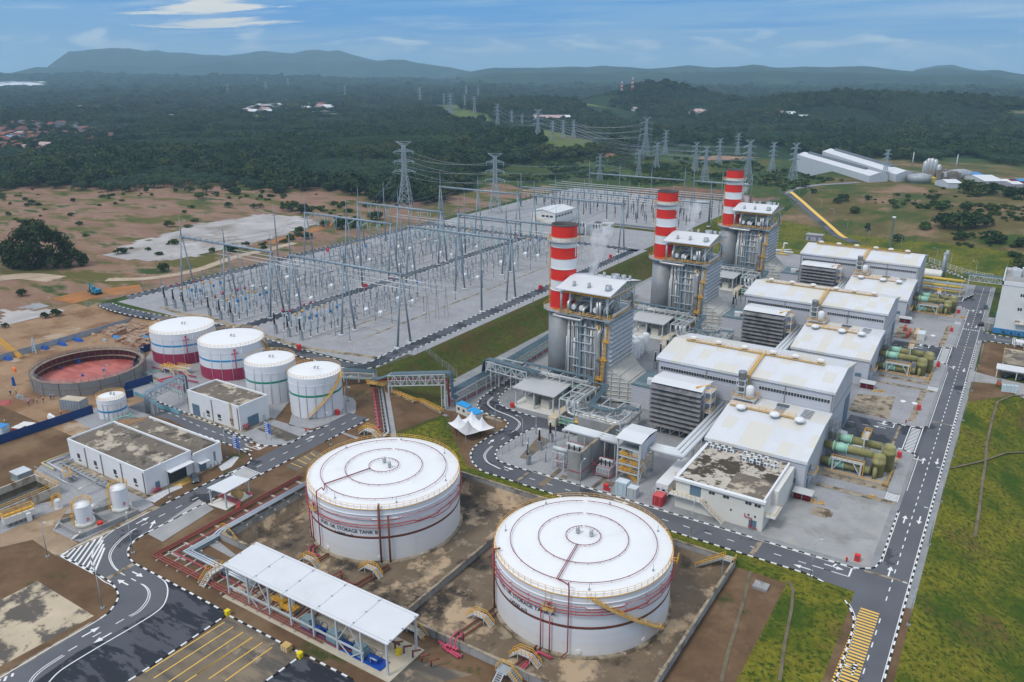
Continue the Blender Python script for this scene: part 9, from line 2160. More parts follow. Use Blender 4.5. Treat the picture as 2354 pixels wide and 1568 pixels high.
small_gantry((-212,-190,-168),583,hA,tA_,'slender grey gantry at the farthest edge of the switchyard, behind chimney 3')
r_=random.Random(31)
for iy,y in Zf((470,478,496,503,511,522,532,541,552,562,571)):
 for ix in Zb(21):
  x=-312+ix*7+(iy%2)*2
  if y<490 and(x<-232):continue
  if r_.random()<.12:continue
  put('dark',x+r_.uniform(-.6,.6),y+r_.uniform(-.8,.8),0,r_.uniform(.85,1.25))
for i,y in Zf((498,507,516,526,536,546,557,566)):
 t=Ze('tubular_busbar','white tubular busbar crossing the far yard, %s row'%('first','second','third','fourth','fifth','sixth','seventh','farthest')[i],'busbar',(-240,y,ZG),'busbars of the far yard');b=B();b.Zd([(-316,y,ZG+8.2),(-168,y,ZG+8.2)],.22,5);b.Za('tube',QE,t)
Zi('road',[rect(-318,468,-168,472.5,ZS)][:0]+[rect(-232,459,-168,464,ZS),rect(-318,426,-268,430,ZS)],ZU,.05)
for y in(458.6,464.4):Zr([(-231,y,ZS),(-170,y,ZS)],1.8)
Zi('grass_plot',[rect(-230,450,-180,457,ZS)],QK,.04)
Zi('gravel_yard',[rect(-172,200,-168.8,400,ZS)],ZH,.03)
KB2=KB;
QI=M('pylon_galvanised',(.36,.42,.45),.5,.2,var=.12,scale=.2)
def Qd(w_leg,n_arm=3,thick=.22):
 """a lattice tower of unit height 50, square base, three pairs of arms and a top bridge"""
 t=Ze('transmission_pylon','','pylon',(0,0,0));b=B()
 wid=lambda z:4.9*(1-z/27)+1.55*(z/27)if z<27 else 1.55-.45*(z-27)/20
 lv=[0,7,13,18,22.5,27,29.6,32.2,34.8,37.4,40,42.6,45.2,47.5]
 for s1,s2 in((1,1),(1,-1),(-1,-1),(-1,1)):
  for z0,z1 in zip(lv,lv[1:]):b.bar((s1*wid(z0),s2*wid(z0),z0),(s1*wid(z1),s2*wid(z1),z1),thick*1.4)
 for z0,z1 in zip(lv,lv[1:]):
  a,c2=wid(z0),wid(z1)
  for s_ in(-1,1):
   b.bar((-a,s_*a,z0),(c2,s_*c2,z1),thick);b.bar((a,s_*a,z0),(-c2,s_*c2,z1),thick);b.bar((s_*a,-a,z0),(s_*c2,c2,z1),thick);b.bar((s_*a,a,z0),(s_*c2,-c2,z1),thick)
   if z0>0:b.bar((-a,s_*a,z0),(a,s_*a,z0),thick);b.bar((s_*a,-a,z0),(s_*a,a,z0),thick)
 b.Za('lattice_body',QI,t)
 for z,L_ in((27.6,8.4),(35,7.8),(42.4,7.4)):
  b=B()
  for s_ in(-1,1):
   for y in(-1.2,1.2):b.bar((s_*1.2,y,z),(s_*L_,0,z+.5),thick);b.bar((s_*1.2,y,z+2.3),(s_*L_,0,z+.5),thick);b.bar((s_*3.4,y*.7,z),(s_*3.4,y*.6,z+1.8),thick*.8);b.bar((s_*3.4,y*.7,z),(s_*1.2,y,z+2.3),thick*.8)
  b.Za('cross_arm',QI,t)
  b=B()
  for s_ in(-1,1):b.Zd([(s_*L_,0,z+.5),(s_*L_,.0,z-3.0)],.14,5);b.Zd([(s_*L_,0,z+.4),(s_*L_,3.6,z-.6)],.16,5);b.Zd([(s_*L_,0,z+.4),(s_*L_,-3.6,z-.6)],.16,5)
  b.Za('insulator_string',ZY,t)
 b=B()
 for s_ in(-1,1):
  for y in(-1.1,1.1):b.bar((0,y,46),(s_*6.4,0,50),thick);b.bar((0,y,48),(s_*6.4,0,50),thick)
 b.bar((-6.4,0,50),(6.4,0,50),thick);b.Za('earth_peak',QI,t)
 return t
PY1=Qd(1,thick=.24);SN1=Zq(PY1)
PY2=Qd(1,thick=.42);SN2=Zq(PY2)
PYL=[('P',545,1062,615,.35,'tall lattice pylon behind the field side of the switchyard, left of two',1),('P',1145,1095,695,.35,'tall lattice pylon behind the second gantry, right of two big ones',1),('P',2150,720,450,.9,'tall lattice pylon on the cleared strip above chimney 1, tallest of its pair',1),('P',2105,872,665,.9,'lattice pylon just in front of the tallest one, by the far gantries',1),('P',1845,880,695,.9,'lattice pylon behind the far gantries, left of the pair',1),('P',2225,812,620,.9,'lattice pylon in scrub right of the tallest pair',2),('P',2285,705,540,.9,'lattice pylon at the forest edge right of the tallest pair',2),('P',1430,618,400,.9,'lattice pylon on the green strip left of the white sheds',2),('P',1160,522,362,.9,'lattice pylon at the head of the green strip',2),('P',1530,608,475,.9,'first of three small pylons on the green strip',2),('P',1600,595,470,.9,'second of three small pylons on the green strip',2),('P',1670,592,468,.9,'third of three small pylons on the green strip',2),('P',1325,522,430,.9,'small pylon beside the white sheds, right',2),('P',1255,515,405,.9,'small pylon beside the white sheds, left',2),('P',640,372,252,.9,'small far pylon at the left end of the pale clearing',2),('P',845,442,290,.9,'small far pylon in the pale clearing',2),('P',940,405,300,.9,'small far pylon at the right of the pale clearing',2),('P',1005,425,312,.9,'small far pylon just right of the pale clearing',2),('P',950,330,238,.9,'distant pylon above the pale clearing, left',2),('P',1030,328,250,.9,'distant pylon above the pale clearing, right',2),('P',135,318,240,.9,'distant pylon near the scattered red roofs',2),('P',800,368,292,.9,'distant pylon behind the pale clearing',2),('Q',140,818,620,.9,'lattice pylon left of the group behind chimney 3',2),('Q',205,882,648,.9,'lattice pylon nearest chimney 3 on its left',2),('Q',300,772,595,.9,'lattice pylon on pink bare earth behind chimney 3',2),('Q',425,708,560,.9,'lattice pylon farthest back behind chimney 3',2),('Q',487,905,605,.9,'lattice pylon right behind chimney 3',2),('Q',655,822,620,.9,'lattice pylon midway from chimney 3 to the white warehouses',2),('Q',797,876,625,.9,'lattice pylon at the left end of the white warehouses',2),('Q',1412,872,670,.9,'lattice pylon behind the right end of the white warehouses',2),('O',1535,305,228,.9,'distant pylon in the middle of the far plain',2),('O',1940,265,190,.9,'distant pylon right on the far plain',2),('O',1790,292,212,.9,'distant pylon between two others on the far plain',2),('O',1735,226,180,.9,'tiny pylon far out on the plain',2)]
PB=[];u1=u2=False
for f,x,y,ty,rz,lab,k in PYL:
 p=T(f,x,y);h_=top(f,x,ty,p)-p.z;sc=h_/50
 t,sn=(PY1,SN1)if k==1 else(PY2,SN2)
 first_=not(u1 if k==1 else u2)
 if first_:t.location=p;t.rotation_euler=(0,0,rz);t.scale=(sc,)*3;t['label']=lab;t['group']='transmission pylons';
 else:t=dup(t,sn,label=lab,loc=p,rz=rz,scale=sc)
 if k==1:u1=True
 else:u2=True
 PB.append((p,sc,rz))
def lines(i,j,label,s_=6,r0=.07,arms=((27.6,8.4),(35,7.8),(42.4,7.4))):
 (p,a,ra),(q_,c2,rb)=PB[i],PB[j];b=B()
 for z,L_ in arms:
  for sd in(-1,1):
   A_=p+Zc((math.cos(ra)*L_*sd*a,math.sin(ra)*L_*sd*a,(z-.6)*a));C_=q_+Zc((math.cos(rb)*L_*sd*c2,math.sin(rb)*L_*sd*c2,(z-.6)*c2));b.Zd(sag(A_,C_,s_,14),r0,3,sm=False)
 tag(b.Za('power_line',Ql,loc=(p+q_)/2),label,'power line','power lines between pylons')
lines(0,1,'power lines between the two big pylons behind the switchyard',4,.09);lines(1,3,'power lines from the right big pylon toward the far gantries',6,.09);lines(2,7,'power lines from the tallest pylon to the green strip',9,.10);lines(3,2,'power lines between the tallest pylon and the one before it',3,.09);lines(7,8,'power lines along the green strip',7,.12);lines(5,9,'power lines from the scrub pylon to the green strip',8,.12);lines(23,10,'power lines from the chimney 3 group over the forest',9,.12);lines(26,11,'power lines from behind chimney 3 toward the green strip',9,.12)
for j,(xs,q_,w_)in Zf((((-301,-273),0,'left'),((-273,-245),1,'right'))):
 b=B()
 for k in Zb(6):a=Zc((xs[0]+(xs[1]-xs[0])*(k+.5)/6,388 if q_ else 316,HB-.4));e=PB[q_][0]+Zc((-6+2.4*k,0,(28+7.2*(k%3))*PB[q_][1]));b.Zd(sag(a,e,3,10),.07,3,sm=False)
 tag(b.Za('power_line',Ql,loc=a),'conductors dropping from the %s big pylon to the gantries'%w_,'power line','power lines between pylons')
for f,x,y,ty,lab in(('P',2065,292,185,'red and white lattice mast on the wooded hill, taller'),('P',1993,306,212,'red and white lattice mast on the wooded hill, shorter')):
 p=T(f,x,y);h_=top(f,x,ty,p)-p.z;t=Ze('radio_mast',lab,'mast',p,'red and white masts');n=8
 for i in Zb(n):
  b=B();z0,z1=p.z+h_*i/n,p.z+h_*(i+1)/n;w2=2.6-1.6*i/n
  for s1 in(-1,1):
   for s2 in(-1,1):b.bar((p.x+s1*w2,p.y+s2*w2,z0),(p.x+s1*(w2-.2),p.y+s2*(w2-.2),z1),.5)
   b.bar((p.x-w2,p.y+s1*w2,z0),(p.x+w2,p.y+s1*w2,z1),.35)
  b.Za('section',Qg if i%2==0 else Zj,t)
for f,x,y,ty,w_ in(('O',1443,408,365,'middle of the forest'),('O',1305,310,275,'far plain'),('Q',1602,775,685,'left of the factory'),('Q',1895,800,700,'right of the factory')):
 p=T(f,x,y);h_=top(f,x,ty,p);b=B();b.Zd([p,(p.x,p.y,h_)],.7,6,r2=.3);tag(b.Za('slim_mast',Zm,loc=p),'slim pale mast, '+w_,'mast')
def Qp(label,f,c0,c1,c2,ty,ridge,mat,strips=()):
 A_,Bq,C_=T(f,*c0),T(f,*c1),T(f,*c2);z0=min(A_.z,Bq.z,C_.z);hh=top(f,c1[0],ty,Bq);D_=A_+(C_-Bq)
 t=Ze('warehouse',label,'warehouse',(A_+C_)/2,'long white warehouses')
 P=[Zc((p.x,p.y,0))for p in(A_,Bq,C_,D_)];m0,m1=(P[0]+P[3])/2,(P[1]+P[2])/2
 up=lambda p,z:Zc((p.x,p.y,z))
 b=B();b.poly([up(P[0],z0),up(P[1],z0),up(P[1],hh),up(P[0],hh)]);b.poly([up(P[1],z0),up(P[2],z0),up(P[2],hh),up(m1,hh+ridge),up(P[1],hh)]);b.poly([up(P[2],z0),up(P[3],z0),up(P[3],hh),up(P[2],hh)]);b.poly([up(P[3],z0),up(P[0],z0),up(P[0],hh),up(m0,hh+ridge),up(P[3],hh)]);b.Za('wall',mat,t)
 b=B();b.poly([up(P[0],hh+.1),up(P[1],hh+.1),up(m1,hh+ridge+.1),up(m0,hh+ridge+.1)]);b.poly([up(m0,hh+ridge+.1),up(m1,hh+ridge+.1),up(P[2],hh+.1),up(P[3],hh+.1)]);b.Za('roof',Zp,t)
 b=B();e=(m1-m0);b.Zd([up(m0+e*.08,hh+ridge+.3),up(m0+e*.86,hh+ridge+.3)],1.6,4,sm=False);b.Za('ridge_vent',ZX,t)
Z9=M('warehouse_wall',(.55,.58,.62),.6,var=.05,ribs=None)
Qp('long white warehouse with a dark ridge vent, nearer the grassy plateau','Q',(812,808),(1310,892),(1436,884),848,2.2,Z9);Qp('long white warehouse with a dark ridge vent, behind the nearer one','Q',(985,790),(1487,888),(1612,876),838,2.4,Z9)
def ubox(name,label,cat,f,x,y,wpx,hpx,dep,mat,roofmat=None,group=None,roofname='roof',rot=None):
 p=T(f,x,y);d=proj(p.x,p.y,p.z)[2];sc_=d/FOC/FR[f][2];w2=wpx*sc_;hh=top(f,x,y-hpx,p)-p.z;t=Ze(name,label,cat,p,group);a=YAW+(rot or 0)
 b=B();b.Zh((p.x,p.y,p.z-2),w2,dep,hh+2,a);b.Za('wall',mat,t)
 b=B();c_,s_=math.cos(a),math.sin(a);W=lambda u,v,z:(p.x+u*c_-v*s_,p.y+u*s_+v*c_,p.z+z)
 e=.4;r0=min(w2,dep)*.16
 b.poly([W(-w2/2-e,-dep/2-e,hh),W(w2/2+e,-dep/2-e,hh),W(w2/2+e,0,hh+r0),W(-w2/2-e,0,hh+r0)]);b.poly([W(-w2/2-e,0,hh+r0),W(w2/2+e,0,hh+r0),W(w2/2+e,dep/2+e,hh),W(-w2/2-e,dep/2+e,hh)])
 for s2 in(-1,1):b.poly([W(s2*w2/2,-dep/2,hh),W(s2*w2/2,dep/2,hh),W(s2*w2/2,0,hh+r0)])
 b.Za(roofname,roofmat or Zp,t);return t
p=T('Q',1700,880);t=Ze('process_plant','small process plant with four silver columns beside the white warehouses','factory',p)
for k,(x,y0,ty)in Zf(((1688,870,745),(1707,870,728),(1729,870,726),(1752,870,732),(1780,870,765))):
 z1=top('Q',x,ty,p);r=ray('Q',x,800);n_=math.hypot(r[0],r[1]);dd=math.hypot(p.x,p.y);X_,Y_=r[0]/n_*dd,r[1]/n_*dd
 b=B();b.Zg((X_,Y_,p.z),[(2,0),(2,z1-p.z-1.5),(.8,z1-p.z)],10);b.Za('column',Zu,t)
b=B();rr=random.Random(8);dd=math.hypot(p.x,p.y)
for k in Zb(26):
 x=1590+rr.random()*340;r=ray('Q',x,800);n_=math.hypot(r[0],r[1]);q_=dd+rr.uniform(-8,10);z1=rr.uniform(3,10)
 b.Zh((r[0]/n_*q_,r[1]/n_*q_,p.z),rr.uniform(2,5),rr.uniform(2,5),z1,YAW)
b.Za('steelwork',M('plant_brown_steel',(.24,.20,.17),.6,var=.4,scale=.3),t)
for i,(x,y,ty)in Zf(((1628,888,842),(1660,890,838),(1800,880,830),(1826,878,826),(1852,876,825),(1905,862,812),(1935,860,812))):
 p2=T('Q',x,y);z1=top('Q',x,ty,p2);b=B();b.Zg(p2,[(7.2,0),(7.2,z1-p2.z),(.3,z1-p2.z+1.5)],16);tag(b.Za('storage_silo',M('silo_grey',(.36,.38,.40),.5,.2,var=.1),loc=p2),'grey round silo beside the process plant, %s from the warehouses'%('first','second','third','fourth','fifth','sixth','seventh')[i],'silo','grey silos')
for x,y,wp,hp,dep,m_,rm,w_ in((1840,918,90,35,20,Z9,Zp,'white shed below the silos'),(1710,885,50,28,12,MATS['gas_yellow'],MATS['gas_yellow'],'yellow shed among the silos'),(1990,855,80,22,40,Z7,Z8,'pale blue roofed shed right of the process plant'),(2060,880,130,20,40,Z9,Zp,'white roofed shed right of the process plant'),(2200,895,60,18,14,Qv,Zj,'green and white shed near the trucks'),(2320,890,60,16,14,ZI,Z8,'blue roofed shed at the right edge'),(2270,915,70,22,16,MATS['lilac_wall'],Zp,'grey shed at the right edge before the trees')):
 ubox('shed',w_,'shed','Q',x,y,wp,hp,dep,m_,rm)
QF,Q3,Q4,Qo=M('roof_terracotta',(.25,.085,.06),.8,var=.25,scale=.05),M('roof_brick_brown',(.17,.075,.06),.8,var=.25,scale=.05),M('roof_slate',(.085,.085,.10),.8,var=.2),M('roof_pale_pink',(.46,.33,.32),.8,var=.1)
HP=[]
for rm,nm in((QF,'terracotta'),(Q3,'brown'),(Q4,'dark slate'),(Qo,'pale pink'),(Zp,'white')):
 t=Ze('house','small far house with a %s roof among the trees'%nm,'house',(0,0,0),'far houses with %s roofs'%nm)
 b=B();b.box(-5.5,-5,-2,5.5,5,3.6);b.Za('wall',Zn,t)
 b=B();b.poly([(-6.4,-6,3.5),(6.4,-6,3.5),(6.4,0,6.6),(-6.4,0,6.6)]);b.poly([(-6.4,0,6.6),(6.4,0,6.6),(6.4,6,3.5),(-6.4,6,3.5)]);b.poly([(6.4,-6,3.5),(6.4,6,3.5),(6.4,0,6.6)]);b.poly([(-6.4,6,3.5),(-6.4,-6,3.5),(-6.4,0,6.6)]);b.Za('roof',rm,t)
 HP.append([t,Zq(t),False])
def put_house(k,p,rz,sc=1.0):
 h=HP[k]
 if not h[2]:h[0].location=p;h[0].rotation_euler=(0,0,rz);h[0].scale=(sc,)*3;h[2]=True
 else:dup(h[0],h[1],loc=p,rz=rz,scale=sc)
rr=random.Random(17);HOUSES=[]
for row in Zb(11):
 fy=508+row*17.5
 n=15+row//2
 for i in Zb(n):
  fx=-30+i*(62-row*.6)+rr.uniform(-9,9)
  lim=640 if row<3 else 800 if row<7 else 620 if row<9 else 420
  if fx>lim or rr.random()<.30 or(row in(6,7)and 380<fx<560):continue
  p=T('O',fx,fy+rr.uniform(-3,3)+max(0,(i-8))*(2 if row<4 else 0));HOUSES.append((p,rr.choice((0,0,0,0,1,1,1,1,2,3)),rr.choice((.1,.2,1.7))+rr.uniform(-.1,.1),rr.uniform(1.0,1.5)))
for i in Zb(44):
 fx=1655+rr.random()*590;fy=378+rr.random()*42+(10 if fx<1800 else 0)
 if 1900<fx<2030 and fy>400:continue
 HOUSES.append((T('O',fx,fy),rr.choice((4,4,4,3,3,0,2)),rr.uniform(0,3),rr.uniform(1.4,2.3)))
for f,fx,fy,n,sx,sy in(('O',950,335,10,130,14),('O',2200,290,12,130,12),('P',30,385,6,35,10),('P',1870,235,16,120,14),('P',600,275,8,50,8),('P',840,290,8,60,6),('P',110,285,6,60,8),('Q',160,430,7,55,10),('Q',300,225,14,160,10),('Q',760,445,5,40,6),('Q',1700,245,12,160,10),('Q',2320,225,10,40,16),('Q',1530,195,7,60,4),('O',500,395,4,60,8),('P',2080,405,3,20,6)):
 for i in Zb(n):HOUSES.append((T(f,fx+rr.uniform(-sx,sx),fy+rr.uniform(-sy,sy)),rr.choice((4,3,3,0,2,1)),rr.uniform(0,3),rr.uniform(.9,1.5)))
for p,k,rz,sc in HOUSES:put_house(k,p,rz,sc)
for f,x,y,wp,hp,dep,m_,rm,w_ in(('O',98,612,90,24,22,M('hall_blue',(.02,.10,.28),.5),M('hall_blue_roof',(.16,.33,.5),.5),'blue walled hall among the red roofs'),('O',40,590,70,30,16,Zn,QF,'pink and white terrace among the red roofs'),('O',120,578,90,24,14,Zn,Qo,'long white terrace among the red roofs'),('P',1500,470,200,16,30,Z9,Qo,'long pale sheds beyond the green strip, left'),('P',1610,462,70,14,30,Zj,Zp,'white shed beyond the green strip, right'),('Q',862,450,90,6,14,Zj,Zp,'long white roofed shed in the forest'),('O',1145,452,40,12,24,Zj,Zp,'white roofed shed alone in the forest'),('P',2080,408,40,10,8,Zj,Zj,'white house at the foot of the wooded hill'),):
 ubox('far_building',w_,'building',f,x,y,wp,hp,dep,m_,rm)
for i,(x0,x1,y0,y1)in Zf(((-40,310,220,228),(-40,300,232,246),(-40,335,242,252),(-40,110,250,264))):
 Zt('greenhouse_roof',[T('O',x0,y1),T('O',x1,y1),T('O',x1-25,y0),T('O',x0,y0)],Zj,6.0,40.0)
for o in[o for o in bpy.data.objects if o.name.startswith('greenhouse_roof')]:
 del o['kind'];tag(o,'bright white greenhouse roofs far away at the left edge','greenhouse','far white greenhouses')
Zt('bare_ground',[T('O',*p)for p in((1705,440),(1850,432),(1868,460),(1800,478),(1712,472))],M('ochre_field',(.24,.22,.07),.9,var=.2,scale=.03),.4,6)
for pts in([(2080,425),(2354,430),(2354,450),(2090,440)],):Zt('bare_ground',[T('O',*p)for p in pts],M('pale_grass',(.12,.16,.035),.9,var=.2,scale=.02),.4,7)
m_clr=M('clearing_grass',(.105,.135,.026),.95,var=.25,scale=.02,layers=(((.17,.12,.06),.012,.54,.66,8),((.05,.08,.02),.03,.55,.65,8)),bump=.6,bscale=.3)
CLEAR=[('P',[(655,365),(900,370),(920,400),(1090,440),(1190,510),(1260,530),(1500,540),(1790,610),(1860,640),(1850,680),(1600,700),(1470,680),(1440,620),(1250,530),(1020,490),(880,480),(760,410)]),('P',[(1690,345),(1830,330),(1960,310),(1900,380),(2130,430),(2060,470),(1800,450),(1740,400)]),('P',[(0,425),(180,438),(160,450),(0,442)])]
for f,pts in CLEAR:Zt('clearing',[T(f,*p)for p in pts],m_clr,.3,7)
Zt('clearing',[T('Q',*p)for p in((2250,408),(2400,410),(2400,475),(2248,470))],m_clr,.5,10)
def leafmat(name,col,yel,dark):
 m=bpy.data.materials.new(name);m.use_nodes=True;N=m.node_tree.nodes;L=m.node_tree.links;bs=N['Principled BSDF'];bs.inputs['Roughness'].default_value=.7;bs.inputs['Specular IOR Level'].default_value=.15
 geo=N.new('ShaderNodeNewGeometry');oi=N.new('ShaderNodeObjectInfo')
 def nz(sc):n=N.new('ShaderNodeTexNoise');n.inputs['Scale'].default_value=sc;n.inputs['Detail'].default_value=4;L.new(geo.outputs['Position'],n.inputs['Vector']);return n.outputs['Fac']
 def mx(f,a,b,lo,hi):
  r=N.new('ShaderNodeMapRange');r.inputs[1].default_value=lo;r.inputs[2].default_value=hi;L.new(f,r.inputs[0]);x=N.new('ShaderNodeMix');x.data_type='RGBA';L.new(r.outputs[0],x.inputs[0])
  for i,c in((6,a),(7,b)):
   if isinstance(c,tuple):x.inputs[i].default_value=(*c,1)
   else:L.new(c,x.inputs[i])
  return x.outputs[2]
 c=mx(oi.outputs['Random'],dark,col,0,.75);c=mx(nz(.010),c,yel,.55,.75);c=mx(oi.outputs['Random'],c,yel,.86,1.0);c=mx(nz(.6),c,dark,.55,.75)
 L.new(c,bs.inputs['Base Color']);return m
Qx=leafmat('forest_leaf',(.036,.066,.015),(.075,.090,.018),(.014,.032,.010));QJ=leafmat('palm_leaf',(.022,.050,.017),(.045,.066,.018),(.010,.026,.011));m_bush=leafmat('bush_leaf',(.05,.088,.014),(.105,.115,.018),(.02,.042,.009))
QS=M('bark',(.085,.062,.045),.9,var=.25,scale=2)
def crown(name,seed,mat,nl=420,flat=.85,clumps=14,palm=False,size=.17):
 """leaf clumps spread through a rounded crown one unit tall and about one wide, with gaps between them"""
 r_=random.Random(seed);b=B()
 if palm:
  for k in Zb(26):
   a=2*math.pi*k/13+r_.uniform(-.2,.2);el=R(r_.uniform(-5,60));L_=r_.uniform(.42,.56);P=[]
   for i in Zb(5):t=i/4;P.append(Zc((math.cos(a)*L_*t*math.cos(el*(1-t*.6)),math.sin(a)*L_*t*math.cos(el*(1-t*.6)),.62+L_*(math.sin(el)*t-.85*t*t))))
   s_=Zc((-math.sin(a),math.cos(a),0))
   for i in Zb(4):w0,w1=.085*(1-i/4.6),.085*(1-(i+1)/4.6);d=Zk(-.05);b.poly([P[i],P[i+1],P[i+1]+s_*w1+d,P[i]+s_*w0+d]);b.poly([P[i],P[i]-s_*w0+d,P[i+1]-s_*w1+d,P[i+1]])
 else:
  cs=[]
  for k in Zb(clumps):
   a=r_.uniform(0,6.283);e=r_.uniform(-.25,1.0);rr_=.34*math.sqrt(max(.05,1-max(e,0)**2))*r_.uniform(.6,1.15);cs.append((Zc((math.cos(a)*rr_,math.sin(a)*rr_,.48+e*.36*flat)),r_.uniform(.13,.22)))
  cs.append((Zk(.5),.3))
  for k in Zb(nl):
   c_,cr_=cs[k%len(cs)];n_=Zc((r_.gauss(0,1),r_.gauss(0,1),r_.gauss(.35,1))).normalized();p=c_+n_*cr_*r_.uniform(.7,1.08);p.z=max(.12,p.z)
   n2=(n_+Zc((r_.gauss(0,.5),r_.gauss(0,.5),r_.gauss(.2,.5)))).normalized();u=n2.orthogonal().normalized();v=n2.cross(u);s_=size*r_.uniform(.5,1.0);an=r_.uniform(0,6.28);u,v=u*math.cos(an)+v*math.sin(an),v*math.cos(an)-u*math.sin(an)
   b.poly([p-u*s_*.5-v*s_*.25,p+u*s_*.1-v*s_*.5,p+u*s_*.55,p+u*s_*.05+v*s_*.45])
 return b
KINDS_=[]
for nm,lab,cat,mat,kw in(('tree','round leafy green tree at the near edge of the forest','tree',Qx,dict(seed=1)),('tree','broad dark green tree at the near edge of the forest','tree',Qx,dict(seed=2,flat=.6,clumps=18)),('tree','tall loose green tree at the near edge of the forest','tree',Qx,dict(seed=3,flat=1.15,clumps=11)),('oil_palm','dark green oil palm at the near edge of the forest','palm',QJ,dict(seed=4,palm=True)),('bush','bright green bush in the open scrub near the plant','bush',m_bush,dict(seed=5,nl=260,flat=.7,clumps=9,size=.24))):
 t=Ze(nm,lab,cat,(0,0,0),{'tree':'forest edge trees','oil_palm':'oil palms of the forest edge','bush':'bushes in the scrub'}[nm]);cb_=crown(nm,kw.pop('seed'),mat,**kw);co_=cb_.Za('crown',mat,t)
 b=B();b.Zd([(0,0,-.1),(.01,.01,.3),(0,.02,.6)],.035,7,r2=.018)
 if nm=='tree':
  for k in Zb(4):a=k*1.6;b.Zd([(0,.01,.28+k*.05),(math.cos(a)*.2,math.sin(a)*.2,.5+k*.04)],.015,5,r2=.006)
 b.Za('trunk',QS,t);KINDS_.append([t,Zq(t),False,co_])
def Qy(k,p,h,w=1.0,rz=0.0,label=None,group=None):
 K=KINDS_[k];sc=(h*w,h*w,h)
 if not K[2]:o=K[0];o.location=p;o.rotation_euler=(0,0,rz);o.scale=sc;K[2]=True;o['label']=label or o['label']
 else:o=dup(K[0],K[1],label=label,loc=p,rz=rz,scale=sc)
 if group:o['group']=group
 return o
LOW=lerpx([-400,0,100,250,420,540,640,700,800,850,905,1000,1075,1100,1200,1300,1450,1520,1600,1700,1800,1850,1960,2050,2120,2200,2354,2700],[440,438,430,438,431,427,440,436,441,462,470,468,440,400,372,368,352,334,330,330,340,352,362,366,372,378,380,380])
def Qz(X,Y,P):
 c_=np.zeros(X.shape,bool);n=len(P)
 for i in Zb(n):
  (x0,y0),(x1,y1)=P[i],P[i-1]
  if y0==y1:continue
  c_^=((y0>Y)!=(y1>Y))&(X<(x1-x0)*(Y-y0)/(y1-y0)+x0)
 return c_
def pxs(f,*pts):return[px(f,x,y)for x,y in pts]
NOT=[pxs(f,*pts)for f,pts in CLEAR]+[pxs('O',(-400,500),(330,492),(560,520),(700,560),(840,590),(800,640),(560,660),(430,690),(0,705),(-400,700)),pxs('O',(1640,375),(1900,365),(2260,370),(2270,425),(1870,425),(1870,480),(1700,480)),pxs('O',(2075,420),(2360,425),(2360,452),(2090,445)),pxs('O',(-300,218),(335,218),(345,262),(-300,268)),pxs('O',(1560,895),(1640,790),(1720,660),(1880,545),(1905,552),(1760,690),(1660,830),(1610,895)),pxs('P',(1380,440),(1650,440),(1650,485),(1350,485)),pxs('Q',(700,435),(920,435),(920,456),(700,456)),pxs('Q',(800,735),(1080,730),(1520,790),(1960,700),(2380,840),(2380,930),(1850,930),(1600,900),(1300,895),(800,810)),pxs('Q',(2240,400),(2400,400),(2400,480),(2240,480)),pxs('Q',(870,630),(1100,605),(1110,650),(930,670)),pxs('K',(640,60),(1000,45),(1240,70),(1000,95),(700,95)),pxs('O',(1120,435),(1220,435),(1220,468),(1120,468))]
rng=np.random.default_rng(5)
PX,PY_,PD=[],[],[]
d=560.0
while d<7600:
 s_=7.6 if d<1200 else 10.5 if d<2000 else 15 if d<3300 else 26
 n=int(d*1.32/s_);a=(np.arange(n)/n-.5)*1.32+rng.uniform(-.4,.4,n)*s_/d;dd=d+rng.uniform(-.45,.45,n)*s_
 PX.append(-np.sin(YAW-a)*dd);PY_.append(np.cos(YAW-a)*dd);PD.append(dd);d+=s_
X=np.concatenate(PX);Y=np.concatenate(PY_);Dd=np.concatenate(PD);Z=zt_np(X,Y)
u=X*cY+Y*sY;w_=-X*sY+Y*cY;zc_=Z-CAMH;dep=w_*cP-zc_*sP;IX=CX+FOC*u/dep;IY=CY-FOC*(w_*sP+zc_*cP)/dep
ok=(IY<LOW(IX)+5*np.sin(IX/9))&(IX>-260)&(IX<2620)
for i,P in Zf(NOT):ok&=~(Qz(IX,IY,P)&((rng.random(len(IX))>.45)if i in(3,4)else True))
ok&=~((X>SWX0-12)&(X<-140)&(Y<612))&~((X>-190)&(Y<640))
patch=np.sin(X/61+1.3*np.sin(Y/83))*np.sin(Y/57+np.cos(X/95));ok&=rng.random(len(X))>np.where(Dd<3300,.06,.1)
X,Y,Z,Dd,patch=X[ok],Y[ok],Z[ok],Dd[ok],patch[ok]
o_=np.argsort(Dd);X,Y,Z,Dd,patch=X[o_],Y[o_],Z[o_],Dd[o_],patch[o_]
palm=patch>.12;var=np.where(palm,3,rng.integers(0,3,len(X)))
hgt=np.where(palm,rng.uniform(8,11,len(X)),rng.uniform(7,14,len(X))*(1+.35*(rng.random(len(X))>.93)))*np.where(Dd>3300,1.9,np.where(Dd>2000,1.25,1.0));wid_=np.where(Dd>3300,1.7,np.where(Dd>2000,1.45,1.2))*rng.uniform(.85,1.2,len(X))
n_near={0:0,1:0,2:0,3:0};keep=np.ones(len(X),bool)
for i in Zb(230):
 k=int(var[i]);n_near[k]+=1;Qy(k,(X[i],Y[i],Z[i]-.3),float(hgt[i]),float(wid_[i]),float(rng.uniform(0,6)));keep[i]=False
X,Y,Z,var,hgt,wid_=X[keep],Y[keep],Z[keep],var[keep],hgt[keep],wid_[keep]
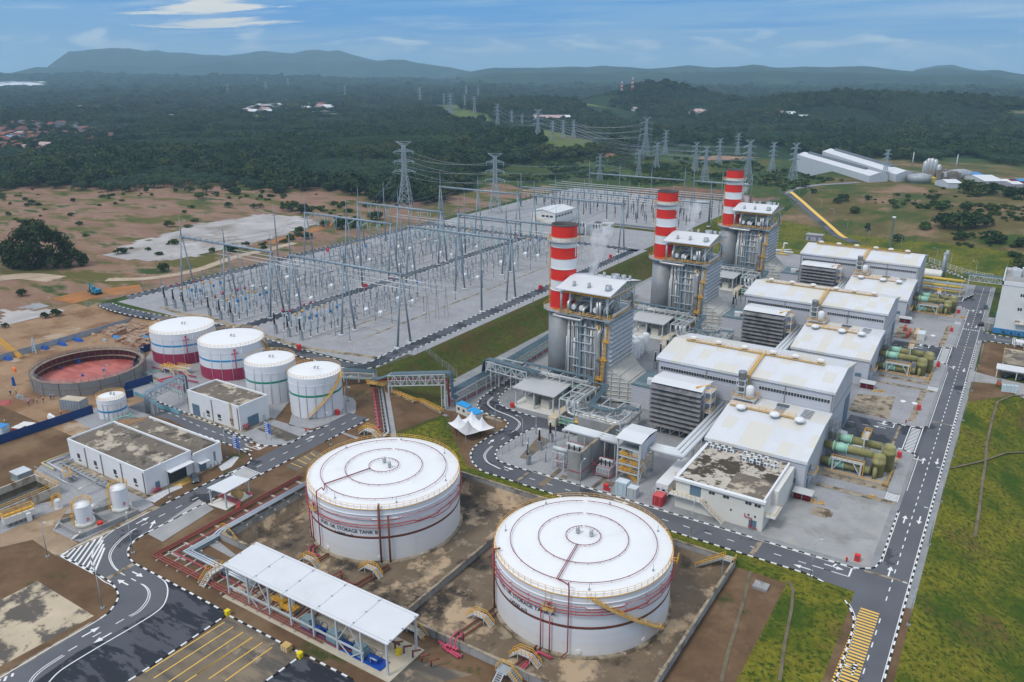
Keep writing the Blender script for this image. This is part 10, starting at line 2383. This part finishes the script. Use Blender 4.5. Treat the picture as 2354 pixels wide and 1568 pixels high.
def scatter(name,X,Y,Z,var,hgt,wid_,label,cat):
 me=bpy.data.meshes.new(name);me.vertices.add(len(X));me.vertices.foreach_set('co',np.stack([X,Y,Z-.4],-1).ravel())
 for nm,dat,ty in(('vr',var.astype('i'),'INT'),('rz',rng.uniform(0,6.28,len(X)),'FLOAT')):at=me.attributes.new(nm,ty,'POINT');at.data.foreach_set('value',dat)
 at=me.attributes.new('sc','FLOAT_VECTOR','POINT');at.data.foreach_set('vector',np.stack([hgt*wid_,hgt*wid_,hgt],-1).ravel())
 ob=bpy.data.objects.new(name,me);COL.objects.link(ob);ob['kind']='stuff';ob['label']=label;ob['category']=cat
 ng=bpy.data.node_groups.new(name,'GeometryNodeTree');ng.interface.new_socket('Geometry',in_out='INPUT',socket_type='NodeSocketGeometry');ng.interface.new_socket('Geometry',in_out='OUTPUT',socket_type='NodeSocketGeometry');N=ng.nodes;L=ng.links
 gi,go=N.new('NodeGroupInput'),N.new('NodeGroupOutput');ip=N.new('GeometryNodeInstanceOnPoints');gt=N.new('GeometryNodeJoinGeometry')
 for K in KINDS_[::-1]:
  oi=N.new('GeometryNodeObjectInfo');oi.transform_space='ORIGINAL';oi.inputs['Object'].default_value=K[3];oi.inputs['As Instance'].default_value=True;L.new(oi.outputs['Geometry'],gt.inputs[0])
 def na(nm,ty):n=N.new('GeometryNodeInputNamedAttribute');n.data_type=ty;n.inputs['Name'].default_value=nm;return n.outputs['Attribute']
 cx_=N.new('ShaderNodeCombineXYZ');L.new(na('rz','FLOAT'),cx_.inputs[2]);L.new(gi.outputs[0],ip.inputs['Points']);L.new(gt.outputs[0],ip.inputs['Instance']);ip.inputs['Pick Instance'].default_value=True;L.new(na('vr','INT'),ip.inputs['Instance Index']);L.new(cx_.outputs[0],ip.inputs['Rotation']);L.new(na('sc','FLOAT_VECTOR'),ip.inputs['Scale']);L.new(ip.outputs[0],go.inputs[0])
 mo=ob.modifiers.new('scatter','NODES');mo.node_group=ng
 return ob
scatter('forest',X,Y,Z,var,hgt,wid_,'dense dark forest and palm plantations reaching to the hills','forest')
XS=rng.uniform(-760,160,26000);YS=rng.uniform(150,1150,26000);ZS_=zt_np(XS,YS);u=XS*cY+YS*sY;w_=-XS*sY+YS*cY;zc_=ZS_-CAMH;dep=np.maximum(w_*cP-zc_*sP,1);IX=CX+FOC*u/dep;IY=CY-FOC*(w_*sP+zc_*cP)/dep
zone=np.zeros(len(XS),bool)
SCRUB=[(pxs('P',(1080,900),(1320,700),(1500,690),(1860,690),(2200,720),(2354,780),(2354,900),(2100,910),(1560,870),(1310,940)),1.0),(pxs('Q',(0,680),(400,720),(800,820),(1150,890),(1000,900),(780,950),(500,940),(0,900)),.55),(pxs('L',(1250,60),(1700,60),(2354,0),(2354,600),(2200,640),(1700,410),(1500,330),(1220,160)),.9),(pxs('Q',(1850,930),(2354,850),(2354,1180),(2000,1180),(1500,1080),(1250,1000)),.35),(pxs('O',(-10,925),(800,950),(1400,950),(1900,960),(2354,985),(2354,1020),(1500,1000),(700,990),(300,1060),(0,1040)),.22),(pxs('M',(0,640),(600,560),(1100,470),(1400,440),(1500,460),(900,600),(500,720),(0,800)),.35),(pxs('Z',(0,440),(780,450),(780,500),(500,560),(300,600),(0,500)),.05),(pxs('M',(1300,190),(1900,120),(1900,330),(1550,300)),.3),(pxs('N',(0,700),(300,480),(620,480),(1000,560),(1000,600),(500,700),(0,820)),.12)]
for P,dn in SCRUB:zone|=Qz(IX,IY,P)&(rng.random(len(XS))<dn)
zone&=~((XS>SWX0-4)&(XS<-165)&(YS<608))
for P in NOT:zone&=~Qz(IX,IY,P)
zone&=(np.sin(XS/17+2*np.sin(YS/29))+np.sin(YS/13+XS/41)>-.55)
XS,YS,ZS_=XS[zone],YS[zone],ZS_[zone];nS=len(XS)
scatter('scrub',XS,YS,ZS_,np.full(nS,4),rng.uniform(1.2,3.6,nS)*(1+.8*(rng.random(nS)>.9)),rng.uniform(1.1,2.0,nS),'low bushy scrub on the open ground round the plant','scrub')
lone=[('M',725,180,125,0,'lone dark bush on the open field left of the bare pad'),('M',1310,215,105,1,'largest round dark tree at the corner of the bare pad'),('M',1410,235,135,0,'round dark tree beside the largest one at the bare pad'),('M',1225,210,130,2,'slim tree left of the largest one at the bare pad'),('M',950,195,140,0,'first of two small round trees on the field edge'),('M',1010,185,138,0,'second of two small round trees on the field edge'),('M',1375,415,350,4,'round bush at the orange earth edge'),('M',130,770,680,1,'wide dark bush left of the sandy track'),('M',1600,360,290,1,'dark bush at the end of the orange earth'),('M',1770,380,270,1,'large dark tree behind the second gantry row'),('M',1900,370,260,1,'large dark tree right behind the second gantry row'),('M',2080,300,200,1,'large dark tree below the left big pylon'),('K',1735,395,345,1,'dark bush on the plateau by the road'),('K',1950,490,430,0,'left of two round trees on the far plateau'),('K',2005,470,390,0,'right of two round trees on the far plateau'),('K',2105,580,510,0,'round dark tree alone on the terraced bank'),('K',2225,745,675,2,'slim dark tree low on the terraced bank'),('K',2235,460,410,0,'dark tree on the plateau right of the pair'),('L',790,120,55,0,'round tree at the crest of the far bank'),('L',910,285,215,2,'slim tree on the far bank above the farthest hall'),('L',1190,380,305,0,'round tree on the far bank beside the white vent stack'),('L',1750,270,70,1,'big dark tree clump on the right hillside, left'),('L',1620,250,95,1,'big dark tree clump on the right hillside, front'),('L',1900,260,120,0,'dark tree on the right hillside behind the clump'),('L',2010,240,150,0,'dark tree on the right hillside, right of the clump'),('L',2330,430,330,1,'dark tree at the right edge of the hillside'),('L',2130,400,330,0,'dark tree low on the right hillside'),('L',2320,620,500,1,'dark tree beside the office block roof'),('Q',1960,960,850,1,'dark tree in the clump behind the hillside, left'),('Q',2060,975,870,1,'dark tree in the clump behind the hillside, middle'),('Q',2150,970,880,0,'dark tree in the clump behind the hillside, right'),('Q',2250,990,900,1,'dark tree at the right of the clump by the trucks'),('Q',2330,1000,905,1,'dark tree at the right edge by the blue roofed shed'),('A',415,280,215,1,'left dark bush on the grass behind the building site'),('A',520,260,180,1,'right dark bush on the grass behind the building site'),('A',45,370,320,0,'dark bush at the left edge behind the crane'),('A',200,80,0,1,'dark tree mass left of the excavator'),('O',215,1035,1000,1,'small bush on the pink field, first from the left'),('O',495,1022,992,0,'small bush on the pink field, second from the left'),('O',825,1022,1000,0,'small bush on the pink field, third from the left'),('O',745,948,895,0,'tree standing before the forest at the field, first'),('O',845,955,900,1,'tree standing before the forest at the field, second'),('O',985,960,905,2,'tree standing before the forest at the field, third'),('O',1275,958,905,0,'tree standing before the forest at the field, fifth'),('O',1180,955,925,0,'tree standing before the forest at the field, fourth'),('O',1390,955,890,1,'tree standing before the forest at the field, sixth'),('O',1525,945,888,0,'left of two trees at the foot of the cleared track'),('O',1565,942,886,0,'right of two trees at the foot of the cleared track'),('O',1890,965,905,1,'tree at the forest edge right of the cleared track')]
for f,x,y,ty,k,lab in lone:
 p=T(f,x,y);h_=max(2.0,top(f,x,ty,p)-p.z);Qy(k,p-Zk(.12*h_),h_*1.1,rng.uniform(1.15,1.5)if k!=2 else .75,float(rng.uniform(0,6)),lab,'lone trees and bushes')
base=T('Z',95,612);hT=top('Z',95,508,base)-base.z
gt_=Ze('great_tree','great spreading dark tree clump on the left field by the sandy track','tree',base)
r_=random.Random(77);b=B()
for k,(u0,v0,hh_,rad)in Zf(((0,0,.70,.32),(-.42,.1,.62,.30),(.40,0,.56,.28),(-.16,.25,.74,.28),(.22,-.2,.74,.28),(-.62,0,.36,.26),(.66,.05,.30,.24),(.0,-.35,.42,.30),(-.32,-.3,.30,.30),(.35,-.3,.24,.28),(.9,0,.14,.17),(-.8,.1,.18,.22),(0,-.2,.16,.3),(-.5,-.1,.14,.26),(.6,-.1,.12,.22))):
 c_=base+Zc((cY*u0-sY*v0,sY*u0+cY*v0,0))*hT*.95+Zk(hT*hh_)
 for j in Zb(9):
  n_=Zc((r_.gauss(0,1),r_.gauss(0,1),r_.gauss(.3,.8))).normalized();cc=c_+n_*hT*rad*.62
  for q_ in Zb(80):
   m_=Zc((r_.gauss(0,1),r_.gauss(0,1),r_.gauss(.3,1))).normalized();p=cc+m_*hT*rad*r_.uniform(.25,.52);s_=hT*.034*r_.uniform(.6,1.2);n2=(m_+Zc((r_.gauss(0,.5),r_.gauss(0,.5),r_.gauss(.3,.5)))).normalized();u_=n2.orthogonal().normalized();v_=n2.cross(u_)
   if p.z>base.z:b.poly([p-u_*s_,p-v_*s_*.6,p+u_*s_,p+v_*s_*.6])
b.Za('crown',leafmat('great_tree_leaf',(.028,.048,.012),(.05,.062,.015),(.011,.024,.008)),gt_)
b=B()
for u0,v0 in((0,0),(-.4,.1),(.4,0),(.1,-.3)):
 q_=base+Zc((cY*u0-sY*v0,sY*u0+cY*v0,0))*hT*.8;b.Zd([q_-Zk(.5),q_+Zk(hT*.35),q_+Zc((.4,.3,hT*.6))],.55,8,r2=.2)
 for k in Zb(4):a=k*1.7;b.Zd([q_+Zk(hT*.3),q_+Zc((math.cos(a)*hT*.2,math.sin(a)*hT*.2,hT*.5))],.25,6,r2=.08)
b.Za('trunk',QS,gt_)
def steam(label,x,y,z,hs,rs_,drift):
 b=B();P=[]
 for i in Zb(7):
  k=i/6;P.append((rs_*(.25+1.1*k)*(1 if i<6 else .5),k*hs))
 b.Zg((x,y,z),P,14)
 for i,v in Zf(b.v):k=(v[2]-z)/hs;b.v[i]=(v[0]+drift[0]*k*hs+math.sin(k*7)*.5,v[1]+drift[1]*k*hs,v[2])
 m=bpy.data.materials.new('steam_vapour');m.use_nodes=True;n=m.node_tree;n.nodes.clear();N,L=n.nodes,n.links
 o=N.new('ShaderNodeOutputMaterial');v=N.new('ShaderNodeVolumePrincipled');v.inputs['Color'].default_value=(.97,.97,.98,1);tc=N.new('ShaderNodeTexCoord');nz=N.new('ShaderNodeTexNoise');nz.inputs['Scale'].default_value=.28;nz.inputs['Detail'].default_value=4;L.new(tc.outputs['Object'],nz.inputs['Vector'])
 sp=N.new('ShaderNodeSeparateXYZ');L.new(tc.outputs['Object'],sp.inputs[0]);mr=N.new('ShaderNodeMapRange');mr.inputs[1].default_value=.40;mr.inputs[2].default_value=.62;mr.inputs[3].default_value=0;mr.inputs[4].default_value=1.1;L.new(nz.outputs['Fac'],mr.inputs[0])
 md=N.new('ShaderNodeMapRange');md.inputs[1].default_value=hs;md.inputs[2].default_value=hs*.3;L.new(sp.outputs[2],md.inputs[0]);mu=N.new('ShaderNodeMath');mu.operation='MULTIPLY';L.new(mr.outputs[0],mu.inputs[0]);L.new(md.outputs[0],mu.inputs[1]);L.new(mu.outputs[0],v.inputs['Density']);L.new(v.outputs[0],o.inputs['Volume'])
 ob=b.Za('steam_plume',m,loc=(x,y,z));tag(ob,label,'steam','steam plumes','stuff')
steam('white steam drifting up beside chimney 1',-114,224,36.5,17,3.2,(.18,.28));steam('white steam drifting up beside chimney 2',-114,224+SP,36.5,13,3.0,(.3,.2));steam('faint white steam beside chimney 3',-115.5,222+2*SP,36.5,10,2.2,(-.15,.2))
